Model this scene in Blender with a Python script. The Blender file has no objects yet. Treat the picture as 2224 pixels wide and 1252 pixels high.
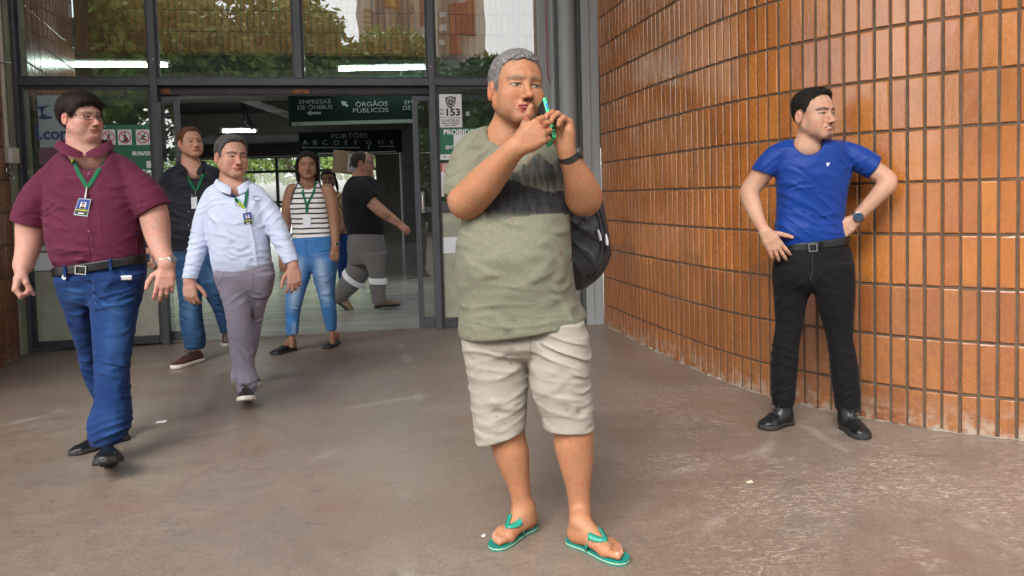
import bpy, bmesh, math, random, time
import numpy as np
from mathutils import Vector, Matrix
T0 = time.time()
rnd = random.Random(7)
SC = bpy.context.scene
COL = SC.collection
R_ = math.radians

# ------------------------------------------------------------------ camera
FPX, CX, CY, CAMH = 1600.0, 1112.0, 504.0, 1.23      # focal length and optical centre in photo pixels
PITCH, ROLL = R_(2.83), .0265
_c, _s = math.cos(PITCH), math.sin(PITCH)
FW = np.array([0, _c, -_s]); _r0 = np.array([1., 0, 0]); _u0 = np.array([0, _s, _c])
RT = _r0*math.cos(ROLL) - _u0*math.sin(ROLL)
UP = _u0*math.cos(ROLL) + _r0*math.sin(ROLL)
CAM = np.array([0, 0, CAMH])
cd = bpy.data.cameras.new('camera'); co = bpy.data.objects.new('camera', cd); COL.objects.link(co)
cd.sensor_width = 36; cd.lens = FPX*36/2224; cd.shift_y = -(626-CY)/2224; cd.clip_end = 600; cd.clip_start = .05
co.matrix_world = Matrix(((RT[0], UP[0], -FW[0], 0), (RT[1], UP[1], -FW[1], 0), (RT[2], UP[2], -FW[2], CAMH), (0, 0, 0, 1)))
SC.camera = co

# ------------------------------------------------------------------ light
SUN_EL, SUN_AZ = R_(46), R_(204)          # high, behind the photographer, veiled by cloud
w = bpy.data.worlds.new('World'); SC.world = w; w.use_nodes = True
nt = w.node_tree; nt.nodes.clear()
sky = nt.nodes.new('ShaderNodeTexSky'); sky.sky_type = 'NISHITA'; sky.sun_disc = False
sky.sun_elevation = SUN_EL; sky.sun_rotation = SUN_AZ; sky.air_density = 1.0; sky.dust_density = 3.0; sky.ozone_density = 1.0
hs = nt.nodes.new('ShaderNodeHueSaturation'); hs.inputs['Saturation'].default_value = .22; hs.inputs['Value'].default_value = 1.0
bg = nt.nodes.new('ShaderNodeBackground'); bg.inputs['Strength'].default_value = .15
out = nt.nodes.new('ShaderNodeOutputWorld')
nt.links.new(sky.outputs[0], hs.inputs['Color']); nt.links.new(hs.outputs[0], bg.inputs['Color']); nt.links.new(bg.outputs[0], out.inputs[0])
sl = bpy.data.lights.new('sun', 'SUN'); sl.energy = 1.1; sl.angle = R_(38); sl.color = (1, .96, .9)
so = bpy.data.objects.new('sun', sl); COL.objects.link(so)
_d = Vector((math.sin(SUN_AZ)*math.cos(SUN_EL), math.cos(SUN_AZ)*math.cos(SUN_EL), math.sin(SUN_EL)))
so.rotation_euler = (-_d).to_track_quat('-Z', 'Y').to_euler(); so.location = (0, -5, 12)
SC.view_settings.view_transform = 'Standard'; SC.view_settings.look = 'None'
SC.view_settings.exposure = 1.55; SC.view_settings.gamma = 1; SC.view_settings.use_curve_mapping = False
SC.render.engine = 'CYCLES'
SC.cycles.use_denoising = True; SC.cycles.denoising_input_passes = "RGB_ALBEDO_NORMAL"; SC.cycles.denoising_prefilter = "ACCURATE"
SC.cycles.max_bounces = 8; SC.cycles.transparent_max_bounces = 24; SC.cycles.caustics_reflective = False; SC.cycles.caustics_refractive = False

# ------------------------------------------------------------------ pixel <-> place
def ray(x, y): return RT*((x-CX)/FPX) + UP*((CY-y)/FPX) + FW
def at(x, y, Y):
    d = ray(x, y); return CAM + d*(Y/d[1])
def gnd(x, y, z=0.):
    d = ray(x, y); return CAM + d*((z-CAMH)/d[2])

# ------------------------------------------------------------------ materials
def srgb(r, g, b):
    f = lambda c: (c/255/12.92) if c/255 <= .04045 else ((c/255+.055)/1.055)**2.4
    return (f(r), f(g), f(b))
class NT:
    """small node helper: n('Type', input=value, ...) -> node"""
    def __init__(s, m): s.t = m.node_tree
    def n(s, typ, props=None, **kw):
        nd = s.t.nodes.new('ShaderNode'+typ)
        for k, v in (props or {}).items(): setattr(nd, k, v)
        for k, v in kw.items():
            i = nd.inputs[int(k[1:])] if k[0] == '_' and k[1:].isdigit() else nd.inputs[k.replace('_', ' ')]
            if hasattr(v, 'is_output') or isinstance(v, bpy.types.NodeSocket): s.t.links.new(v, i)
            elif isinstance(v, bpy.types.Node): s.t.links.new(v.outputs[0], i)
            else:
                if isinstance(v, tuple) and len(v) == 3 and i.type == 'RGBA': v = (*v, 1)
                i.default_value = v
        return nd
    def ramp(s, fac, stops, interp='LINEAR'):
        nd = s.t.nodes.new('ShaderNodeValToRGB'); cr = nd.color_ramp; cr.interpolation = interp
        while len(cr.elements) < len(stops): cr.elements.new(.5)
        for e, (p, c) in zip(cr.elements, stops):
            e.position = p; e.color = (*c, 1) if isinstance(c, tuple) else (c, c, c, 1)
        s.t.links.new(fac.outputs[0] if isinstance(fac, bpy.types.Node) else fac, nd.inputs[0]); return nd
    def mix(s, fac, a, b, blend='MIX'):
        nd = s.t.nodes.new('ShaderNodeMix'); nd.data_type = 'RGBA'; nd.blend_type = blend
        for i, v in ((0, fac), (6, a), (7, b)):
            if isinstance(v, bpy.types.Node): v = v.outputs[0] if v.bl_idname != 'ShaderNodeMix' else v.outputs[2]
            if isinstance(v, bpy.types.NodeSocket): s.t.links.new(v, nd.inputs[i])
            else: nd.inputs[i].default_value = (*v, 1) if isinstance(v, tuple) else v
        return nd.outputs[2]
    def math(s, op, a, b=0.):
        nd = s.t.nodes.new('ShaderNodeMath'); nd.operation = op
        for i, v in ((0, a), (1, b)):
            if isinstance(v, bpy.types.Node): v = v.outputs[0]
            if isinstance(v, bpy.types.NodeSocket): s.t.links.new(v, nd.inputs[i])
            else: nd.inputs[i].default_value = v
        return nd.outputs[0]
MATS = {}
def mat(name, color=(.5, .5, .5), rough=.6, metal=0., spec=.5, build=None, **kw):
    """Principled material; build(nt, bsdf) adds nodes"""
    if name in MATS: return MATS[name]
    m = bpy.data.materials.new(name); m.use_nodes = True; MATS[name] = m
    b = m.node_tree.nodes['Principled BSDF']
    b.inputs['Base Color'].default_value = (*color, 1); b.inputs['Roughness'].default_value = rough
    b.inputs['Metallic'].default_value = metal; b.inputs['Specular IOR Level'].default_value = spec
    for k, v in kw.items(): i = b.inputs[k.replace('_', ' ')]; i.default_value = (*v, 1) if isinstance(v, tuple) and i.type == 'RGBA' else v
    if build: build(NT(m), b)
    return m
def link(n, a, b, name): n.t.links.new(a.outputs[0] if isinstance(a, bpy.types.Node) else a, b.inputs[name])
def noisy(name, color, amt=.25, scale=8., rough=.6, bump=.2, bscale=60., stretch=(1, 1, 1), **kw):
    """colour with soft mottling and fine relief"""
    def f(n, b):
        tc = n.n('TexCoord'); mp = n.n('Mapping', Vector=tc.outputs['Object'], Scale=stretch)
        nz = n.n('TexNoise', Vector=mp, Scale=scale, Detail=5., Roughness=.6)
        lo = tuple(c*(1-amt) for c in color); hi = tuple(min(1, c*(1+amt)) for c in color)
        link(n, n.ramp(nz, [(.3, lo), (.7, hi)]), b, 'Base Color')
        nb = n.n('TexNoise', Vector=mp, Scale=bscale, Detail=3.)
        link(n, n.n('Bump', Strength=bump, Distance=.003, Height=nb), b, 'Normal')
    return mat(name, color, rough, build=f, **kw)

# ------------------------------------------------------------------ objects
def tag(o, label=None, cat=None, group=None, kind=None):
    for k, v in (('label', label), ('category', cat), ('group', group), ('kind', kind)):
        if v: o[k] = v
    return o
def thing(name, loc, label, cat, group=None, rz=0.):
    o = bpy.data.objects.new(name, None); COL.objects.link(o); o.location = loc; o.rotation_euler[2] = rz
    o.empty_display_size = .1
    return tag(o, label, cat, group)
def wpos(o):
    return o.location if o.parent is None else wpos(o.parent) + o.location
def put(name, me, m, parent=None, loc=None, smooth=False):
    o = bpy.data.objects.new(name, me); COL.objects.link(o)
    if m is not None and not me.materials: me.materials.append(m)
    if parent: o.parent = parent
    if loc is not None: o.location = loc
    if smooth: me.shade_smooth(); me.set_sharp_from_angle(angle=R_(48))
    return o
def mesh_np(name, V, quads, smooth=True, col=None):
    """quads: (n,4) or (n,3) int array"""
    V = np.ascontiguousarray(V, np.float32); Q = np.ascontiguousarray(quads, np.int32)
    me = bpy.data.meshes.new(name); n, k = Q.shape
    me.vertices.add(len(V)); me.vertices.foreach_set('co', V.ravel())
    me.loops.add(n*k); me.loops.foreach_set('vertex_index', Q.ravel())
    me.polygons.add(n); me.polygons.foreach_set('loop_start', np.arange(0, n*k, k, dtype=np.int32))
    me.polygons.foreach_set('loop_total', np.full(n, k, np.int32))
    if col is not None:
        a = me.color_attributes.new('Col', 'FLOAT_COLOR', 'POINT')
        c4 = np.ones((len(V), 4), np.float32); c4[:, :3] = col; a.data.foreach_set('color', c4.ravel())
    me.update(); me.validate()
    if smooth: me.shade_smooth()
    return me
class MB:
    """collects shapes, then links them as one mesh object"""
    def __init__(s): s.v = []; s.f = []
    def add(s, vs, fs):
        o = len(s.v); s.v += [tuple(map(float, p)) for p in vs]; s.f += [tuple(i+o for i in f) for f in fs]; return s
    def box(s, lo, hi, M=None):
        a, b, c = lo; d, e, f = hi
        vs = [(a, b, c), (d, b, c), (d, e, c), (a, e, c), (a, b, f), (d, b, f), (d, e, f), (a, e, f)]
        if M is not None: vs = [M(p) for p in vs]
        return s.add(vs, [(0, 3, 2, 1), (4, 5, 6, 7), (0, 1, 5, 4), (1, 2, 6, 5), (2, 3, 7, 6), (3, 0, 4, 7)])
    def tube(s, pts, r, n=10, cap=True):
        pts = [np.asarray(p, float) for p in pts]; rs = r if hasattr(r, '__len__') else [r]*len(pts)
        vs = []; ref = None
        for i, p in enumerate(pts):
            t = pts[min(i+1, len(pts)-1)] - pts[max(i-1, 0)]; t /= np.linalg.norm(t)+1e-9
            if ref is None: ref = np.array([0, 0, 1.]) if abs(t[2]) < .9 else np.array([1., 0, 0])
            a = np.cross(t, ref); a /= np.linalg.norm(a)+1e-9; b = np.cross(t, a); ref = np.cross(a, t)*1.
            for k in range(n):
                q = 2*math.pi*k/n; vs.append(p + rs[i]*(a*math.cos(q)+b*math.sin(q)))
        fs = [(i*n+k, i*n+(k+1) % n, (i+1)*n+(k+1) % n, (i+1)*n+k) for i in range(len(pts)-1) for k in range(n)]
        if cap: fs += [tuple(range(n)), tuple(reversed(range((len(pts)-1)*n, len(pts)*n)))]
        return s.add(vs, fs)
    def prism(s, poly, ax, t):
        """poly: list of 3-D points (planar), extruded by vector t"""
        n = len(poly); a = [np.asarray(p, float) for p in poly]; t = np.asarray(t, float)
        return s.add(a+[p+t for p in a], [tuple(range(n)), tuple(reversed(range(n, 2*n)))] + [(i, n+i, n+(i+1) % n, (i+1) % n) for i in range(n)])
    def sheet(s, P):
        """P: rows x cols of 3-D points"""
        r, c = len(P), len(P[0])
        return s.add([p for row in P for p in row], [(i*c+j, i*c+j+1, (i+1)*c+j+1, (i+1)*c+j) for i in range(r-1) for j in range(c-1)])
    def mesh(s, name, loc=(0, 0, 0)):
        me = bpy.data.meshes.new(name); L = np.asarray(loc, float)
        me.from_pydata([tuple(np.asarray(p)-L) for p in s.v], [], s.f); me.update()
        bm = bmesh.new(); bm.from_mesh(me); bmesh.ops.recalc_face_normals(bm, faces=bm.faces); bm.to_mesh(me); bm.free()
        return me
    def build(s, name, m, parent=None, smooth=False, bevel=0., loc=None):
        """world coordinates; the object's origin sits at its parent (or at loc, or at its own base centre)"""
        if parent is not None: base = np.array(wpos(parent)); o = put(name, s.mesh(name, base), m, parent, smooth=smooth)
        else:
            if loc is None:
                a = np.array(s.v); loc = (a.min(0)+a.max(0))/2; loc[2] = a[:, 2].min()
            o = put(name, s.mesh(name, loc), m, None, loc, smooth)
        if bevel:
            b = o.modifiers.new('bevel', 'BEVEL'); b.width = bevel; b.segments = 2; b.limit_method = 'ANGLE'
        return o
def text(body, size, m, parent, P, ex, ez, name='lettering', align='CENTER', depth=.001, bold=.0, squash=1.):
    """flat lettering: P = place, ex = reading direction, ez = up (unit vectors); a mesh child of parent (or a stuff-free top-level mesh)"""
    cu = bpy.data.curves.new(name, 'FONT'); cu.body = body; cu.size = size; cu.align_x = align; cu.align_y = 'CENTER'
    cu.extrude = depth; cu.offset = bold; cu.resolution_u = 3
    to = bpy.data.objects.new('tmp', cu); COL.objects.link(to)
    dg = bpy.context.evaluated_depsgraph_get(); me = bpy.data.meshes.new_from_object(to.evaluated_get(dg))
    bpy.data.objects.remove(to); bpy.data.curves.remove(cu)
    ex = Vector(ex).normalized(); ez = Vector(ez).normalized(); en = ex.cross(ez)
    M = Matrix(((ex.x*squash, ez.x, en.x), (ex.y*squash, ez.y, en.y), (ex.z*squash, ez.z, en.z))).to_4x4()
    me.transform(M); o = put(name, me, m, parent)
    me.materials.clear(); me.materials.append(m)
    o.location = Vector(P) - (wpos(parent) if parent else Vector((0, 0, 0)))
    return o
# ------------------------------------------------------------------ implicit surfaces: bodies, hair, clothes, bags are grown as one skin each
A = lambda *v: np.array(v, np.float32)
def nrm(v):
    v = np.asarray(v, float); return v/(np.linalg.norm(v)+1e-12)
def smin(a, b, k):
    h = np.maximum(k-np.abs(a-b), 0)/k; return np.minimum(a, b) - h*h*k*.25
def smax(a, b, k): return -smin(-a, -b, k)
_nrs = np.random.RandomState(3)
_ND = [(_nrs.normal(size=(5, 3)), _nrs.uniform(0, 6.28, 5)) for _ in range(16)]
def noise3(P, f, seed=0):
    D, ph = _ND[seed % 16]; v = 0
    for d, p in zip(D, ph): v = v + np.sin(P @ (d*f).astype(np.float32) + p)
    return v/3.
def cap(P, a, b, ra, rb):
    a = np.asarray(a, np.float32); ba = np.asarray(b, np.float32)-a
    q = P-a; t = np.clip(q@ba/(ba@ba+1e-12), 0, 1)
    return np.sqrt(np.maximum(((q-t[:, None]*ba)**2).sum(1), 1e-14)) - (ra+(rb-ra)*t)
def ell(P, c, r, R=None):
    q = P-np.asarray(c, np.float32)
    if R is not None: q = q@R
    r = np.asarray(r, np.float32); q = q/r
    k0 = np.sqrt((q*q).sum(1)); k1 = np.sqrt(((q/r)**2).sum(1))+1e-9
    return k0*(k0-1)/k1
def sph(P, c, r): return np.sqrt(((P-np.asarray(c, np.float32))**2).sum(1))-r
def rbox(P, c, h, r, R=None):
    q = P-np.asarray(c, np.float32)
    if R is not None: q = q@R
    q = np.abs(q)-(np.asarray(h, np.float32)-r)
    return np.sqrt((np.maximum(q, 0)**2).sum(1)) + np.minimum(q.max(1), 0) - r
def crom(rows, m=6):
    """Catmull-Rom resampling of a table of rows"""
    R = np.asarray(rows, float)
    if len(R) < 3 or m == 1: return R
    P = np.vstack([2*R[0]-R[1], R, 2*R[-1]-R[-2]]); o = []
    for i in range(1, len(P)-2):
        for j in range(m):
            t = j/m; a, b, c, d = P[i-1:i+3]
            o.append(.5*(2*b+(c-a)*t+(2*a-5*b+4*c-d)*t*t+(3*b-a-3*c+d)*t**3))
    return np.array(o+[R[-1]])
class Field:
    def __init__(s): s.p = []; s.d = []; s.n = None
    def add(s, fn, lo, hi, op='u', k=.02):
        s.p.append((op, k, fn, np.asarray(lo, float), np.asarray(hi, float))); return s
    def tube(s, pts, rs, op='u', k=.02, m=4, cuts=()):
        """tapering bent limb; cuts = planes (point, normal) that trim just this limb (hems, cuffs)"""
        T = crom([[*p, r] for p, r in zip(pts, rs)], m); q = T[:, :3].astype(np.float32); r = T[:, 3]; kk = float(np.mean(r))*.45
        cu = [(np.asarray(c, np.float32), nrm(n).astype(np.float32)) for c, n in cuts]
        def fn(P):
            d = cap(P, q[0], q[1], r[0], r[1])
            for i in range(1, len(q)-1): d = smin(d, cap(P, q[i], q[i+1], r[i], r[i+1]), kk)
            d = d+kk*.22
            for c, n in cu: d = smax(d, (P-c)@n, .004)
            return d
        return s.add(fn, (q-r[:, None]).min(0), (q+r[:, None]).max(0), op, k)
    def loft(s, st, op='u', k=.02, n=2., m=5, ck=.012, grow=0., s0=0., s1=0.):
        """st rows: z, cx, cy, rx, ry_front, ry_back  -> body whose cross-sections are (super)ellipses"""
        T = crom(st, m); T = T[np.argsort(T[:, 0])]; z0, z1 = T[0, 0], T[-1, 0]; T[:, 3:] += grow
        def fn(P):
            z = P[:, 2]; g = [np.interp(z, T[:, 0], T[:, i]).astype(np.float32) for i in range(1, 6)]
            dy = P[:, 1]-g[1]; ry = np.where(dy < 0, g[3], g[4]); rx = g[2]
            qx = np.abs(P[:, 0]-g[0])/rx; qy = np.abs(dy)/ry
            l = (qx**n+qy**n)**(1/n) if n != 2 else np.sqrt(qx*qx+qy*qy)
            gx = qx/rx; gy = qy/ry
            d = (l-1)*l/np.maximum(np.sqrt(gx*gx+gy*gy), 1e-4) if n == 2 else (l-1)*np.minimum(rx, ry)
            d = np.where(l < .25, -np.minimum(rx, ry)*.8, d)
            sx = P[:, 0]-g[0]; return smax(d, np.maximum(z0+s0*sx-z, z-z1-s1*sx), ck)
        lo = (( T[:, 1]-T[:, 3]).min(), (T[:, 2]-T[:, 4]).min(), z0-abs(s0)*.1); hi = ((T[:, 1]+T[:, 3]).max(), (T[:, 2]+T[:, 5]).max(), z1)
        return s.add(fn, lo, hi, op, k)
    def cut(s, c, nv, k=.004):
        """remove everything on the side nv points to"""
        c = np.asarray(c, np.float32); nv = nrm(nv).astype(np.float32)
        s.p.append(('i', k, lambda P: (P-c)@nv, None, None)); return s
    def wr(s, c, nv, lam, R, amp, seed=0):
        """a patch of cloth folds round c; nv = direction across the folds"""
        c = np.asarray(c, np.float32); nv = nrm(nv).astype(np.float32); R = np.broadcast_to(np.asarray(R, np.float32), (3,))
        def fn(P):
            q = P-c; g = np.exp(-((q/R)**2).sum(1))
            ph = q@nv*(math.pi/lam) + noise3(P, .22*math.pi/lam, seed)*1.7
            return .6*amp*g*(.75+.55*noise3(P, 14., seed+4))*((1-np.abs(np.sin(ph)))**2.4*1.9-.35)
        s.d.append(fn); return s
    def nz(s, f, amp, seed=0, st=(1, 1, 1)):
        st = np.asarray(st, np.float32); s.d.append(lambda P: amp*noise3(P*st, f, seed)); return s
    def ev(s, P, lo=None, hi=None, mg=.05, disp=True):
        P = P.astype(np.float32, copy=False); d = np.full(len(P), 1., np.float32)
        for op, k, fn, a, b in s.p:
            if a is not None and lo is not None and ((lo-mg-k > b).any() or (hi+mg+k < a).any()): continue
            e = fn(P)
            if op == 'u': d = smin(d, e, k)
            elif op == 's': d = smax(d, -e, k)
            else: d = smax(d, e, k)
        if disp and s.d:
            m = np.abs(d) < .05
            if m.any():
                Q = P[m]; t = 0
                for f in s.d: t = t+f(Q)
                d[m] -= t
        return d
    def bounds(s):
        L = np.array([p[3] for p in s.p if p[0] == 'u']); H = np.array([p[4] for p in s.p if p[0] == 'u'])
        return L.min(0)-.015, H.max(0)+.015
    def mesh(s, name, h, fine=(), col=None, origin=(0, 0, 0), lo=None, hi=None):
        """fine: list of (lo, hi, h2) boxes with closer grid lines"""
        b0, b1 = s.bounds(); lo = b0 if lo is None else np.maximum(lo, b0); hi = b1 if hi is None else np.minimum(hi, b1)
        ax = []
        for a in range(3):
            x = lo[a]; L = [x]
            while x < hi[a]:
                st = h
                for fl, fh, h2 in fine:
                    if fl[a]-h < x < fh[a]: st = min(st, h2)
                x += st; L.append(x)
            ax.append(np.array(L, np.float32))
        n = [len(a) for a in ax]; V = np.full(n, 1., np.float32); B = 16
        ib = [np.arange(0, k, B) for k in n]
        cs = [np.array([(a[i]+a[min(i+B, k)-1])/2 for i in b], np.float32) for a, b, k in zip(ax, ib, n)]
        hf = [np.array([(a[min(i+B, k)-1]-a[i])/2 for i in b], np.float32) for a, b, k in zip(ax, ib, n)]
        C = np.stack(np.meshgrid(*cs, indexing='ij'), -1).reshape(-1, 3); Hh = np.stack(np.meshgrid(*hf, indexing='ij'), -1).reshape(-1, 3)
        D = s.ev(C, disp=False); rad = np.sqrt((Hh**2).sum(1))*1.35+.02
        nb = [len(b) for b in ib]
        for q in range(len(C)):
            i, j, k = np.unravel_index(q, nb); sl = (slice(i*B, i*B+B), slice(j*B, j*B+B), slice(k*B, k*B+B))
            if abs(D[q]) > rad[q]: V[sl] = D[q]; continue
            xs, ys, zs = ax[0][sl[0]], ax[1][sl[1]], ax[2][sl[2]]
            P = np.stack(np.meshgrid(xs, ys, zs, indexing='ij'), -1).reshape(-1, 3)
            V[sl] = s.ev(P, P[0].astype(float), P[-1].astype(float)).reshape(len(xs), len(ys), len(zs))
        V[0], V[-1], V[:, 0], V[:, -1], V[:, :, 0], V[:, :, -1] = 1, 1, 1, 1, 1, 1
        S = V < 0
        cnt = np.zeros([k-1 for k in n], np.int8)
        for a in (0, 1):
            for b in (0, 1):
                for c in (0, 1): cnt += S[a:n[0]-1+a, b:n[1]-1+b, c:n[2]-1+c]
        I = np.argwhere((cnt > 0) & (cnt < 8)); ids = np.full([k-1 for k in n], -1, np.int32); ids[tuple(I.T)] = np.arange(len(I))
        cor = [(a, b, c) for a in (0, 1) for b in (0, 1) for c in (0, 1)]
        cv = {c: V[I[:, 0]+c[0], I[:, 1]+c[1], I[:, 2]+c[2]] for c in cor}
        X = [(ax[a][I[:, a]], ax[a][I[:, a]+1]) for a in range(3)]
        acc = np.zeros((len(I), 3), np.float32); m = np.zeros(len(I), np.float32)
        for c in cor:
            for a in range(3):
                if c[a]: continue
                e = list(c); e[a] = 1; e = tuple(e); va, vb = cv[c], cv[e]; x = (va < 0) != (vb < 0)
                t = np.where(x, va/np.where(x, va-vb, 1), 0); m += x
                for g in range(3):
                    p = X[g][0]+(X[g][1]-X[g][0])*t if g == a else X[g][c[g]]
                    acc[:, g] += np.where(x, p, 0)
        Vt = acc/np.maximum(m, 1)[:, None]
        F = []
        for a in range(3):
            b, c = (a+1) % 3, (a+2) % 3
            s0 = [slice(1, -1)]*3; s1 = [slice(1, -1)]*3; s0[a] = slice(0, n[a]-1); s1[a] = slice(1, n[a])
            E0, E1 = S[tuple(s0)], S[tuple(s1)]
            for flip in (0, 1):
                E = np.argwhere((E0 & ~E1) if not flip else (~E0 & E1))
                if not len(E): continue
                E[:, b] += 1; E[:, c] += 1
                def g(db, dc):
                    q = E.copy(); q[:, b] -= db; q[:, c] -= dc; return ids[tuple(q.T)]
                quad = [g(1, 1), g(0, 1), g(0, 0), g(1, 0)]
                F.append(np.stack(quad if not flip else quad[::-1], 1))
        F = np.vstack(F); Fok = (F >= 0).all(1); F = F[Fok]
        colr = col(Vt) if col else None
        return mesh_np(name, Vt-np.asarray(origin, np.float32), F, True, colr)
    def hit(s, px, py, y0, y1, off=.0):
        """first place where the sight line through a photo pixel meets this skin (plus off), searched between depths y0, y1"""
        Y = np.linspace(y0, y1, 400); P = np.array([at(px, py, y) for y in Y], np.float32)
        d = s.ev(P)-off; k = np.argmax(d < 0)
        if d[k] >= 0: k = np.argmin(d)
        return P[k].astype(float)
    def drop(s, pts, d, far=.2, off=.0):
        """slide points along direction d until they touch the skin"""
        o = []; d = nrm(d)
        for p in pts:
            T = np.linspace(0, far, 300); Q = (np.asarray(p)+T[:, None]*d).astype(np.float32); e = s.ev(Q)-off; k = np.argmax(e < 0)
            o.append(Q[k if e[k] < 0 else np.argmin(e)].astype(float))
        return o
# ------------------------------------------------------------------ materials of the place
def brick_mat(name, tint, spec=.95):
    def f(n, b):
        oi = n.n('ObjectInfo'); ge = n.n('NewGeometry'); P = ge.outputs['Position']; sp = n.n('SeparateXYZ', Vector=P)
        base = n.ramp(oi.outputs['Random'], [(0., tint[0]), (.28, tint[1]), (.55, tint[2]), (.8, tint[1]), (1., tint[3])])
        mp = n.n('Mapping', Vector=P, Scale=(1, 1, .16)); st = n.n('TexNoise', Vector=mp, Scale=55., Detail=5., Roughness=.65)
        c = n.mix(1., base, n.ramp(st, [(.32, .90), (.68, 1.07)]), 'MULTIPLY')
        big = n.n('TexNoise', Vector=P, Scale=2.2, Detail=3.); c = n.mix(1., c, n.ramp(big, [(.35, .86), (.65, 1.12)]), 'MULTIPLY')
        # grime and scratches on the rows people lean against and kick
        wear = n.ramp(n.math('ADD', sp.outputs[2], n.math('MULTIPLY', big, .5)), [(.0, 1.), (.35, .85), (1.40, .55), (1.62, .0)])
        gn = n.n('TexNoise', Vector=P, Scale=26., Detail=8., Roughness=.75, Distortion=1.2)
        c = n.mix(n.math('MULTIPLY', wear, .36), c, (.150, .045, .010)); c = n.mix(n.math('MULTIPLY', wear, n.ramp(gn, [(.42, 0.), (.62, .60)])), c, (.085, .028, .009))
        sc = n.n('TexNoise', Vector=n.n('Mapping', Vector=P, Scale=(1.4, 1.4, .7)), Scale=70., Detail=9., Roughness=.8, Distortion=2.5)
        c = n.mix(n.math('MULTIPLY', wear, n.ramp(sc, [(.57, 0.), (.66, .70)])), c, (.62, .40, .22))
        foot = n.math('MULTIPLY', n.ramp(sp.outputs[2], [(.0, 1.), (.16, .0)]), n.ramp(n.n('TexNoise', Vector=P, Scale=16., Detail=7., Roughness=.7), [(.46, 0.), (.60, .8)]))
        c = n.mix(foot, c, (.40, .35, .29))
        ch = n.n('TexVoronoi', Vector=P, Scale=23., Randomness=1.); c = n.mix(n.math('MULTIPLY', n.ramp(ch.outputs['Distance'], [(.05, .9), (.075, 0.)]), n.math('MULTIPLY', wear, n.ramp(gn, [(.5, 0.), (.55, 1.)]))), c, (.62, .52, .42))
        link(n, c, b, 'Base Color')
        rr = n.ramp(gn, [(.3, .16), (.7, .34)]); link(n, n.math('ADD', rr, n.math('MULTIPLY', wear, .28)), b, 'Roughness')
        link(n, n.n('Bump', Strength=.22, Distance=.006, Height=n.math('ADD', st, n.math('MULTIPLY', n.n('TexNoise', Vector=P, Scale=9., Detail=2.), 1.5))), b, 'Normal')
    return mat(name, tint[1], .25, spec=spec, build=f)
BR = brick_mat('glazed_brick', [(.33, .102, .021), (.385, .130, .026), (.43, .155, .032), (.355, .115, .025)])
BR2 = brick_mat('dull_brick', [(.20, .080, .036), (.26, .11, .050), (.30, .135, .062), (.22, .095, .048)], .15)
GROUT = noisy('grout', (.105, .074, .050), .3, 14., .95, .5, 120.)
STEEL = noisy('dark_grey_paint', (.078, .080, .092), .18, 5., .42, .12, 140.)
STEEL2 = noisy('worn_dark_paint', (.050, .050, .056), .35, 9., .5, .2, 140.)
GREY = noisy('light_grey_paint', (.30, .315, .315), .12, 3., .5, .08, 60., stretch=(1, 1, .3))
CONC = noisy('hall_concrete', (.11, .105, .097), .25, 1.5, .85, .2, 40.)
CREAM = noisy('cream_plastic', (.56, .50, .38), .18, 12., .5, .1)
PLAST = noisy('green_grey_plaster', (.26, .25, .17), .28, 9., .85, .4, 60., stretch=(1, 1, .4))
CHROME = mat('chrome', (.6, .6, .6), .22, 1.)
WHITE = mat('white_vinyl', (.72, .76, .80), .5)
PAPER = noisy('white_paper', (.76, .76, .77), .05, 8., .6, .05)
BLACKP = mat('black_print', (.02, .02, .022), .6)
GREENP = mat('green_print', (.022, .155, .078), .45)
GREEND = mat('dark_green_board', (.002, .016, .010), .7, spec=.15)
REDP = mat('red_print', (.55, .06, .04), .5)
BLUEP = mat('navy_print', (.035, .07, .16), .5)
LETW = mat('white_lettering', (.78, .80, .80), .5); LETD = mat('faded_lettering', (.27, .31, .29), .6)
LETG = mat('grey_lettering', (.15, .18, .165), .5)
TUBE = mat('lit_tube', (1, 1, 1), .5, Emission_Color=(.86, 1, .97), Emission_Strength=22.)
def glass_mat(name, tint, refl, dirt=.1, dcol=(.4, .42, .38), rough=.0, var=.6):
    m = bpy.data.materials.new(name); m.use_nodes = True; t = m.node_tree; t.nodes.clear(); n = NT(m)
    tr = n.n('BsdfTransparent', Color=tint); gl = n.n('BsdfGlossy', Color=(1., 1., 1.), Roughness=rough); df = n.n('BsdfDiffuse', Color=dcol)
    tc = n.n('TexCoord'); nz = n.n('TexNoise', Vector=tc.outputs['Object'], Scale=6., Detail=8., Roughness=.7); ns = n.n('TexNoise', Vector=tc.outputs['Object'], Scale=3., Detail=1.)
    link_ = t.links.new; bp = n.n('Bump', Strength=.012, Distance=.05, Height=ns); link_(bp.outputs[0], gl.inputs['Normal'])
    m1 = n.n('MixShader', _0=n.ramp(nz, [(.3, dirt*(1-var)), (.75, min(1., dirt*(1+var)))]), _1=tr, _2=df); m2 = n.n('MixShader', _0=refl, _1=m1, _2=gl)
    o = n.n('OutputMaterial', Surface=m2); return m
GLASS = glass_mat('window_glass', (.84, .90, .86), .145, .03)
GLASSD = glass_mat('dusty_glass', (.66, .72, .64), .09, .60, (.56, .56, .44), var=.22)

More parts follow.
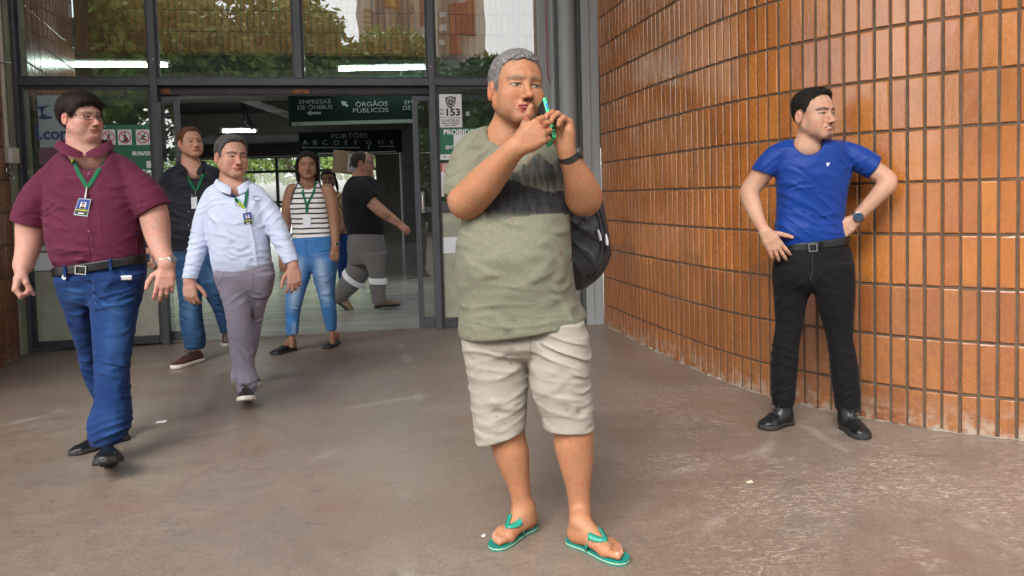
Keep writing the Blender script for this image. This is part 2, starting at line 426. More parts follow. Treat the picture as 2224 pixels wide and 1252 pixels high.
def ground_mat():
    def f(n, b):
        P = n.n('NewGeometry').outputs['Position']; sx = n.n('SeparateXYZ', Vector=P)
        def noise(sc, det=6., ro=.6, dist=0., st=(1, 1, 1), rot=0., off=0.): return n.n('TexNoise', Vector=n.n('Mapping', Vector=P, Scale=st, Rotation=(0, 0, rot), Location=(off, off*.7, 0)), Scale=sc, Detail=det, Roughness=ro, Distortion=dist)
        a = noise(.8, 5.); d = noise(10., 9., .74); fine = noise(60., 6., .7)
        c = n.ramp(a, [(.28, (.152, .114, .087)), (.5, (.195, .151, .118)), (.74, (.224, .180, .146))])
        c = n.mix(1., c, n.ramp(d, [(.25, .76), (.5, 1.), (.8, 1.22)]), 'MULTIPLY'); c = n.mix(1., c, n.ramp(fine, [(.3, .80), (.7, 1.20)]), 'MULTIPLY'); gr = noise(170., 2., .5); c = n.mix(1., c, n.ramp(gr, [(.30, .62), (.42, 1.), (.60, 1.), (.72, 1.42)]), 'MULTIPLY')
        rd = noise(1.5, 4., off=5.); c = n.mix(n.ramp(rd, [(.50, 0.), (.72, .55)]), c, (.185, .112, .080))
        gy = noise(1.1, 4., off=11.); c = n.mix(n.ramp(gy, [(.52, 0.), (.72, .5)]), c, (.145, .128, .112))
        # dark scuffs that run sideways, polished by feet
        sc = noise(6., 9., .78, 1.3, (1., 2.8, 1), .12, 3.); c = n.mix(n.ramp(sc, [(.56, 0.), (.67, .6)]), c, (.082, .066, .055))
        # pale dry scratches: squiggles in patches, mostly on the right-hand side
        w2 = noise(9., 12., .86, 2.6, (1., 2.3, 1), -.2, 7.); w3 = noise(17., 10., .85, 3.5, (1., 1.7, 1), .5, 9.)
        side = n.ramp(n.math('ADD', n.math('MULTIPLY', sx.outputs[0], .5), n.math('MULTIPLY', a, .5)), [(.0, .10), (.40, .16), (.62, .85), (1., 1.)])
        patch = n.ramp(noise(1.3, 5., .6, .4, off=2.), [(.42, .10), (.57, 1.)])
        wf = n.math('MULTIPLY', n.math('MULTIPLY', n.math('MAXIMUM', n.ramp(w2, [(.518, 0.), (.58, .95)]), n.ramp(w3, [(.545, 0.), (.61, .75)])), patch), side)
        c = n.mix(wf, c, (.46, .385, .32))
        # a few long drag lines
        for rot, off, wd in ((.55, .3, .9975), (-.22, 1.7, .9985), (1.1, 3.1, .998)):
            ln = n.n('TexWave', {'wave_type': 'BANDS'}, Vector=n.n('Mapping', Vector=P, Rotation=(0, 0, rot), Location=(off, off, 0), Scale=(.16, .16, .16)), Scale=1., Distortion=3.5, Detail=2., Detail_Scale=.5)
            c = n.mix(n.math('MULTIPLY', n.ramp(ln, [(wd, 0.), (1., .32)]), n.ramp(noise(2.4, 5., off=off+4), [(.52, 0.), (.62, 1.)])), c, (.42, .37, .32))
        sp = n.n('TexVoronoi', Vector=P, Scale=11.); c = n.mix(n.ramp(sp.outputs['Distance'], [(.018, .8), (.034, 0.)]), c, (.07, .055, .045))
        link(n, c, b, 'Base Color')
        link(n, n.ramp(d, [(.3, .27), (.7, .46)]), b, 'Roughness')
        link(n, n.n('Bump', Strength=.22, Distance=.004, Height=n.math('ADD', d, n.math('MULTIPLY', fine, .4))), b, 'Normal')
    return mat('worn_concrete', (.2, .17, .14), .5, spec=.35, build=f)
def hallfloor_mat():
    def f(n, b):
        P = n.n('NewGeometry').outputs['Position']
        a = n.n('TexNoise', Vector=P, Scale=1.2, Detail=5.); mp = n.n('Mapping', Vector=P, Scale=(.5, 5., 1)); d = n.n('TexNoise', Vector=mp, Scale=2.2, Detail=5., Roughness=.6)
        c = n.mix(1., n.ramp(a, [(.3, (.44, .435, .40)), (.7, (.56, .555, .51))]), n.ramp(d, [(.3, .75), (.7, 1.15)]), 'MULTIPLY')
        link(n, c, b, 'Base Color'); link(n, n.ramp(d, [(.3, .10), (.7, .22)]), b, 'Roughness')
        link(n, n.n('Bump', Strength=.06, Distance=.03, Height=d), b, 'Normal')
    return mat('polished_hall_floor', (.3, .3, .25), .2, spec=.9, build=f, Coat_Weight=.35, Coat_Roughness=.14, Coat_IOR=1.6)

# ------------------------------------------------------------------ the glazed front's own axes: s along it (right), z up, o out towards the photographer
F0 = np.array([-3.073, 6.468, 0.]); FE = nrm((2.342, .425, 0)); FN = np.array([FE[1], -FE[0], 0.])
def fac(s, z, o=0.): return F0+FE*s+np.array([0, 0, z])+FN*o
def fpx(px, py, o=0.):
    d = ray(px, py); q = F0+FN*o; t = ((q-CAM)@FN)/(d@FN); P = CAM+d*t; return float((P-q)@FE), float(P[2])
def fbox(mb, s0, s1, z0, z1, o0, o1): return mb.box((s0, o0, z0), (s1, o1, z1), lambda p: fac(p[0], p[2], p[1]))

# ------------------------------------------------------------------ floor, hall shell
def sheet(name, pts, m, kind='structure'):
    o = MB().add(pts, [tuple(range(len(pts)))]).build(name, m, loc=(0, 0, pts[0][2])); o['kind'] = kind; return o
f0, f1 = fac(-6, 0), fac(12, 0)
sheet('pavement', [(-60, -70, 0), (60, -70, 0), (60, f1[1]+9., 0), (12, f1[1]+.0, 0), tuple(f1), tuple(f0), (-60, f0[1], 0)], ground_mat())
h0, h1 = fac(-6, -.012, -.02), fac(12, -.012, -.02)
sheet('hall_floor', [tuple(h0), tuple(h1), (9, 30, -.012), (-16, 30, -.012)], hallfloor_mat())
sheet('yard', [(-80, 28.5, -.05), (80, 28.5, -.05), (80, 140, -.05), (-80, 140, -.05)], noisy('pale_yard', (.62, .61, .58), .1, .6, .9))
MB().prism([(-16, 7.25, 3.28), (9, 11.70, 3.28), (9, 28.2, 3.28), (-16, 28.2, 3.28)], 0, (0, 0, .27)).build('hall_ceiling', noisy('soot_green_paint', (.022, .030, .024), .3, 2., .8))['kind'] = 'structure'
def wallbox(name, lo, hi, m, label):
    o = MB().box(lo, hi).build(name, m); tag(o, label, 'wall'); return o
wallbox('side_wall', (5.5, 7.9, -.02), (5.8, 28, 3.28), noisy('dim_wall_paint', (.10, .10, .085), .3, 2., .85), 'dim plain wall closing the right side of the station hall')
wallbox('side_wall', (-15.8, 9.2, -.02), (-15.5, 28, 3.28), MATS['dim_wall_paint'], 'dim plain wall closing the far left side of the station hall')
# concrete beams under the hall ceiling
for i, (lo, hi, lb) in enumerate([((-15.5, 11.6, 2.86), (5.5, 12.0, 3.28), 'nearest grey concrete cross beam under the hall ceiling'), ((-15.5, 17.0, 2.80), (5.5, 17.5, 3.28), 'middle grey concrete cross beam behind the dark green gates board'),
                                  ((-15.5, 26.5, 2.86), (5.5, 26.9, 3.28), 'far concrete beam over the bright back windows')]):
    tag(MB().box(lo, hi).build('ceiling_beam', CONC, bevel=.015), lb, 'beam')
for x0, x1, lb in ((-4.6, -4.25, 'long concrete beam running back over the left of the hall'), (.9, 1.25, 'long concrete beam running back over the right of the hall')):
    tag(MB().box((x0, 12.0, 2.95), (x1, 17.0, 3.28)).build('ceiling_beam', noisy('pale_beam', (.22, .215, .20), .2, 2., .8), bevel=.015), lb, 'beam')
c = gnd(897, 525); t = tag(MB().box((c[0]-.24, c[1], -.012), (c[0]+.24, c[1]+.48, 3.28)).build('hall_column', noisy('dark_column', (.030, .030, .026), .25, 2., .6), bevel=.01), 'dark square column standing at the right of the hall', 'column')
c = gnd(877, 540); tag(MB().tube([(c[0], c[1], -.012), (c[0], c[1], 3.2)], .035, 10).build('pipe', mat('white_pipe', (.30, .31, .30), .5), smooth=True), 'thin white vertical pipe beside the dark hall column', 'pipe')
# back windows with light behind
YB = 27.0
bw = thing('window_wall', (-7.5, YB, 0), 'tall dark framed window grid at the bright back of the hall', 'window')
xs = [-15.4+1.52*i for i in range(8)]+[-3.45]; xs = [at(603, 400, YB)[0]+1.52*i for i in range(-5, 3)]; xs = xs+[at(821, 400, YB)[0]]; zs = [.0, 1.06, at(600, 440, YB)[2], at(600, 373, YB)[2], 2.86]
DK = mat('black_frame', (.018, .02, .022), .5)
for x in xs: MB().box((x-.05, YB-.05, 0), (x+.05, YB+.05, 2.86)).build('mullion', DK, bw)
for z in zs:
    for a, b in zip(xs[:-1], xs[1:]): MB().box((a+.05, YB-.04, z-.045), (b-.05, YB+.04, z+.045)).build('transom', DK, bw)
PALE = glass_mat('pale_window_glass', (.96, .98, .97), .06, .03, (.8, .8, .8))
for a, b in zip(xs[:-1], xs[1:]):
    for z0, z1 in zip(zs[:-1], zs[1:]): MB().box((a+.05, YB-.004, z0+.045), (b-.05, YB+.004, z1-.045)).build('pane', PALE, bw)
sw = thing('roller_shutter', tuple(at(850, 500, 26.6)*np.array([1, 1, 0])), 'brown grey panelled shutter closing the back right of the hall', 'shutter')
x0, x1 = at(822, 500, 26.6)[0], at(1150, 500, 26.6)[0]; k = 16
for i in range(k):
    a = x0+(x1-x0)*i/k; b = x0+(x1-x0)*(i+1)/k
    MB().box((a, 26.6+.03*(i % 2), -.01), (b, 26.7, 2.84)).build('panel', noisy('shutter_brown', (.11, .095, .08), .2, 3., .6), sw)
tag(MB().box((-2.6, 26.0, -.01), (-2.1, 26.4, .5)).build('bin', mat('grey_bin', (.12, .12, .13), .5), bevel=.03), 'small grey bin standing before the brown shutter', 'bin')

# ------------------------------------------------------------------ lit tubes
def tube_light(P, L, ang, label, drop=.12):
    t = thing('tube_light', tuple(P), label, 'light', 'tube lights under the hall ceiling'); P = np.asarray(P); d = np.array([math.cos(ang), math.sin(ang), 0])
    MB().tube([P-d*L/2, P+d*L/2], .020, 10).build('tube', TUBE, t, True)
    e = np.array([-d[1], d[0], 0]); mb = MB()
    for sg in (-1, 1): mb.tube([P+d*sg*(L/2), P+d*sg*(L/2+.045)], .026, 8)
    mb.tube([P+d*(-L/2-.04)+(0, 0, .055), P+d*(L/2+.04)+(0, 0, .055)], .028, 6); mb.build('fitting', mat('white_enamel', (.5, .52, .5), .4), t)
    for sg in (-1, 1): MB().tube([P+d*sg*L*.35+(0, 0, .06), P+d*sg*L*.35+(0, 0, max(.1, 3.28-P[2]))], .006, 5).build('hanger', DK, t)
FA = math.atan2(FE[1], FE[0])
a, b = at(145, 139, 9.3), at(362, 146, 9.55); tube_light((a+b)/2, 1.19, FA, 'lit white tube behind the upper left pane')
a, b = at(735, 149, 10.3), at(922, 150, 10.6); tube_light((a+b)/2, 1.19, FA*.3, 'lit white tube behind the upper pane right of the middle')
a = at(760, 285.5, 17.9); tube_light(a, 1.08, 0, 'lit white tube above the dark board with the gate letters')
a = at(520, 285.5, 14.5); tube_light(a, .62, .1, 'short lit white tube hanging among loose cables')
mb = MB()
for i in range(5):
    p = at(535+rnd.uniform(-14, 6), 215, 14.2); q = at(556+rnd.uniform(-10, 14), 284, 14.3); m_ = (p+q)/2+np.array([rnd.uniform(-.1, .1), 0, -.1]); mb.tube([p+(0, 0, .3), p, m_, q], .012, 5)
tag(mb.build('cable_bundle', BLACKP), 'black loose cables drooping from the hall ceiling', 'cable')

# ------------------------------------------------------------------ hanging boards in the hall
def board(px0, py0, px1, py1, Y, label, m, top=None):
    a, b = at(px0, py1, Y), at(px1, py0, Y); z0, z1 = a[2], top or b[2]
    t = thing('hanging_sign', ((a[0]+b[0])/2, Y, z0), label, 'sign'); MB().box((a[0], Y, z0), (b[0], Y+.05, z1)).build('panel', m, t); 
    for x in (a[0]+.3, b[0]-.3): MB().tube([(x, Y+.025, z1), (x, Y+.025, 3.3)], .008, 5).build('hanger', DK, t)
    return t
EX, EZ = (1, 0, 0), (0, 0, 1)
def tx(t, s, px, py, Y, hpx, m=LETD, squash=1., bold=.0, align='CENTER'):
    return text(s, hpx*Y/FPX*1.38, m, t, at(px, py, Y)-np.array([0, .008, 0]), EX, EZ, squash=squash, bold=bold, align=align)
def arrow(t, pts, Y, m=LETD):
    P = [at(x, y, Y)-np.array([0, .004, 0]) for x, y in pts]; MB().prism(P, 0, (0, -.003, 0)).build('arrow', m, t)
Y1 = 10.6; s1 = board(628, 200, 918, 275, Y1, 'dark green hanging board with arrows to bus companies and public offices', GREEND, top=2.98)
tx(s1, 'EMPRESAS', 684, 222, Y1, 9, squash=1.25); tx(s1, 'DE ÔNIBUS', 684, 234, Y1, 9, squash=1.2)
tx(s1, 'ÓRGÃOS', 807, 227, Y1, 10, squash=1.25); tx(s1, 'PÚBLICOS', 805, 240.5, Y1, 10, squash=1.25)
tx(s1, 'EMPR', 896, 223, Y1, 9, squash=1.2); tx(s1, 'DE ÔN', 898, 235, Y1, 9, squash=1.2); tx(s1, 'EMBARQUE', 810, 203, Y1, 9, squash=1.3)
arrow(s1, [(666, 246), (676, 240), (676, 243.5), (697, 243.5), (697, 248.5), (676, 248.5), (676, 252)], Y1)
arrow(s1, [(741, 220), (754, 222), (750.5, 224.5), (757, 230), (753.5, 233.5), (747, 228), (744, 231)], Y1)
a, b = at(634, 274, Y1-.012), at(902, 259, Y1-.012); MB().box((a[0], Y1-.012, a[2]), (b[0], Y1-.002, b[2])).build('white_strip', mat('dim_white', (.24, .28, .25), .5), s1)
arrow(s1, [(647, 261), (650, 265), (647, 269), (644, 265)], Y1-.014, BLACKP); arrow(s1, [(639, 270.6), (655, 270.6), (655, 271.8), (639, 271.8)], Y1-.014, BLACKP)
Y2 = 16.4; s2 = board(650, 286, 872, 337, Y2, 'dark green hanging board listing the gates A to Y', mat('black_green_board', (.002, .008, .007), .7, spec=.1), top=at(760, 285, Y2)[2])
tx(s2, 'PORTÕES', 759, 296, Y2, 10, LETG, squash=1.35)
for ch, x in zip('ABCDEFGHY', (663, 684, 706, 731, 752, 773, 801, 827, 851)): tx(s2, ch, x, 310.5, Y2, 10, LETG, squash=1.2)
arrow(s2, [(656, 321), (661, 319), (661, 320.3), (782, 320.3), (782, 322), (661, 322), (661, 323.4)], Y2, LETG); arrow(s2, [(858, 318.5), (853, 316.5), (853, 317.8), (823, 317.8), (823, 319.4), (853, 319.4), (853, 320.6)], Y2, LETG)
arrow(s2, [(801, 316.5), (804.5, 320.5), (802.6, 320.5), (802.6, 324.5), (799.6, 324.5), (799.6, 320.5), (797.5, 320.5)], Y2, LETG)
a, b = at(690, 335, Y2-.012), at(860, 328.5, Y2-.012); MB().box((a[0], Y2-.012, a[2]), (b[0], Y2-.002, b[2])).build('white_strip', mat('dim_white2', (.28, .31, .30), .5), s2)

# ------------------------------------------------------------------ brick walls
def brick_meshes(name, w, h, d, n=4):
    o = []
    for i in range(n):
        r = random.Random(i); e = .0045; j = lambda: r.uniform(-.0016, .0016)
        z0, z1 = -h/2, h/2; a, b = -w/2, w/2; y = -d
        fr = [(a+e+j(), y+j(), z0+e+j()), (b-e+j(), y+j(), z0+e+j()), (b-e+j(), y+j(), z1-e+j()), (a+e+j(), y+j(), z1-e+j())]
        md = [(a+j(), y+e, z0+j()), (b+j(), y+e, z0+j()), (b+j(), y+e, z1+j()), (a+j(), y+e, z1+j())]; bk = [(p[0], 0, p[2]) for p in md]
        me = bpy.data.meshes.new(name); k = lambda p, q: [(p+t, p+(t+1) % 4, q+(t+1) % 4, q+t) for t in range(4)]
        me.from_pydata(fr+md+bk, [], [(0, 1, 2, 3)]+k(4, 0)+k(8, 4)); me.update(); o.append(me)
    return o
BW, BH, PX, PZ = .0640, .2480, .0768, .2620
BME = brick_meshes('brick', BW, BH, .008)
for m_ in BME: m_.materials.append(BR)
BME2 = brick_meshes('brick', BW, BH, .008)
for m_ in BME2: m_.materials.append(BR2)
def arc(pts, m=16):
    T = crom([[*p] for p in pts], m); L = np.r_[0, np.cumsum(np.hypot(*(T[1:]-T[:-1]).T))]; return T, L
def brick_wall(name, pts, z0, nrow, zfirst, label, key, BM, limit=300, thick=.25, back=1, sstart=.0, foot=False):
    """plan curve pts (walked with the visible face on the right-hand side); rows: first joint at zfirst"""
    T, L = arc(pts); top = zfirst+nrow*PZ
    w = thing(name, (*T[len(T)//2], 0), label, 'wall')
    tan = np.gradient(T, axis=0); tan /= np.linalg.norm(tan, axis=1)[:, None]; nr = np.stack([tan[:, 1], -tan[:, 0]], 1)*back
    rows = [[(p[0]-q[0]*e, p[1]-q[1]*e, z) for p, q in zip(T, nr)] for e, z in ((0, z0), (0, top), (thick, top), (thick, z0))]
    MB().sheet(rows).build('mortar_bed', GROUT, w)
    n = int((L[-1]-sstart)/PX); B = []; wl = np.array(w.location)
    for i in range(n):
        s = sstart+(i+.5)*PX; x, y = np.interp(s, L, T[:, 0]), np.interp(s, L, T[:, 1]); ang = math.atan2(np.interp(s, L, tan[:, 1]), np.interp(s, L, tan[:, 0])); nx, ny = math.sin(ang)*back, -math.cos(ang)*back
        for r in range(-1, nrow):
            B.append((key(x, y, zfirst+(r+.5)*PZ), x, y, nx, ny, r))
    if foot:            # crumbling pale mortar along the foot of the wall
        mb = MB(); ss = np.arange(0, L[-1], .035); rs_ = [max(.001, rnd.gauss(.006, .006)) for _ in ss]
        mb.tube([(np.interp(s, L, T[:, 0])+np.interp(s, L, nr[:, 0])*.010, np.interp(s, L, T[:, 1])+np.interp(s, L, nr[:, 1])*.010, .001+rnd.uniform(0, .004)) for s in ss], rs_, 6).build('mortar_fillet', noisy('pale_mortar', (.25, .215, .175), .3, 40., .95, .6), w)
    B.sort(reverse=True); st_v, st_f = [], []
    for i, (kk, x, y, nx, ny, r) in enumerate(B):
        zb, zt = zfirst+r*PZ+(PZ-BH)/2, zfirst+(r+1)*PZ-(PZ-BH)/2; zb = max(zb, z0+.002); ang = math.atan2(nx, -ny)+rnd.gauss(0, .012); tip = rnd.gauss(0, .006)
        if i < limit and kk > 0:
            o = bpy.data.objects.new('brick', BM[rnd.randrange(4)]); COL.objects.link(o); o.parent = w
            o.location = (x-wl[0]+nx*rnd.uniform(-.002, .002), y-wl[1]+ny*rnd.uniform(-.002, .002), (zb+zt)/2); o.rotation_euler = (tip, 0, ang); o.scale = (1, 1, (zt-zb)/BH)
        else:
            me = BM[rnd.randrange(4)]; c, s_ = math.cos(ang), math.sin(ang); o_ = len(st_v)
            for v in me.vertices: st_v.append((x-wl[0]+v.co.x*c-v.co.y*s_, y-wl[1]+v.co.x*s_+v.co.y*c, (zb+zt)/2+v.co.z*(zt-zb)/BH))
            st_f += [tuple(q+o_ for q in p.vertices) for p in me.polygons]
    if st_v:
        me = bpy.data.meshes.new('bricks'); me.from_pydata(st_v, [], st_f); me.update(); o = put('bricks', me, BM[0].materials[0], w); o['kind'] = 'stuff'
    return w
def pkey(x, y, z):
    v = np.array([x, y, z])-CAM; d = v@FW
    if d < .3: return -1.
    u, t = CX+FPX*(v@RT)/d, CY-FPX*(v@UP)/d
    return 1/d if -30 < u < 2260 and -60 < t < 1280 else -1.
RW = [(.842, 6.82), (1.105, 5.60), (1.32, 4.76), (1.49, 4.33), (1.73, 3.985), (2.03, 3.69), (2.43, 3.44), (3.1, 3.17), (4.1, 2.93), (5.4, 2.80), (7.0, 2.85)]
brick_wall('brick_wall', RW, 0., 19, .195, 'curved wall of glazed orange upright bricks on the right', lambda x, y, z: pkey(x, y, z), BME, foot=True)
LW = [(-3.97, 3.75), (-3.93, 4.7), (-3.99, 5.65), (-4.150, 6.13)]
brick_wall('brick_wall', LW, 0., 19, .15, 'narrow strip of brown upright brick wall at the left edge', pkey, BME2, back=1)
LW2 = [(-4.36, 6.50), (-4.80, 7.75), (-5.24, 9.02)]
brick_wall('brick_wall', LW2, 2.3, 9, 2.35, 'brick wall running inwards behind the upper left pane', lambda x, y, z: 1., BME2, limit=150)
BK0 = np.array([-5.20, 8.98]); bk1 = BK0+np.array([FE[0], FE[1]])*9.5
brick_wall('brick_bulkhead', [tuple(BK0), tuple((BK0+bk1)/2), tuple(bk1)], 3.07, 6, 3.09, 'brick clad bulkhead hanging across the hall behind the upper panes', lambda x, y, z: pkey(x, y, z) if z < 4.0 else -1, BME2, limit=300)
tag(MB().box((-14, -1.2, 7.0), (14, 6.2, 7.35)).build('canopy', noisy('canopy_concrete', (.26, .25, .235), .2, 1., .85)), 'broad concrete canopy high over the station entrance', 'roof')  # unseen slab, added to hold back sky light over the forecourt
# closing pieces
tag(MB().box((-4.42, 6.15, 0), (-4.14, 6.42, 5.)).build('wall_jamb', PLAST), 'green grey plaster jamb between brick wall and door frame', 'wall')

# ------------------------------------------------------------------ steel and glass front
fr = thing('entrance_frame', tuple(fac(1.5, 0)), 'dark grey steel and glass front of the station entrance', 'window')
def fb(name, s0, s1, z0, z1, o0, o1, m=STEEL, bevel=.004, parent=None): 
    return fbox(MB(), s0, s1, z0, z1, o0, o1).build(name, m, parent or fr, bevel=bevel)
ZT0, ZT1, ZTOP = 2.262, 2.322, 4.75
SL, SM, S3, S4 = fpx(18, 120)[0], -.028, fpx(640, 120)[0], fpx(931, 185)[0]; SR = fpx(1172, 60)[0]
fb('post', SL-.02, SL+.075, 0, ZTOP, -.05, .06); fb('post', SR, SR+.07, 0, ZTOP, -.05, .05)
fb('mullion', SM, SM+.056, 0, ZTOP, -.045, .05); fb('mullion', S4, S4+.056, 0, ZTOP, -.045, .05); fb('mullion', S3, S3+.062, ZT1, ZTOP, -.045, .05)
edges = [(SL+.075, SM), (SM+.056, S3), (S3+.062, S4), (S4+.056, SR)]
for a, b in edges: fb('transom', a, b, ZTOP-.08, ZTOP, -.045, .045)
for a, b in [(SL+.075, SM), (SM+.056, S4), (S4+.056, SR)]: fb('transom', a, b, ZT0, ZT1, -.045, .047)
for a, b in edges:           # bead, then pane
    for s0, s1 in ((a, a+.022), (b-.022, b)): fb('glazing_bead', s0, s1, ZT1, ZTOP-.08, -.02, .018, STEEL2, 0)
    for z0, z1 in ((ZT1, ZT1+.02), (ZTOP-.10, ZTOP-.08)): fb('glazing_bead', a+.022, b-.022, z0, z1, -.02, .016, STEEL2, 0)
    fb('pane', a+.022, b-.022, ZT1+.02, ZTOP-.10, -.003, .003, GLASS, 0)
for s, z in ((SM+.04, 2.322+.16), (S4+.02, 2.322+.11), (SM+.028, 3.2), (S3+.03, 3.1)): MB().tube([fac(s, z, .048), fac(s, z, .056)], .008, 8).build('bolt', CHROME, fr)
# left fixed bay
a, b = SL+.075, SM
zb = .055
for s0, s1 in ((a, a+.03), (b-.03, b)): fb('glazing_bead', s0, s1, .02, ZT0, -.02, .02, STEEL2, .003)
fb('bottom_rail', a+.03, b-.03, .015, .085, -.03, .03, STEEL2); fb('glazing_bead', a+.03, b-.03, ZT0-.03, ZT0, -.02, .018, STEEL2, .002)
zw0, zw1 = fpx(200, 584)[1], fpx(200, 546)[1]
fb('pane', a+.03, b-.03, zw0, ZT0-.03, -.003, .003, GLASS, 0); fb('pane', a+.03, b-.03, .085, zw0-.006, -.003, .003, GLASSD, 0)
fb('white_band', a+.03, b-.03, zw0, zw1, .004, .006, WHITE, 0); fb('glazing_bead', a+.03, b-.03, zw0-.006, zw0, -.01, .01, STEEL2, 0)
# right fixed bay
a, b = S4+.056, SR
for s0, s1 in ((a, a+.028), (b-.028, b)): fb('glazing_bead', s0, s1, .0, ZT0, -.02, .02, STEEL2, .003)
zr0, zr1 = fpx(960, 461)[1], fpx(960, 438)[1]; fb('middle_rail', a+.028, b-.028, zr0, zr1, -.03, .03, STEEL); fb('glazing_bead', a+.028, b-.028, ZT0-.03, ZT0, -.02, .018, STEEL2, .002)
fb('bottom_rail', a+.028, b-.028, .0, .095, -.035, .035, STEEL2); fb('pane', a+.028, b-.028, zr1, ZT0-.03, -.003, .003, GLASS, 0); fb('pane', a+.028, b-.028, .095, zr0, -.003, .003, GLASSD, 0)
fb('white_band', a+.028, b-.028, fpx(960, 551)[1], fpx(960, 516)[1], .004, .006, WHITE, 0)
# head rail of the sliding doors with a rusty patch
RUST = noisy('rusty_track', (.030, .026, .026), .6, 3., .6, .5, 60.)
fb('door_track', SM+.056, S4, ZT0-.075, ZT0, -.10, -.01, RUST, .006)
fb('rust_patch', SM+.075, SM+.15, ZT0-.062, ZT0-.02, -.0095, -.006, noisy('rust', (.22, .08, .035), .5, 20., .9, .5), .002); fb('rust_patch', 1.15, 1.30, ZT0-.066, ZT0-.03, -.0095, -.006, MATS['rust'], .002)
def leaf(name, s0, s1, label, o=-.06, handle=None):
    t = thing(name, tuple(fac((s0+s1)/2, 0, o)), label, 'door'); zt = ZT0-.078; w_ = .048
    for a, b in ((s0, s0+w_), (s1-w_, s1)): fb('stile', a, b, .012, zt, o-.02, o+.02, STEEL, .004, t)
    for z0, z1 in ((.012, .10), (zr0, zr0+.05), (zt-.05, zt)): fb('rail', s0+w_, s1-w_, z0, z1, o-.018, o+.018, STEEL, .003, t)
    fb('pane', s0+w_, s1-w_, .10, zr0, o-.003, o+.003, GLASS, 0, t); fb('pane', s0+w_, s1-w_, zr0+.05, zt-.05, o-.003, o+.003, GLASS, 0, t)
    if handle: 
        s, z = fpx(*handle, o=o+.02); mb = MB(); fbox(mb, s-.017, s+.017, z-.10, z+.10, o+.02, o+.024); mb.tube([fac(s, z-.075, o+.03), fac(s, z-.07, o+.048), fac(s, z+.07, o+.048), fac(s, z+.075, o+.03)], .008, 8); mb.build('handle', CHROME, t)
sd0 = fpx(908, 600)[0]
leaf('sliding_door', sd0, sd0+1.05, 'grey sliding door leaf with a metal pull handle at the right of the doorway', handle=(918, 440))
sd1 = fpx(389, 300)[0]; leaf('sliding_door', sd1-1.05, sd1, 'grey sliding door leaf pushed open at the left of the doorway')
tag(MB().add([fac(SL, .001, .04), fac(S4+1.2, .001, .04), fac(S4+1.2, .001, -.08), fac(SL, .001, -.08)], [(0, 1, 2, 3)]).build('door_sill', noisy('worn_sill', (.16, .13, .10), .4, 9., .8)), 'worn concrete sill running under the glazed front', 'sill')
tag(fbox(MB(), -3, 9, ZTOP, 6.5, -.2, .1).build('fascia', CONC), 'plain concrete fascia above the glazed front', 'wall')
# ------------------------------------------------------------------ notices stuck on the glass
def sticker(name, px0, py0, px1, py1, label, m, o=.008, th=.002, parent=None):
    (s0, z1), (s1, z0) = fpx(px0, py0, o), fpx(px1, py1, o)
    t = parent or thing(name, tuple(fac((s0+s1)/2, z0, o)), label, 'sign'); fbox(MB(), s0, s1, z0, z1, o-.001, o+th-.001).build('panel' if not parent else name, m, t); return t
def ft(t, s, px, py, hpx, m=LETW, o=.0125, squash=1., bold=0., align='CENTER', rot=0.):
    s_, z = fpx(px, py, o); return text(s, hpx*float(fac(s_, 0)[1])/FPX*1.38, m, t, fac(s_, z, o), FE, EZ, squash=squash, bold=bold, align=align, depth=.0006)
def fpoly(t, name, pts, m, o=.0115, th=.0012):
    P = [fac(*fpx(x, y, o), o) for x, y in pts]; return MB().prism(P, 0, FN*th).build(name, m, t)
def fring(t, name, cx, cy, r, w_, m, o=.0125):
    mb = MB(); n = 28; P = [[fac(*fpx(cx+q*math.cos(2*math.pi*i/n), cy+q*math.sin(2*math.pi*i/n), o), o) for i in range(n+1)] for q in (r, r-w_)]; return mb.sheet(P).build(name, m, t)
t = sticker('poster', 80, 208, 180, 320, 'pale blue poster with a blue figure and the letters .com', mat('pale_blue_print', (.30, .38, .40), .5), o=.008)
ft(t, '.com', 122, 292, 25, BLUEP, o=.012, bold=.004); ft(t, 'l', 81, 290, 30, BLUEP, o=.012, bold=.004)
fpoly(t, 'blue_figure', [(80, 232), (112, 229), (96, 236), (93, 246), (101, 252), (115, 254), (110, 259), (92, 260), (82, 257), (90, 250), (88, 240), (82, 235)], BLUEP, o=.0115)
sticker('poster', 84, 322, 140, 356, 'mauve leaflet below the pale blue poster', mat('mauve_print', (.16, .09, .13), .5))
t = sticker('prohibition_sign', 228, 272, 333, 368, 'green sign with three red ringed prohibition pictograms and a date', GREENP)
for i, x in enumerate((235, 271, 310.5)):
    sticker('pictogram', x-16, 282, x+16, 315, '', PAPER, o=.010, parent=t); fring(t, 'ring', x, 298.5, 13.5, 2.2, REDP)
    fpoly(t, 'bar', [(x-10, 290), (x-8.6, 288.6), (x+10, 307), (x+8.6, 308.4)], REDP, o=.0135)
def head_dot(x, y): fpoly(t, 'pictogram_head', [(x+2*math.cos(q*.785), y+2*math.sin(q*.785)) for q in range(8)], BLACKP, o=.0128)
head_dot(271, 290); fpoly(t, 'pictogram_figure', [(269, 293), (273, 293), (275, 299), (278, 300), (279, 306), (281, 307.5), (265, 308.5), (264, 306.5), (270, 306), (269, 300)], BLACKP, o=.0128)
head_dot(314, 291); fpoly(t, 'pictogram_figure', [(309, 293.5), (314, 294.5), (318, 298), (317, 299), (313, 297.5), (312, 301), (315, 304), (313, 308), (311.5, 307.5), (312.5, 304.5), (308.5, 302), (305, 305), (301, 304), (301.5, 302.6), (304.5, 303), (307.5, 299), (309, 296), (306, 297.5), (304.5, 300), (303.5, 299)], BLACKP, o=.0128)
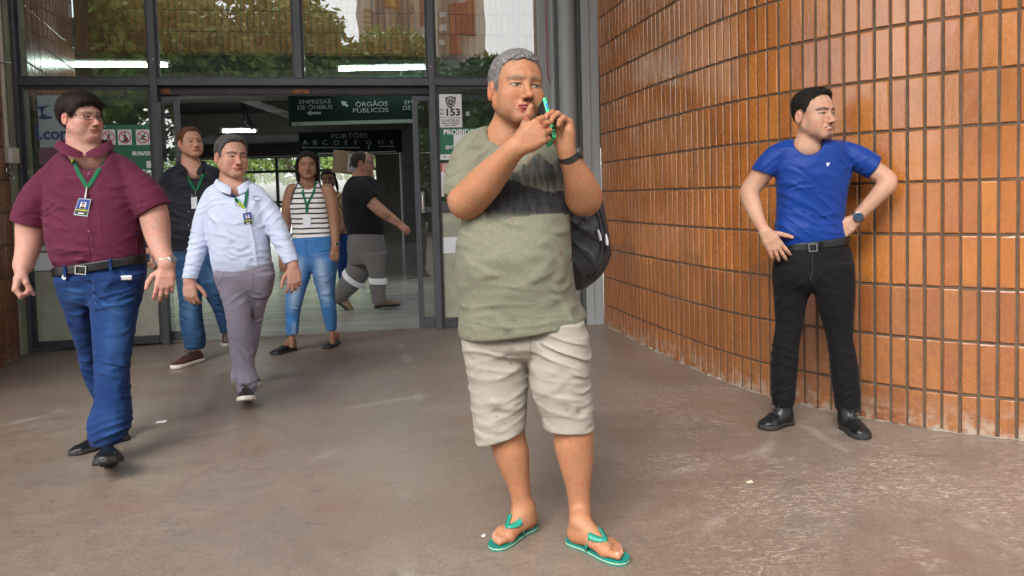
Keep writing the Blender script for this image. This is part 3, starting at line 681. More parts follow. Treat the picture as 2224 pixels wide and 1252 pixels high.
head_dot(236, 291); fpoly(t, 'pictogram_figure', [(234, 294), (243, 292), (243, 293.5), (238, 295), (239, 302), (242, 307), (240, 308), (236, 302), (231, 306), (230, 305), (234, 300)], BLACKP, o=.0128)
ft(t, '01/06/2021', 312, 334, 8.5, bold=.002, squash=.86); ft(t, 'E', 291, 334, 8.5, bold=.001); sticker('logo_plate', 318, 350, 332, 365, '', PAPER, o=.010, parent=t)
t = sticker('poster', 953, 205, 1004, 277, 'white poster with a dark badge, phone number 153 and 24 HORAS', PAPER)
sh = [(-11.5, -11), (0, -14), (11.5, -11), (10.5, 0), (7, 8), (0, 14), (-7, 8), (-10.5, 0)]
GP = mat('grey_print', (.10, .10, .11), .5)
fpoly(t, 'badge', [(978.5+x, 223+y) for x, y in sh], BLACKP); fpoly(t, 'badge', [(978.5+x*.78, 223.5+y*.74) for x, y in sh], mat('light_grey_print', (.38, .38, .39), .5), o=.0128); fpoly(t, 'badge', [(978.5+x*.5, 224+y*.52) for x, y in sh], GP, o=.0141)
ft(t, 'B', 978.5, 223, 5, PAPER, o=.0158); ft(t, 'GUARDA', 978.5, 212.3, 2.5, PAPER, o=.0158)
ft(t, '153', 983, 245, 15, BLACKP, bold=.003, squash=1.12); fring(t, 'phone_icon', 959, 244, 1, .5, BLACKP); fpoly(t, 'phone_icon', [(956.5, 237.5), (962.5, 237.5), (962.5, 249), (956.5, 249)], BLACKP); fpoly(t, 'phone_icon', [(957.3, 239), (961.7, 239), (961.7, 247), (957.3, 247)], PAPER, o=.013)
fpoly(t, 'rule', [(954, 255.2), (1003, 255.4), (1003, 256), (954, 255.8)], BLACKP); ft(t, '24 HORAS', 978.5, 263, 7, BLACKP, squash=.9); [fpoly(t, 'small_print', [(x0, y), (x1, y), (x1, y+1.6), (x0, y+1.6)], GP) for y, ws in ((268, ((960, 972), (974, 977), (979, 997))), (272, ((966, 975), (977, 980), (982, 991)))) for x0, x1 in ws]
t = sticker('notice', 953, 279, 1062, 347, 'green notice reading PROIBIDO below the white poster', GREENP); ft(t, 'PROIBIDO', 963, 288, 11, bold=.002, align='LEFT'); ft(t, 'ENTRADA', 968, 321, 7.5, bold=.001, align='LEFT'); sticker('white_strip', 954, 336, 1061, 346, '', PAPER, o=.010, parent=t); fpoly(t, 'logo', [(966, 338), (968, 341), (966, 344), (964, 341)], GREENP)
sticker('pictogram', 985, 293, 1018, 318, '', PAPER, o=.010, parent=t)
t = sticker('leaflet', 957, 355, 1012, 426, 'white leaflet with a red heading about harassment and small print', PAPER); fpoly(t, 'red_heading', [(957.5, 355.5), (1011, 355.5), (1011, 374), (975, 377), (958, 373)], REDP)
for s_, y in (('ASSÉDIO', 360), ('SEXUAL', 366), ('É CRIME', 372)): ft(t, s_, 961, y, 5, bold=.001, align='LEFT', o=.0135)
for y in (383, 386, 392, 400, 404): fpoly(t, 'small_print', [(961, y), (1003, y), (1003, y+.9), (961, y+.9)], mat('mid_grey_print', (.3, .3, .32), .6))
sticker('sticker', 1012, 243, 1020, 252, 'tiny black and white sticker on the glass right of the poster', mat('grey_sticker', (.35, .35, .35), .5))
# ------------------------------------------------------------------ grey steel column, downpipe, cable
yc = 6.86
col_ = thing('steel_column', tuple(at(1285, 705, yc)*np.array([1, 1, 0])), 'grey painted steel column between glazed front and curved brick wall', 'column')
xa, xb = at(1268, 400, yc)[0], at(1305, 400, yc)[0]
MB().box((xa, yc-.02, 0), (xb, yc+.25, 5.)).build('flange', GREY, col_, bevel=.006); MB().box((xa+.045, yc-.032, 0), (xa+.075, yc-.0205, 5.)).build('cover_strip', GREY, col_, bevel=.004)
MB().box((xa-.075, yc+.06, 0), (xa-.002, yc+.22, 5.)).build('web', noisy('shade_grey_paint', (.17, .18, .185), .15, 3., .6), col_); MB().box((xa-.39, yc+.12, 0), (xa-.0755, yc+.28, 5.)).build('flange', GREY, col_, bevel=.01)  # web's darker grey paints in the shade of the gap
xp = at(1237, 300, yc-.05)[0]; dp = thing('downpipe', (xp, yc, 0), 'round grey painted rain pipe fixed to the steel column', 'pipe')
MB().tube([(xp, yc, 0), (xp, yc, 5.)], .082, 28).build('pipe', GREY, dp, True)
for z in (1.0, 3.2): MB().tube([(xp, yc, z), (xp, yc, z+.035)], .088, 28).build('clamp', GREY, dp, True)
xp2 = at(1204, 300, yc)[0]; tag(MB().tube([(xp2, yc+.03, 0), (xp2, yc+.03, 5.)], .028, 14).build('pipe', GREY, smooth=True), 'slim grey conduit beside the round rain pipe', 'pipe')
tag(MB().tube([at(1186, -60, 6.84), at(1186, 20, 6.84), at(1187.5, 80, 6.83), at(1188, 130, 6.82), at(1190, 165, 6.82), at(1194, 180, 6.85)], .006, 6).build('cable', mat('red_cable', (.30, .05, .06), .5), smooth=True), 'thin dark red cable running down beside the grey pipes', 'cable')
# ------------------------------------------------------------------ conduit, box and tap on the left wall
Yl = 6.02
cx0 = at(14, 300, Yl); cq = thing('conduit', (cx0[0], Yl, 1.5), 'cream electrical conduit ending in a switch box at the left edge', 'pipe')
bx0, bx1 = at(11, 322, Yl), at(35, 355, Yl); bc = (bx0+bx1)/2
MB().tube([(bc[0]-.03, Yl, bx0[2]), (bc[0]-.03, Yl, 5.)], .017, 12).build('pipe', CREAM, cq, True); MB().tube([(bc[0]-.03, Yl, bx0[2]), (bc[0]-.03, Yl, bx0[2]+.035)], .024, 12).build('coupling', CREAM, cq, True)
MB().box((bx0[0], Yl-.035, bx1[2]), (bx1[0], Yl+.05, bx0[2])).build('box', CREAM, cq, bevel=.006); MB().box((bx1[0]-.035, Yl-.038, bx1[2]+.004), (bx1[0]-.004, Yl-.0355, bx0[2]-.004)).build('cover_plate', PAPER, cq)
tp = thing('tap', tuple(at(3, 376, 5.93)), 'small chrome water tap on a pipe beside the left brick wall', 'tap')
p0 = at(-3, 377, 5.93); p1 = at(14, 377, 5.93)
MB().tube([p0+(0, 0, .42), p0+(0, 0, .03), p0], .016, 10).build('pipe', CREAM, tp, True)
MB().tube([p0-(.02, 0, 0), p0+(.045, 0, 0)], .022, 10).build('fitting', mat('blue_tape', (.16, .30, .42), .5), tp, True)
MB().tube([p0+(.045, 0, 0), p1, p1+(.025, 0, -.010), p1+(.055, -.01, -.028), p1+(.065, -.01, -.045)], [.010, .012, .010, .009, .010], 10).build('spout', CHROME, tp, True)
MB().tube([p1+(.002, 0, .01), p1+(.002, 0, .045)], .006, 8).tube([p1+(-.025, 0, .046), p1+(.028, 0, .050)], .006, 8).build('handle', CHROME, tp, True)
tag(MB().tube([at(-2, 135, 5.95), at(22, 137, 6.1)], .007, 6).build('bracket', CHROME), 'thin metal bracket holding the conduit at the top left', 'bracket')
# ------------------------------------------------------------------ litter
def scrap(px, py, w_, h_, rz, m, label):
    p = gnd(px, py); v = [(-w_/2, -h_/2, .002), (w_/2, -h_/2, .003), (w_/2, h_/2, .008), (-w_/2, h_/2, .003)]; c_, s_ = math.cos(rz), math.sin(rz)
    tag(MB().add([(p[0]+x*c_-y*s_, p[1]+x*s_+y*c_, z) for x, y, z in v], [(0, 1, 2, 3)]).build('paper_scrap', m), label, 'litter')
scrap(350, 918, .055, .035, .1, PAPER, 'white paper slip on the floor beside the maroon shirt man'); scrap(1628, 1049, .028, .018, .2, CREAM, 'small cream scrap on the floor before the blue shirt man')
scrap(1050, 1166, .013, .011, .2, PAPER, 'white crumb on the floor beside the teal flip flop')
# ------------------------------------------------------------------ trees and the tower that the glass mirrors, trees behind the hall
LEAF = noisy('leaf_green', (.10, .17, .04), .5, 3., .65); LEAF2 = noisy('leaf_olive', (.24, .34, .07), .5, 3., .65); BARK = noisy('bark', (.09, .07, .05), .3, 12., .9)
def tree(x, y, h, r, label, m=LEAF, n=2600, ls=.16, seed=0, group=None, squash=.8):
    rs = np.random.RandomState(seed); t = thing('tree', (x, y, 0), label, 'tree', group)
    mb = MB(); hb = h*.45; mb.tube([(x, y, 0), (x+.1, y, hb*.6), (x, y+.1, hb)], [.22*h/8, .16*h/8, .13*h/8], 8)
    cl = []
    for i in range(16):
        a = rs.uniform(0, 6.28); rr = r*rs.uniform(.15, .85); zz = h*.62+rs.uniform(-.28, .34)*h*squash*.9*(1-.35*(rr/r)**2); p = np.array([x+rr*math.cos(a), y+rr*math.sin(a), zz]); cl.append(p)
        mb.tube([(x, y, hb*rs.uniform(.6, 1)), (np.array([x, y, hb])+p)/2+(0, 0, -.1), p], [.07*h/8, .05*h/8, .015], 5)
    mb.build('trunk', BARK, t, True)
    C = np.array(cl)[rs.randint(0, 16, n)]; d = rs.normal(size=(n, 3)); d /= np.linalg.norm(d, axis=1)[:, None]
    P = C+d*(r*.42*rs.uniform(.35, 1.05, n)**.6)[:, None]*np.array([1, 1, .62]); a = rs.normal(size=(n, 3)); a /= np.linalg.norm(a, axis=1)[:, None]; b = np.cross(a, rs.normal(size=(n, 3))); b /= np.linalg.norm(b, axis=1)[:, None]
    s = (ls*rs.uniform(.6, 1.3, n))[:, None]; V = np.stack([P-a*s, P-b*s*.5, P+a*s, P+b*s*.5], 1).reshape(-1, 3)-np.array([x, y, 0])
    put('crown', mesh_np('crown', V, np.arange(4*n).reshape(-1, 4), False), m, t)
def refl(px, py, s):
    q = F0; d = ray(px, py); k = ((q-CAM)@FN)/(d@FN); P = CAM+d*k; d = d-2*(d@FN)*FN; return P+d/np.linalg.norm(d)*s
WHO = ['olive street tree mirrored in the upper left corner pane', 'broad olive street tree mirrored beside the left mullion', 'olive street tree mirrored in the second upper pane', 'widest olive street tree mirrored above the doorway', 'green street tree mirrored at the foot of the cream tower', 'low green tree mirrored in front of the cream tower', 'round green tree mirrored in the right upper pane', 'small green tree mirrored beneath the red wall panel']
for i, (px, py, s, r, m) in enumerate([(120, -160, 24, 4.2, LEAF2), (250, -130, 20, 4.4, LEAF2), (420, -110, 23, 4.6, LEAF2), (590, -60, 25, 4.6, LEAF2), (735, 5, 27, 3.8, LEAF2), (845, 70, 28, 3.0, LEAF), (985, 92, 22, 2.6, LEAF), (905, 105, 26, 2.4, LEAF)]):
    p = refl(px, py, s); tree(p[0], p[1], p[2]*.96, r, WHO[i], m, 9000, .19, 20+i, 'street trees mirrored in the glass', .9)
ADDED_SHRUBS = ['dark shrub mirrored low in the far left pane', 'dark shrub mirrored behind the maroon shirt', 'dark shrub mirrored low beside the open doorway', 'dark shrub mirrored in the left door leaf', 'dark shrub mirrored at the middle of the doorway glass', 'dark shrub mirrored in the right door leaf', 'dark shrub mirrored behind the white 153 poster']
for i in range(7):  # low dark mass added so the mirrored horizon is not bright
    p = refl(80+170*i, 380, 17+(i % 2)*2); tree(p[0], p[1], 3.3, 2.4, ADDED_SHRUBS[i], LEAF, 2200, .13, 60+i, 'shrubs mirrored in the glass', 1.3)
BACK = ['leftmost bright tree outside the back windows', 'second bright tree from the left outside the back windows', 'third bright tree outside the back windows', 'tall bright tree outside the back windows behind the pale blue shirt', 'bright tree outside the back windows nearest the striped top woman']
for i in range(5):
    x = -24+3.9*i+rnd.uniform(-1, 1); tree(x, 38+rnd.uniform(-2, 6), rnd.uniform(6., 8.5), 3.4, BACK[i], noisy('sunny_leaf', (.16, .24, .05), .5, 2., .7), 2600, .2, 40+i, 'trees outside the back windows')
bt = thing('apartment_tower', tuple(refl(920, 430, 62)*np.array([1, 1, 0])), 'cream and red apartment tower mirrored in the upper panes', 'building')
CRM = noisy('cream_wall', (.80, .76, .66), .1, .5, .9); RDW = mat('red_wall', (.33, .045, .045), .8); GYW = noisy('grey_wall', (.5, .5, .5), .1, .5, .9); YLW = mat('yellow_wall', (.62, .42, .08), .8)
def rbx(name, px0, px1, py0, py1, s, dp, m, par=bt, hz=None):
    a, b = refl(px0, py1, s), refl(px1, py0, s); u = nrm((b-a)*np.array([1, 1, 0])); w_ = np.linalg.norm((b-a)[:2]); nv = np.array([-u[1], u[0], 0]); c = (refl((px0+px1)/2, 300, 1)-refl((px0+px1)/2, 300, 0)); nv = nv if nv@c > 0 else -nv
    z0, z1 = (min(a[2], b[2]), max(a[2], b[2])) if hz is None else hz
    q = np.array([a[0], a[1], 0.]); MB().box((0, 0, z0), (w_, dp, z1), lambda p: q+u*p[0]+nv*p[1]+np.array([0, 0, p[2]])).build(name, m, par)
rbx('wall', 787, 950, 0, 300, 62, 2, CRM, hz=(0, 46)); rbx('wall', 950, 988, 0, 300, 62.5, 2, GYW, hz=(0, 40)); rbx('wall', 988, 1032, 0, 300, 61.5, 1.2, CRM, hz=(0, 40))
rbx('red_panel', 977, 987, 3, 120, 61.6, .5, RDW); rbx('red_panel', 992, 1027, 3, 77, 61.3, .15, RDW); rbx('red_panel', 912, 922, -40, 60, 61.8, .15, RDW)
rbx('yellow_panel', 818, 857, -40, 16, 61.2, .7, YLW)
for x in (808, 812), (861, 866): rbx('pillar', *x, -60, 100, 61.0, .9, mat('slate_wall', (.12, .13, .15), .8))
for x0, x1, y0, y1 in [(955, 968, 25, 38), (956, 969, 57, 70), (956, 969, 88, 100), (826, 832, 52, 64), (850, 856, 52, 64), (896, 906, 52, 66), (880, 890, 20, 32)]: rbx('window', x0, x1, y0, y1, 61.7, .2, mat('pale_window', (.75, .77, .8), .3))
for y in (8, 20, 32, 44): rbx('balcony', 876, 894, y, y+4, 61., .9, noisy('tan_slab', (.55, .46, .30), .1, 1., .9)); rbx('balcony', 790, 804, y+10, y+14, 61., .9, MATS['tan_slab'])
# ------------------------------------------------------------------ anatomy
def rotm(yaw=0, pitch=0, roll=0):
    """degrees; yaw + turns the face to the viewer's right, pitch + lifts it, roll + tips the crown to the viewer's right"""
    y, p, r = R_(yaw), R_(-pitch), R_(roll)
    Z = np.array([[math.cos(y), -math.sin(y), 0], [math.sin(y), math.cos(y), 0], [0, 0, 1]])
    X = np.array([[1, 0, 0], [0, math.cos(p), -math.sin(p)], [0, math.sin(p), math.cos(p)]])
    Y = np.array([[math.cos(r), 0, math.sin(r)], [0, 1, 0], [-math.sin(r), 0, math.cos(r)]])
    return Z@X@Y
def mirror(q):
    m = q.copy(); m[:, 0] = np.abs(m[:, 0]); return m
def head_d(q, fat=.3, fem=0., nose=1., brow=1., lip=1., open_=0., age=0.):
    """head in its own frame: origin between the eyes' height and the ears, face towards -y, 0.235 tall"""
    m = mirror(q); f = fat
    d = ell(q, (0, .010, .034), (.0755, .096, .085))
    d = smin(d, ell(q, (0, -.026, .012), (.066, .066, .088)), .03)
    d = smin(d, ell(q, (0, -.034, -.052), (.053+.012*f, .054+.004*f, .060)), .035)
    d = smin(d, cap(m, (.050+.010*f, -.004, -.050), (.018, -.070, -.096), .020+.008*f, .017), .028)
    d = smin(d, ell(q, (0, -.080, -.096), (.024, .019, .017)), .022)
    d = smin(d, ell(m, (.043+.004*f, -.058, -.030), (.024+.006*f, .026, .024)), .026)
    d = smin(d, ell(m, (.040+.004*f, -.052, -.065), (.022+.008*f, .026, .026)), .026)
    if f > .4: d = smin(d, ell(q, (0, -.042, -.112), (.046, .042, .022)), .03)
    d = smin(d, cap(m, (.010, -.0905, .023), (.043, -.076, .021), .0085*brow, .008*brow), .014)
    # eyes
    d = smax(d, -ell(m, (.0325, -.1005, -.001), (.0195, .0185, .0120)), .012)
    d = smin(d, ell(m, (.032, -.0765, -.001), (.0165, .0135, .0125)), .003)
    d = smin(d, cap(m, (.018, -.0885, .0065), (.046, -.0800, .0055), .0034, .0034), .004)       # upper lid fold
    d = smin(d, cap(m, (.019, -.0880, -.0075), (.045, -.0800, -.0065), .003, .003), .005)       # lower lid
    if age:
        for zz, w_ in ((.046, .030), (.056, .034), (.066, .028)): d = smax(d, -cap(m, (0, -.0965+.25*(zz-.046), zz), (w_, -.0860+.25*(zz-.046), zz-.003), .0013*age, .0006), .004)
        d = smin(d, ell(m, (.032, -.0835, -.0165), (.0135, .0070, .0055)), .005)
        d = smax(d, -cap(m, (.024, -.0865, -.0205), (.040, -.0800, -.0215), .0012*age, .0008), .004)
    # nose
    n = nose
    d = smin(d, cap(q, (0, -.0890, .010), (0, -.1110*1-.002*n, -.034), .0068, .0100*n), .012)
    d = smin(d, ell(q, (0, -.1105-.003*n, -.0375), (.0125*n, .0125*n, .0112*n)), .008)
    d = smin(d, ell(m, (.0130*n, -.1005, -.0410), (.0078*n, .0105, .0085)), .006)
    d = smax(d, -ell(m, (.0068*n, -.1085, -.0490), (.0038, .006, .004)), .003)
    d = smax(d, -cap(m, (.0225, -.098, -.044), (.0315, -.087, -.068), .0036+.001*f, .0026), .009)  # cheek crease
    # mouth
    l = lip
    d = smin(d, ell(q, (0, -.0835, -.066), (.030, .0165, .020)), .014)
    d = smin(d, cap(m, (.004, -.1005, -.0620), (.0225, -.0905, -.0655), .0052*l, .0028), .005)
    d = smin(d, cap(m, (.000, -.0985, -.0725), (.0205, -.0900, -.0685), .0062*l, .0028), .005)
    d = smax(d, -cap(m, (.000, -.1060, -.0668), (.0245, -.0935, -.0668), .0020+.002*open_, .0014), .003)
    d = smax(d, -ell(q, (0, -.104, -.0825), (.017, .008, .0045)), .010)
    # ears
    er = rotm(0, 0, 0)
    e = ell(m, (.0790, .0150, -.0080), (.0085, .0190, .0310)); e = smax(e, -ell(m, (.0900, .0110, -.0050), (.0100, .0105, .0190)), .006)
    d = smin(d, e, .007)
    return d
def hairline(q, L):
    ph = np.arctan2(np.abs(q[:, 0]), -q[:, 1]); return q[:, 2]-np.interp(ph, L[0], L[1]).astype(np.float32)
HL = ([0, .5, .85, 1.02, 1.18, 1.36, 1.48, 1.95, 2.15, 2.6, 3.15], [.066, .065, .058, .03, -.018, -.020, .026, .026, -.02, -.055, -.06])
def hair_d(q, L=HL, top=.014, side=.008, back=.012, lift=0., seed=2, rough=.0006, parting=None):
    g = hairline(q, L) + .0045*noise3(q, 220., seed)
    t = np.clip(g/.022, 0, 1); t = t*t*(3-2*t)
    up = np.clip((q[:, 2]-.03)/.07, 0, 1)
    th = (side+(top-side)*up+back*np.clip((q[:, 1]-.02)/.08, 0, 1)*.5)*(.25+.75*t)
    if lift: th = th+lift*np.clip((-q[:, 1]-.02)/.06, 0, 1)*up
    d = ell(q, (0, .010, .034), (.0755, .096, .085)); d = smin(d, ell(q, (0, -.026, .012), (.066, .066, .088)), .03)
    st = q*np.array([1, .25, .6], np.float32)
    d = d-th-rough*noise3(st, 420., seed+1)-rough*.8*noise3(st, 900., seed+2)
    return np.maximum(d, -g)
def seg2(u, v, a, b):
    """distance in a plane to a segment"""
    a = np.array(a); b = np.array(b); ba = b-a; t = np.clip(((u-a[0])*ba[0]+(v-a[1])*ba[1])/(ba@ba), 0, 1)
    return np.hypot(u-a[0]-t*ba[0], v-a[1]-t*ba[1])
def sstep(x, a, b):
    t = np.clip((x-a)/(b-a), 0, 1); return t*t*(3-2*t)
def mixc(C, c, w): return C*(1-w[:, None])+np.asarray(c, np.float32)*w[:, None]
def face_col(q, C, skin, o):
    """what the skin itself carries: lips, brows, lashes, iris, beard shadow, flush"""
    m = mirror(q); x, y, z = m.T; fr = sstep(-y, .045, .065); sk = np.asarray(skin, np.float32)
    red = sk*np.array([1.12, .80, .74], np.float32)
    C = mixc(C, red, .55*np.exp(-((x-.038)**2+(z+.035)**2)/.018**2)*fr*o.get('flush', 1))
    C = mixc(C, red, .65*np.exp(-(x**2+(z+.038)**2)/.014**2)*sstep(-y, .09, .1)*o.get('flush', 1))
    C = mixc(C, red, .6*sstep(x, .074, .080)*o.get('flush', 1))
    st = o.get('stubble', 0)
    if st:
        b = sstep(-z, .050, .062)*sstep(-z, .14, .12)*fr; mu = np.exp(-(seg2(x, z, (0, -.055), (.026, -.064))/.006)**2)*fr
        C = mixc(C, o.get('beard', (.05, .04, .035)), np.clip(st*np.maximum(b*.6, 0)+o.get('mous', 0)*mu, 0, .92)*(.75+.25*noise3(q, 700., 5)))
    if o.get('goatee'):
        gd = np.maximum(np.exp(-(np.hypot(x*.8, z+.100)/.017)**2), np.exp(-(seg2(x, z, (0, -.0565), (.027, -.066))/.0042)**2))
        C = mixc(C, (.03, .022, .018), np.clip(o['goatee']*gd*fr, 0, .9))
    lipc = o.get('lip', tuple(sk*np.array([.95, .52, .50])))
    lw = np.maximum(sstep(.0058-seg2(x, z, (.003, -.0625), (.023, -.0660)), 0, .002), sstep(.0070-seg2(x, z, (0, -.0720), (.021, -.0685)), 0, .002))
    C = mixc(C, lipc, lw*sstep(-y, .082, .088)*.85)
    C = mixc(C, (.05, .018, .015), sstep(.0019-seg2(x, z, (0, -.0668), (.0245, -.0668)), -.0006, .0008)*fr*.9)  # dark line paints the shade between the lips
    if o.get('teeth'):
        C = mixc(C, (.62, .58, .50), sstep(.0030-seg2(x, z, (0, -.0664), (.015, -.0660)), -.0004, .0008)*fr)
    if o.get('hair'):
        gg = hairline(q, o['hair'][0]); w_ = sstep(gg, -.011, .006)*np.clip(.62+.55*noise3(q*np.array([1, .4, .6], np.float32), 700., 9), 0, 1); C = mixc(C, o['hair'][1], np.clip(w_, 0, .92))
    # brows
    bd = np.minimum(seg2(x, z, (.013, .0185), (.034, .0245)), seg2(x, z, (.034, .0245), (.052, .0185)))
    C = mixc(C, o.get('browc', (.03, .022, .018)), sstep(.0048*o.get('browt', 1.15)-bd, -.0012, .0016)*fr*o.get('browa', .85)*(.85+.15*noise3(q, 900., 3)))
    # eyes
    sq = o.get('squint', .8); ez = np.abs(z+.0005)/(.0064*sq); ex = np.abs(x-.0325)/.0160
    el = ex**2+ez**1.6; w = sstep(1.12-el, 0, .22)*fr
    C = mixc(C, sk*np.array([.42, .36, .34], np.float32), sstep(2.3-el, 0, .9)*fr*.6)
    C = mixc(C, (.34, .29, .26), w)
    gz = o.get('gaze', 0.); ix = np.sign(q[:, 0])*gz
    C = mixc(C, o.get('iris', (.05, .028, .015)), sstep(.0066-np.hypot(x-.0325-ix, z), -.0008, .001)*w)
    C = mixc(C, (.012, .009, .008), sstep(.0021-np.abs(seg2(x, z, (.019, .0012), (.032, .0056*sq)) if False else np.minimum(seg2(x, z, (.018, .0008), (.032, .0056*sq)), seg2(x, z, (.032, .0056*sq), (.0475, .0012)))), -.0008, .0008)*fr*.9)
    C = mixc(C, (.02, .01, .008), sstep(.0042-np.hypot(x-.0068, z+.0470), -.001, .001)*sstep(-y, .098, .102)*.8)  # nostrils coloured dark for the shade inside them
    return C
def face_frame(o, R, s):
    o = np.asarray(o, np.float32); R = np.asarray(R, np.float32)
    return lambda P: (P-o)@R/s
# hands ---------------------------------------------------------------
FING = [(.030, .092, .072), (.0100, .097, .081), (-.0100, .092, .074), (-.0285, .081, .058)]
def hand_parts(W, ey, ez, side, curls, thumb, s=1., spread=(.12, .03, -.05, -.14)):
    """side -1 = right hand, +1 = left. curls: per finger three angles (degrees). thumb: three directions (x towards thumb side, y along the hand, z out of the back)"""
    ey = nrm(ey); ez = np.asarray(ez, float); ez = nrm(ez-ey*(ez@ey)); ex = np.cross(ey, ez)*side
    W = np.asarray(W, float); T = lambda x, y, z: W+s*(ex*x+ey*y+ez*z)
    palm = []; fing = []; tips = []
    for (bx, by, ln), c, sp in zip(FING, curls, spread):
        palm.append(([T(bx*.42, .004, 0), T(bx*.8, by*.55, .002), T(bx, by, 0)], [.0165*s, .0150*s, .0118*s]))
        a = 0; p = np.array([bx, by, 0.]); pts = [T(*p)]
        for ang, fl in zip(c, (.46, .30, .24)):
            a += R_(ang); dv = np.array([math.sin(sp)*math.cos(a), math.cos(sp)*math.cos(a), -math.sin(a)]); p = p+dv*ln*fl; pts.append(T(*p))
        fing.append((pts, [.0102*s, .0092*s, .0084*s, .0072*s])); tips.append(pts[-1])
    palm.append(([T(.008, .012, -.006), T(.026, .040, -.010)], [.0175*s, .0150*s]))
    palm.append(([T(-.012, .015, -.006), T(-.025, .055, -.006)], [.0150*s, .0130*s]))
    p = np.array([.022, .026, -.010]); pts = [T(*p)]
    for dv, ln in zip(thumb, (.040, .033, .027)): p = p+nrm(dv)*ln; pts.append(T(*p))
    fing.append((pts, [.0150*s, .0122*s, .0110*s, .0088*s])); tips.append(pts[-1])
    return palm, fing, tips
def segs(P, pts, rs):
    d = cap(P, pts[0], pts[1], rs[0], rs[1])
    for i in range(1, len(pts)-1): d = smin(d, cap(P, pts[i], pts[i+1], rs[i], rs[i+1]), .004)
    return d
def hand_fn(palm, fing):
    def fn(P):
        d = segs(P, *palm[0])
        for p in palm[1:]: d = smin(d, segs(P, *p), .016)
        for f in fing: d = smin(d, segs(P, *f), .0055)
        return d
    pts = np.array([p for q in palm+fing for p in q[0]])
    return fn, pts.min(0)-.02, pts.max(0)+.02
RELAX = [(22, 28, 16), (28, 34, 20), (32, 38, 22), (36, 40, 22)]
TH_RELAX = [(.62, .70, -.30), (.32, .92, -.25), (.10, .98, -.18)]
# bare foot / shoe: u = heel to toe, v = to the big-toe side ----------------------------------------------------------
def foot_fn(O, u, side_v, s=1.):
    O = np.asarray(O, float); u = nrm(u); z = np.array([0, 0, 1.]); v = nrm(side_v)
    T = lambda a, b, c: O+s*(u*a+v*b+z*c)
    S = [([T(.030, 0, .032), T(.045, .002, .085)], [.031, .037]), ([T(.050, .002, .080), T(.110, .008, .056), T(.165, .010, .030)], [.036, .031, .021]),
         ([T(.030, 0, .030), T(.100, -.022, .020), T(.165, -.034, .017)], [.029, .021, .017]), ([T(.035, .004, .030), T(.110, .022, .030), T(.180, .028, .019)], [.028, .020, .019]),
         ([T(.172, -.030, .017), T(.185, .026, .018)], [.017, .018])]
    toes = [([T(.186, .029, .018), T(.212, .030, .017), T(.240, .026, .015)], [.0150, .0142, .0132])]
    for i, (vo, ln, a0) in enumerate(((.006, .046, .192), (-.010, .041, .190), (-.024, .034, .185), (-.0365, .027, .178))):
        toes.append(([T(a0, vo, .018), T(a0+ln*.55, vo-.001*i, .0175), T(a0+ln, vo-.002*i, .0105)], [.0100, .0093, .0086]))
    sc = lambda q: (q[0], [r*s for r in q[1]])
    S = [sc(q) for q in S]; toes = [sc(q) for q in toes]
    def fn(P):
        d = segs(P, *S[0])
        for q in S[1:]: d = smin(d, segs(P, *q), .028)
        for t in toes: d = smin(d, segs(P, *t), .005)
        return d
    pts = np.array([p for q in S+toes for p in q[0]])
    return fn, pts.min(0)-.045, pts.max(0)+.045, [t[0][-1] for t in toes]
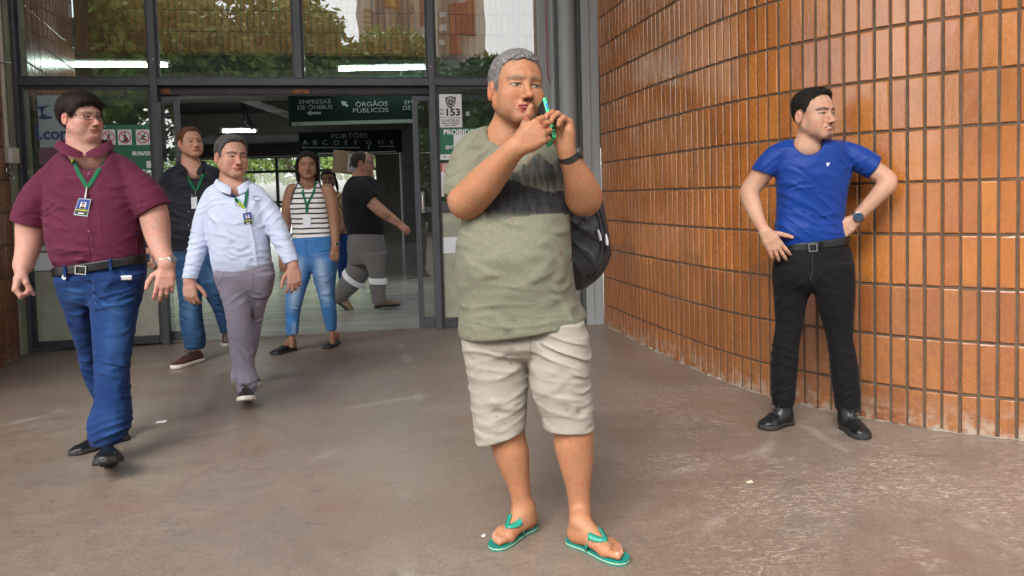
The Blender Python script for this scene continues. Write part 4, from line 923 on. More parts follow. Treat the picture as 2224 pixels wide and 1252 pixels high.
def shoe(parent, O, u, tilt=0., L=.285, wd=.052, hgt=.075, top=.105, upm=None, solem=None, solh=.024, name='shoe', toe=.045, roll=0., heel_h=0., origin=None, laces=None, shaft=None, seed=0, res=.0045):
    """a shoe whose heel bottom is at O, pointing along u (horizontal); tilt + lifts the toe (degrees)"""
    O = np.asarray(O, float); u = nrm((u[0], u[1], 0)); a = R_(tilt); z0 = np.array([0, 0, 1.]); v = np.cross(z0, u)
    U = u*math.cos(a)+z0*math.sin(a); Z = z0*math.cos(a)-u*math.sin(a); M = np.stack([U, v, Z], 1).astype(np.float32); Of = O.astype(np.float32)
    L0 = lambda P: (P-Of)@M
    hw = lambda x: np.interp(x, [0, .02*L/.285, .10*L/.285, .19*L/.285, L*.87, L*.955, L], [.020, .030, .033*wd/.05, .046*wd/.05, .040*wd/.05, .026*wd/.05, .006]).astype(np.float32)
    cv = lambda x: np.interp(x, [0, .5*L, .8*L, L], [0, .0, .002, -.002]).astype(np.float32)
    def outline(q, g=0.):
        x = np.clip(q[:, 0], 0.0, L); d = (np.abs(q[:, 1]-cv(x))-hw(x)-g)*.9; e = np.maximum(-q[:, 0]-g, q[:, 0]-L-g); return smax(d, e, .012)
    hx = [0, .03*L, .22*L, .36*L, .55*L, .75*L, .92*L, L]; hz = [top*.86, top*.97, top, top*.92, hgt, hgt*.76, hgt*.62, hgt*.42]
    def up(P):
        q = L0(P); x = np.clip(q[:, 0], 0, L); hh = np.interp(x, hx, hz).astype(np.float32)
        zz = np.clip((q[:, 2]-solh)/np.maximum(hh-solh, .01), 0, 1); w = outline(q, -.003)+.030*zz**2.2
        d = smax(w, q[:, 2]-hh, .022); d = smax(d, solh*.6-q[:, 2], .004)
        return d
    c = np.array([O+U*x+v*y+Z*z for x in (0, L) for y in (-.065, .065) for z in (0, top)])
    lo, hi = c.min(0)-.01, c.max(0)+.01
    f = Field().add(up, lo, hi)
    if shaft is not None: f.tube(shaft[0], shaft[1], k=.03)
    f.nz(60., .0012, seed); f.wr(O+U*L*.62+Z*hgt*.8, U, .02, (.04, .04, .03), .0022, seed)
    org = np.array(wpos(parent)) if origin is None else origin
    o = put(name, f.mesh(name, res, origin=org), upm, parent)
    def so(P):
        q = L0(P); arch = .010*np.exp(-((q[:, 0]-.38*L)/.05)**2)*(1 if heel_h else .3)
        return smax(outline(q, .004), np.maximum(q[:, 2]-solh, arch-q[:, 2]), .006)
    s = Field().add(so, lo, hi); put('sole', s.mesh('sole', res, origin=np.array(wpos(o))*0+org), solem, o)
    if laces is not None:
        mb = MB()
        for i in range(5):
            x = L*(.40+.055*i); hh = np.interp(x, hx, hz)+.003
            p = [O+U*(x+.012*(1 if i % 2 else -1)*t)+v*(.020*t)+Z*(hh-.012*t*t) for t in (-1, -.5, 0, .5, 1)]
            mb.tube(p, .0028, 6)
        for sg in (-1, 1):
            x = L*.40; hh = np.interp(x, hx, hz)+.006
            mb.tube([O+U*x+Z*hh, O+U*(x+.01)+v*.022*sg+Z*(hh+.008), O+U*(x+.03)+v*.03*sg+Z*(hh-.004), O+U*(x+.02)+v*.008*sg+Z*(hh)], .0025, 6)
        mb.build('lace', laces, o, True)
    return o
# ------------------------------------------------------------------ people
def skinm():
    def f(n, b):
        at_ = n.n('Attribute', {'attribute_name': 'Col'}); ob = n.n('TexCoord').outputs['Object']
        N = lambda sc, det=4., ro=.6, di=0.: n.n('TexNoise', Vector=ob, Scale=sc, Detail=det, Roughness=ro, Distortion=di)
        n1 = N(26., 5., .65); n2 = N(75., 5., .7); n3 = N(330., 3., .7, 1.5)
        c = n.mix(1., at_.outputs[0], n.ramp(n1, [(.32, (1.06, .86, .82)), (.5, (1., 1., 1.)), (.70, (.90, .93, .92))]), 'MULTIPLY')
        c = n.mix(1., c, n.ramp(n2, [(.30, .87), (.70, 1.12)]), 'MULTIPLY'); c = n.mix(1., c, n.ramp(n3, [(.34, .78), (.46, 1.), (.7, 1.06)]), 'MULTIPLY')
        link(n, c, b, 'Base Color')
        h = n.math('ADD', n.math('MULTIPLY', n3, .5), n2); link(n, n.n('Bump', Strength=.38, Distance=.0035, Height=h), b, 'Normal')
        link(n, n.ramp(n2, [(.3, .40), (.7, .66)]), b, 'Roughness')
    return mat('skin', rough=.5, spec=.35, build=f, Subsurface_Weight=.05, Subsurface_Radius=(1, .35, .2), Subsurface_Scale=.010)
def hairm(name, color, amt=.5):
    def f(n, b):
        tc = n.n('TexCoord'); mp = n.n('Mapping', Vector=tc.outputs['Object'], Scale=(1, .22, .5))
        nz = n.n('TexNoise', Vector=mp, Scale=170., Detail=4.)
        link(n, n.ramp(nz, [(.3, tuple(c*(1-amt) for c in color)), (.72, tuple(c*(1+amt) for c in color))]), b, 'Base Color')
        link(n, n.n('Bump', Strength=.6, Distance=.004, Height=nz), b, 'Normal')
    return mat(name, color, .62, build=f, spec=.16)
def clothm(name, color, kind='plain', amt=.12, rough=.85, bump=.25, c2=None, spec=.2, vcol=False, weave=900., sheen=.03, crinkle=7., stretch=(1, 1, 1.7)):
    def f(n, b):
        tc = n.n('TexCoord'); ob = tc.outputs['Object']
        nz = n.n('TexNoise', Vector=ob, Scale=7., Detail=6., Roughness=.6)
        if kind == 'denim':
            mp = n.n('Mapping', Vector=ob, Scale=(1, 1, .25)); n2 = n.n('TexNoise', Vector=mp, Scale=380., Detail=3.)
            base = n.ramp(n2, [(.3, tuple(c*.84 for c in color)), (.7, tuple(c*1.16 for c in color))]).outputs[0]
        elif kind == 'heather':
            mp = n.n('Mapping', Vector=ob, Scale=(1, 1, 3.)); n2 = n.n('TexNoise', Vector=mp, Scale=160., Detail=3.)
            base = n.ramp(n2, [(.3, tuple(c*.80 for c in color)), (.7, tuple(c*1.2 for c in color))]).outputs[0]
        elif kind == 'dots':
            sx = n.n('SeparateXYZ', Vector=ob); k = 2*math.pi/.0095
            a = n.math('SINE', n.math('MULTIPLY', n.math('ADD', sx.outputs[0], sx.outputs[2]), k)); c = n.math('SINE', n.math('MULTIPLY', n.math('SUBTRACT', sx.outputs[0], sx.outputs[2]), k))
            base = n.ramp(n.math('MULTIPLY', a, c), [(.30, color), (.55, c2)]).outputs[0]
        elif kind == 'stripes':
            sx = n.n('SeparateXYZ', Vector=ob); wz = n.n('TexNoise', Vector=ob, Scale=5., Detail=2.)
            a = n.math('FRACT', n.math('ADD', n.math('MULTIPLY', sx.outputs[2], 1/.0405), n.math('MULTIPLY', wz, .5)))
            base = n.ramp(a, [(.0, c2), (.27, c2), (.31, color), (.96, color), (1., c2)]).outputs[0]
        else: base = None
        if vcol:
            cc = n.n('Attribute', {'attribute_name': 'Col'}).outputs[0]; base = cc if base is None else n.mix(1., base, cc, 'MULTIPLY')
        v = n.ramp(nz, [(.3, 1-amt), (.7, 1+amt)])
        if base is None:
            r = n.n('RGB'); r.outputs[0].default_value = (*color, 1); base = r.outputs[0]
        link(n, n.mix(1., base, v, 'MULTIPLY'), b, 'Base Color')
        nw = n.n('TexNoise', Vector=ob, Scale=weave*.35, Detail=2.); wm = n.n('Mapping', Vector=ob, Scale=stretch); nf = n.n('TexNoise', {'noise_type': 'RIDGED_MULTIFRACTAL', 'normalize': True}, Vector=wm, Scale=crinkle, Detail=3., Roughness=.45, Distortion=.9)
        h = n.math('ADD', n.math('MULTIPLY', nw, .05), n.math('MULTIPLY', nf, 1.))
        link(n, n.n('Bump', Strength=min(1., bump*3.), Distance=.05, Height=h), b, 'Normal')
    return mat(name, color, rough, spec=spec, build=f, Sheen_Weight=sheen, Sheen_Roughness=.5)

def poly_in(u, v, pts):
    m = np.zeros(len(u), bool); n = len(pts)
    for i in range(n):
        (x0, y0), (x1, y1) = pts[i], pts[(i+1) % n]
        if y0 == y1: continue
        m ^= ((y0 > v) != (y1 > v)) & (u < (x1-x0)*(v-y0)/(y1-y0)+x0)
    return m.astype(np.float32)
def pix(P):
    v = P-CAM; w_ = v@FW; return CX+FPX*(v@RT)/w_, CY-FPX*(v@UP)/w_
class Person:
    def __init__(s, base, label, skin, name='person'):
        s.o = np.array([base[0], base[1], 0.]); s.root = thing(name, base, label, 'person'); s.Y = base[1]
        s.skin = np.array(skin, np.float32); s.b = Field(); s.heads = []; s.fine = []; s.paint = []; s.tips = []
    def P(s, px, py, dy=0.): return at(px, py, s.Y+dy)
    def ppm(s, dy=0.): return FPX/(s.Y+dy)
    def pts(s, L):
        """rows px, py, dy, radius in photo pixels -> points, radii"""
        return [s.P(*r[:3]) for r in L], [r[3]/s.ppm(r[2]) for r in L]
    def limb(s, L, f=None, k=.03, grow=0., op='u', hem=None, hem0=None):
        """hem = (px, py, dy): trims the limb there, square to its run (or hem = (px, py, dy, normal))"""
        p, r = s.pts(L); cuts = []
        for h, sg in ((hem, 1), (hem0, -1)):
            if h is None: continue
            c = s.P(*h[:3]); i = int(np.argmin([np.linalg.norm(q-c) for q in p])); t = nrm(np.array(p[min(i+1, len(p)-1)])-p[max(i-1, 0)]) if len(h) < 4 else np.array(h[3], float)
            cuts.append((c, t*sg))
        (f or s.b).tube(p, [q+grow for q in r], op, k, cuts=cuts); return p
    def rows(s, L, dep=.75, dy=0.):
        """silhouette rows py, xl, xr [, dy [, depth ratio or (front, back)]] -> loft stations"""
        o = []
        for r in L:
            py, xl, xr = r[:3]; d = dy+(r[3] if len(r) > 3 else 0); k = r[4] if len(r) > 4 else dep
            kf, kb = k if isinstance(k, tuple) else (k, k)
            c = s.P((xl+xr)/2, py, d); rx = (xr-xl)/2/s.ppm(d); o.append([c[2], c[0], c[1], rx, rx*kf, rx*kb])
        return o
    def head(s, px, py, dy, size, yaw, pitch=0, roll=0, face={}, fine=.0028, **kw):
        """px, py: middle of the head at eye height"""
        o = s.P(px, py, dy); R = rotm(yaw, pitch, roll); k = size/.235; fr = face_frame(o, R, k)
        s.b.add(lambda P: head_d(fr(P), **kw)*k, o-.16*k, o+.16*k, k=.012)
        s.heads.append((fr, face)); s.hc, s.hR, s.hs, s.hf = o, R, k, fr
        s.fine.append((o-.135*k, o+.125*k, fine))
        return s
    def hl(s, x, y, z): return s.hc+s.hR@(np.array([x, y, z])*s.hs)
    def hand(s, W, ey, ez, side, curls=RELAX, thumb=TH_RELAX, sc=1., fine=.0032, **kw):
        pm, fg, tips = hand_parts(W, ey, ez, side, curls, thumb, sc, **kw); fn, lo, hi = hand_fn(pm, fg)
        s.b.add(fn, lo, hi, k=.012); s.fine.append((lo+.01, hi-.01, fine)); s.tips.append((tips, fg)); return tips
    def color(s, P):
        C = np.repeat(s.skin[None], len(P), 0)*(1+.05*noise3(P, 30., 1))[:, None].astype(np.float32)
        for fr, fo in s.heads:
            q = fr(P); m = (np.abs(q) < .16).all(1)
            if m.any(): C[m] = face_col(q[m], C[m], s.skin, fo)
        for tips, fg in s.tips:
            for pts, rs in fg:
                for kp in (pts[1], pts[2]): C = mixc(C, s.skin*np.array([1.02, .82, .78]), .45*np.exp(-(((P-kp)**2).sum(1))/.011**2))
                C = mixc(C, s.skin*np.array([1.05, .80, .76]), .35*np.exp(-(((P-pts[-1])**2).sum(1))/.012**2))
        for fn in s.paint: C = fn(P, C)
        return np.clip(C, 0, 1)
    def body(s, h=.005):
        return put('body', s.b.mesh('body', h, s.fine, s.color, s.o), skinm(), s.root)
    def part(s, name, f, m, h=.006, parent=None, col=None, label=None, fine=(), lo=None, hi=None):
        o = put(name, f.mesh(name, h, fine, col, s.o, lo, hi), m, parent or s.root)
        if label: o['label'] = label
        return o
    def hair(s, m, name='hair', h=.003, strands=4200, slen=.024, comb=(0, .8, .1), **kw):
        fr, k = s.hf, s.hs; f = Field().add(lambda P: hair_d(fr(P), **kw)*k, s.hc-.155*k, s.hc+.155*k)
        o = s.part(name, f, m, h)
        if strands: s.strands(o, strands, slen, comb)
        return o
    def strands(s, o, n, ln, comb):
        """loose locks on top of the hair's own surface, same object"""
        me = o.data; nv = len(me.vertices); V = np.empty(nv*3, np.float32); N = np.empty(nv*3, np.float32); me.vertices.foreach_get('co', V); me.vertex_normals.foreach_get('vector', N)
        V = V.reshape(-1, 3); N = N.reshape(-1, 3); rs = np.random.RandomState(5); i = rs.randint(0, nv, n); q = s.hf(V[i]+s.o.astype(np.float32)); keep = (q[:, 2] > -.05); i = i[keep]; q = q[keep]; n = len(i)
        c = np.array(comb, float); c = np.where((q[:, 2] > .085)[:, None], c[None], (c*np.array([1, 1, .2])+np.array([0, .3, -.9]))[None])+rs.normal(0, .28, (n, 3))
        c = c@s.hR.T; nn = N[i]; t = c-nn*(c*nn).sum(1)[:, None]; t /= np.linalg.norm(t, axis=1)[:, None]+1e-6; w_ = np.cross(nn, t); L = ln*s.hs*rs.uniform(.5, 1.2, n)[:, None]; P0 = V[i]-nn*.002
        k = rs.uniform(.02, .16, n)[:, None]; P1 = P0+t*L*.5+nn*L*k*.55; P2 = P0+t*L+nn*L*k*.45; W = w_*.0009
        X = np.stack([P0-W, P0+W, P1-W*.9, P1+W*.9, P2], 1).reshape(-1, 3)
        bm = bmesh.new(); bm.from_mesh(me); vs = [bm.verts.new(x) for x in X.tolist()]
        for a in range(n): b = a*5; bm.faces.new((vs[b], vs[b+1], vs[b+3], vs[b+2])).smooth = True; bm.faces.new((vs[b+2], vs[b+3], vs[b+4])).smooth = True
        bm.to_mesh(me); bm.free()
    def ribbon(s, name, field, px, w, m, y0, y1, off=.004, parent=None, n=14, thick=.0012):
        """a flat band laid on the cloth along photo pixels px"""
        T = crom(px, 4); c = [field.hit(a, b, y0, y1, off) for a, b in T]; c = np.array(c)
        for _ in range(2): c[1:-1, 1] = (c[:-2, 1]+2*c[1:-1, 1]+c[2:, 1])/4
        P = []
        for i in range(len(c)):
            t = nrm(c[min(i+1, len(c)-1)]-c[max(i-1, 0)]); sd = nrm(np.cross(t, (0, -1, 0))); P.append([c[i]-sd*w/2, c[i]+(0, -thick, 0), c[i]+sd*w/2])
        o = MB().sheet(P).build(name, m, parent or s.root); md = o.modifiers.new('solid', 'SOLIDIFY'); md.thickness = thick; md.offset = 0; return o
    def collar(s, m, c, R, pts, name='collar'):
        """shirt collar: pts rows (angle deg from the front, r_in, z_in, r_top, z_top, r_out, z_out) round centre c; ellipse depth .85"""
        T = crom(pts, 5); P = []
        for a, r1, z1, r2, z2, r3, z3 in T:
            q = R_(a); d = np.array([math.sin(q), -math.cos(q)*.9, 0.])
            rm, zm = (r2+r3)/2+.004, (z2+z3)/2
            P.append([c+R@(d*r+np.array([0, 0, z])) for r, z in ((r1, z1), (r2, z2), (rm, zm), (r3, z3))])
        o = MB().sheet(P).build(name, m, s.root, True); md = o.modifiers.new('solid', 'SOLIDIFY'); md.thickness = .0035; md.offset = 0
        sb = o.modifiers.new('sub', 'SUBSURF'); sb.levels = sb.render_levels = 2; return o
    def watch(s, c, ax, r, m, mf, face_dir, name='wrist_watch', w=.022, fr=.02, parent=None, mring=None):
        """band round axis ax at c plus a case facing face_dir"""
        ax = nrm(ax); fd = np.asarray(face_dir, float); fd = nrm(fd-ax*(fd@ax)); sd = np.cross(ax, fd); mb = MB(); n = 28; vs = []
        for rr, e in ((r, -w/2), (r+.004, -w/2), (r+.004, w/2), (r, w/2)):
            for i in range(n): q = 2*math.pi*i/n; vs.append(c+ax*e+(fd*math.cos(q)+sd*math.sin(q))*rr)
        mb.add(vs, [(a*n+i, a*n+(i+1) % n, ((a+1) % 4)*n+(i+1) % n, ((a+1) % 4)*n+i) for a in range(4) for i in range(n)])
        o = mb.build(name, m, parent or s.root, True)
        MB().tube([c+fd*(r+.000), c+fd*(r+.009), c+fd*(r+.0105)], [fr, fr, fr*.86], 20).build('case', mring or m, o)
        MB().tube([c+fd*(r+.0105), c+fd*(r+.0112)], fr*.80, 20).build('dial', mf, o)
        return o

def band(s, name, p0, p1, r0, r1, m, h=.005, parent=None, sq=1.):
    """a flat-ended sleeve round a limb between two places (cuffs, reflective bands)"""
    f = Field(); d = nrm(np.array(p1)-p0); f.tube([p0-d*.03, p0, p1, p1+d*.03], [r0, r0, r1, r1], m=2, cuts=[(p0, -d), (p1, d)]); return s.part(name, f, m, h, parent)
Person.band = band
def badge(s, field, quad, y0, y1, kind='photo', parent=None, off=.008):
    """identity card: quad = photo pixels of top-left, top-right, bottom-right, bottom-left"""
    c = np.mean([field.hit(x, y, y0, y1, off) for x, y in quad], 0); P = [at(x, y, c[1]) for x, y in quad]; P = [np.array(q) for q in P]
    bl = lambda u, v: (P[0]*(1-u)+P[1]*u)*(1-v)+(P[3]*(1-u)+P[2]*u)*v
    def pl(u0, v0, u1, v1, m, k, name): return MB().prism([bl(u0, v0)+(0, -.001*k, 0), bl(u1, v0)+(0, -.001*k, 0), bl(u1, v1)+(0, -.001*k, 0), bl(u0, v1)+(0, -.001*k, 0)], 0, (0, -.0012, 0)).build(name, m, parent or s.root)
    if kind == 'white':
        o = pl(0, 0, 1, 1, mat('card_white', (.62, .64, .68), .35), 0, 'identity_card'); return o
    o = pl(0, 0, 1, 1, mat('card_holder', (.45, .5, .55), .3), 0, 'identity_card'); par = o
    def q(u0, v0, u1, v1, m, k, nm): return MB().prism([bl(u0, v0)+(0, -.001*k, 0), bl(u1, v0)+(0, -.001*k, 0), bl(u1, v1)+(0, -.001*k, 0), bl(u0, v1)+(0, -.001*k, 0)], 0, (0, -.0008, 0)).build(nm, m, par)
    q(.05, .04, .95, .60, mat('card_blue', (.01, .045, .24), .4), 1.6, 'blue_field'); q(.05, .60, .95, .94, mat('card_dark', (.02, .035, .02), .4), 1.6, 'dark_field'); q(.08, .64, .92, .70, mat('card_yellow', (.5, .45, .03), .4), 2.4, 'yellow_stripe')
    q(.30, .20, .72, .58, PAPER, 2.4, 'portrait'); q(.40, .26, .62, .46, mat('card_skin', (.42, .24, .17), .5), 3.2, 'portrait_face'); q(.34, .47, .68, .57, BLACKP, 3.2, 'portrait_shirt'); q(.38, .22, .64, .29, BLACKP, 4., 'portrait_hair')
    q(.3, .82, .7, .88, PAPER, 2.4, 'print_line'); return o
Person.badge = badge
def glasses(s, m, rim=.0012, w=.0215, h=.0165, z=-.002, lens=None):
    """spectacles on the face, temples back to the ears"""
    mb = MB()
    for sg in (-1, 1):
        P = [s.hl(sg*(.0335+w*math.copysign(abs(math.cos(a))**.7, math.cos(a))), -.106+.010*(abs(math.cos(a)) if math.cos(a)*1 > 0 else -.0)*1., z+h*math.copysign(abs(math.sin(a))**.75, math.sin(a))) for a in np.linspace(0, 2*math.pi, 25)]
        mb.tube(P, rim*s.hs*1.3, 6, False)
        mb.tube([s.hl(sg*.0555, -.098, z+.007), s.hl(sg*.072, -.085, z+.008), s.hl(sg*.080, -.03, z+.006), s.hl(sg*.081, .012, z+.004), s.hl(sg*.078, .028, z-.012)], rim*s.hs*1.3, 6)
    mb.tube([s.hl(-.012, -.107, z+.003), s.hl(0, -.111, z+.006), s.hl(.012, -.107, z+.003)], rim*s.hs*1.2, 6)
    return mb.build('glasses', m, s.root, True)
Person.glasses = glasses

def seam(s, f, px, m, y0=None, y1=None, r=.0018):
    """a stitched line on the cloth"""
    return MB().tube([f.hit(x, y, y0 or s.Y-.5, y1 or s.Y+.4, 0.) for x, y in crom(px, 5)], r, 5).build('seam', m, s.root, True)
Person.seam = seam
# ------------------------------------------------------------------ the man in the green T-shirt
def green_man():
    p = Person((.12, 2.60, 0), 'grey haired person in olive T-shirt, beige shorts and teal flip flops, phone at the ear', (.38, .178, .092))
    b = p.b
    p.head(1120, 196, -.02, .258, 21, 2, 3, dict(hair=(([0, .5, .85, 1.02, 1.18, 1.36, 1.48, 1.95, 2.15, 2.6, 3.15], [.084, .079, .066, .038, -.012, -.016, .026, .026, -.02, -.055, -.06]), (.13,.12,.112)), flush=1.1, stubble=.5, beard=(.16,.12,.10), squint=.72, browc=(.10, .085, .075), browa=.6, gaze=.002, lip=(.30, .055, .05)), .0026, fat=.4, nose=1.06, age=1.)
    p.limb([(1117, 240, .015, 35), (1112, 274, .02, 38), (1108, 306, .04, 44)], k=.03)
    p.limb([(1070, 312, .045, 18), (1108, 302, .0, 34), (1160, 314, .045, 18)], k=.04)
    p.limb([(1108, 310, .04, 50), (1115, 450, .04, 70), (1130, 640, .04, 80)], k=.04)
    # arms
    p.limb([(1046, 336, .03, 32), (1019, 380, -.01, 39), (1012, 432, -.06, 37), (1018, 436, -.08, 35), (1046, 405, -.13, 37), (1078, 369, -.175, 30), (1104, 339, -.215, 22), (1120, 321, -.235, 18.5)], k=.03)
    p.limb([(1185, 338, .05, 32), (1233, 385, .02, 40), (1266, 430, -.03, 35), (1268, 426, -.05, 34.5), (1259, 396, -.095, 31), (1243, 357, -.14, 22), (1229, 328, -.165, 18.5)], k=.03)
    # right fist, thumb raised in front of the mouth
    Wr = p.P(1119, 322, -.235)
    p.hand(Wr, (.80, -.12, .50), (-.02, -1, .05), -1, [(42, 84, 50), (48, 86, 52), (52, 88, 55), (56, 88, 55)], [(.45, .80, .10), (.62, .78, .06), (.60, .80, .0)], 1.06, .0028, spread=(.06, .02, -.03, -.08))
    # left hand round the phone
    Wl = p.P(1231, 326, -.165)
    p.hand(Wl, (-.10, .02, 1), (.80, .58, .05), 1, [(52, 52, 30), (54, 56, 32), (56, 60, 34), (58, 62, 34)], [(.45, .75, -.6), (.2, .85, -.5), (.0, .9, -.4)], 1.06, .0028)
    # bare legs and feet
    b.loft(p.rows([(690, 1055, 1110), (760, 1055, 1115), (840, 1060, 1120), (890, 1060, 1132), (915, 1056, 1141), (951, 1060, 1142), (978, 1069, 1149), (1011, 1081, 1150), (1046, 1098, 1151), (1082, 1110, 1154), (1108, 1113, 1158), (1130, 1114, 1160)], 1.05, .03), k=.02)
    b.loft(p.rows([(690, 1175, 1240), (760, 1185, 1250), (840, 1195, 1262), (895, 1200, 1280), (925, 1201, 1289), (969, 1203, 1289), (1011, 1214, 1288), (1058, 1228, 1283), (1094, 1234, 1283), (1120, 1236, 1285), (1148, 1236, 1284)], 1.0, -.035), k=.02)
    SOLE = .016; feet = []
    for (h, t, v) in (((1158, 1146), (1068, 1196), (1, 0, 0)), ((1238, 1178), (1362, 1226), (-.6, -1, 0))):
        a, c = gnd(*h), gnd(*t); u = nrm(c-a); v = np.array(v, float); v = nrm(v-u*(v@u)); ln = np.linalg.norm(c-a)
        s = ln/.272; O = a+np.array([0, 0, SOLE]); fn, lo, hi, tips = foot_fn(O+u*.008, u, v, s); b.add(fn, lo, hi, k=.03); p.fine.append((lo+.045, hi-.045, .0034)); feet.append((a, u, v, ln, s, O, tips))
    def nails(P, C):
        for f in feet:
            for i, tp in enumerate(f[6]):
                q = tp+np.array([0, 0, .010 if i == 0 else .007])-f[1]*.002; C = mixc(C, (.66, .46, .38), .85*np.exp(-((P-q)**2).sum(1)/((.0085 if i == 0 else .0055)**2)))
            C = mixc(C, p.skin*np.array([1.1, .95, .9]), .5*sstep(-(P[:, 2]-.05), 0, .03))
        u, v = pix(P)                                   # dried red marks on lip, chin and knuckles
        m = np.zeros(len(P), np.float32)
        for x, y, r in ((1134, 240, 7), (1146, 252, 5), (1138, 258, 4), (1176, 268, 5), (1187, 272, 6), (1182, 276, 4), (1126, 276, 4)): m = np.maximum(m, np.exp(-((u-x)**2+(v-y)**2)/r**2))
        return mixc(C, (.26, .035, .03), np.clip(m*1.1*(.7+.5*noise3(P, 300., 4)), 0, .85)*(P[:, 1] < 2.62))
    p.paint.append(nails)
    p.body(.0046)
    p.hair(hairm('grey_hair', (.16, .15, .145), .5), L=([0, .5, .85, 1.02, 1.18, 1.36, 1.48, 1.95, 2.15, 2.6, 3.15], [.084, .079, .066, .038, -.012, -.016, .026, .026, -.02, -.055, -.06]), top=.010, side=.004, lift=.004, comb=(.3, .5, .3), slen=.018, strands=6000)
    # T-shirt with a printed landscape
    f = Field()
    f.loft(p.rows([(288, 1078, 1158, .03, .6), (300, 1048, 1190, .03, (.60, .6)), (320, 1020, 1212, .03, (.58, .6)), (350, 1006, 1226, .03, (.60, .62)), (400, 1003, 1233, .03, (.66, .6)), (450, 1003, 1236, .03, (.74, .6)), (490, 997, 1238, .03, (.82, .6)), (530, 990, 1240, .03, (.90, .6)),
                   (570, 988, 1242, .03, (.94, .62)), (610, 990, 1246, .03, (.92, .66)), (650, 991, 1255, .03, (.84, .7)), (685, 992, 1270, .03, (.80, .76)), (712, 992, 1277, .03, (.78, .76))]), n=2.25, k=.03, s0=.125)
    p.limb([(1078, 304, .03, 28), (1046, 322, .03, 38), (1026, 352, .015, 45), (1015, 390, -.02, 46), (1009, 450, -.05, 46)], f, .016, hem=(1010, 430, -.045, (-.05, -.15, -1)))
    p.limb([(1150, 304, .04, 28), (1186, 326, .045, 38), (1218, 370, .03, 44), (1236, 400, .01, 44)], f, .018)
    p.limb([(1118, 225, .0, 41), (1113, 262, .0, 44), (1109, 280, -.03, 47)], f, .012, op='s')
    f.nz(9., .004, 1); f.nz(22., .0022, 2)
    f.wr(p.P(1025, 480, -.1), (.5, 0, 1), .06, .11, .010, 3); f.wr(p.P(1060, 660, -.12), (.15, 0, 1), .075, (.14, .2, .09), .007, 4); f.wr(p.P(1200, 600, -.12), (-.5, 0, 1), .09, .16, .006, 5)
    f.wr(p.P(1250, 660, -.05), (1, 0, .25), .06, (.09, .2, .12), .010, 6); f.wr(p.P(1060, 310, -.02), (-.75, 0, .6), .05, .085, .007, 7); f.wr(p.P(1000, 350, 0), (.3, 0, 1), .05, .08, .006, 8); f.wr(p.P(1130, 700, -.12), (0, 0, 1), .045, (.25, .2, .03), .004, 9)
    HILL = [(1052, 490), (1056, 440), (1064, 428), (1078, 402), (1090, 394), (1109, 390), (1122, 393), (1135, 401), (1150, 405), (1165, 410), (1185, 415), (1203, 418), (1220, 414), (1252, 414), (1252, 466), (1233, 465), (1200, 465), (1165, 467), (1109, 474), (1062, 486)]
    MTN = [(1096, 380), (1111, 375), (1125, 372), (1133, 368), (1135, 358), (1146, 356), (1150, 349), (1155, 343), (1162, 337), (1173, 336), (1181, 340), (1188, 349), (1196, 356), (1203, 356), (1206, 345), (1215, 352), (1225, 360), (1252, 378), (1252, 420), (1096, 420)]
    def cl(P):
        C = np.repeat(np.array([[.168, .166, .118]], np.float32), len(P), 0); u, v = pix(P); fr = (P[:, 1] < p.o[1]+.03).astype(np.float32)
        j = 1.3*noise3(P, 90., 3); r = noise3(P*np.array([1, 1, .35], np.float32), 260., 6)
        mt = poly_in(u+j, v+j, MTN)*fr; C = mixc(C, (.046, .048, .046), mt*np.clip(.86+.32*r-np.maximum(v-385, 0)/60, .15, .97))
        hl = poly_in(u+j*.6, v+.9*j, HILL)*fr; C = mixc(C, (.022, .022, .026), hl*np.clip(.95+.08*r, 0, 1)*(1-.8*sstep(v, 458, 482)))
        for x, y, s_ in ((1152, 322, 3.5), (1158, 330, 4), (1163, 321, 2.5), (1150, 345, 3), (1146, 352, 2.5), (1168, 318, 2), (1112, 478, 2.5), (1219, 552, 3.), (1191, 594, 2)): C = mixc(C, (.20, .075, .05), .75*fr*np.exp(-(((u-x)/s_)**2+((v-y)/s_/1.6)**2)))
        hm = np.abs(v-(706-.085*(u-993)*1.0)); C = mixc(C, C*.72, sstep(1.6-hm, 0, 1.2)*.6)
        return C
    p.part('t_shirt', f, clothm('olive_jersey', (1, 1, 1), 'heather', .07, .9, .14, vcol=True), .0052, col=cl); shirt = f
    ring = [f.hit(1107+58*math.sin(a), 276+22*math.cos(a), 2.2, 2.9, .0) for a in np.linspace(-1.25, 1.35, 16)]
    MB().tube(ring, .0065, 8).build('neck_rib', clothm('olive_rib', (.16, .155, .09), amt=.05), p.root, True)
    # shorts
    f = Field()
    f.loft(p.rows([(684, 1020, 1244, .03, .50), (712, 1005, 1264, .03, .62), (740, 1004, 1274, .02, .64), (772, 1014, 1270, .02, .46)]), k=.02, n=2.3)
    f.loft(p.rows([(700, 1006, 1141), (740, 1003, 1146), (790, 1008, 1147), (832, 1016, 1147), (890, 1024, 1146), (930, 1028, 1144), (945, 1030, 1143)], 1.0, .025), k=.018, n=2.2, s0=.30, ck=.006)
    f.loft(p.rows([(700, 1141, 1266), (752, 1147, 1279), (832, 1152, 1285), (873, 1163, 1288), (900, 1174, 1290), (928, 1177, 1291)], 1.0, -.03), k=.018, n=2.2, s0=-.04, ck=.006)
    f.nz(11., .0035, 4); f.nz(26., .0018, 5)
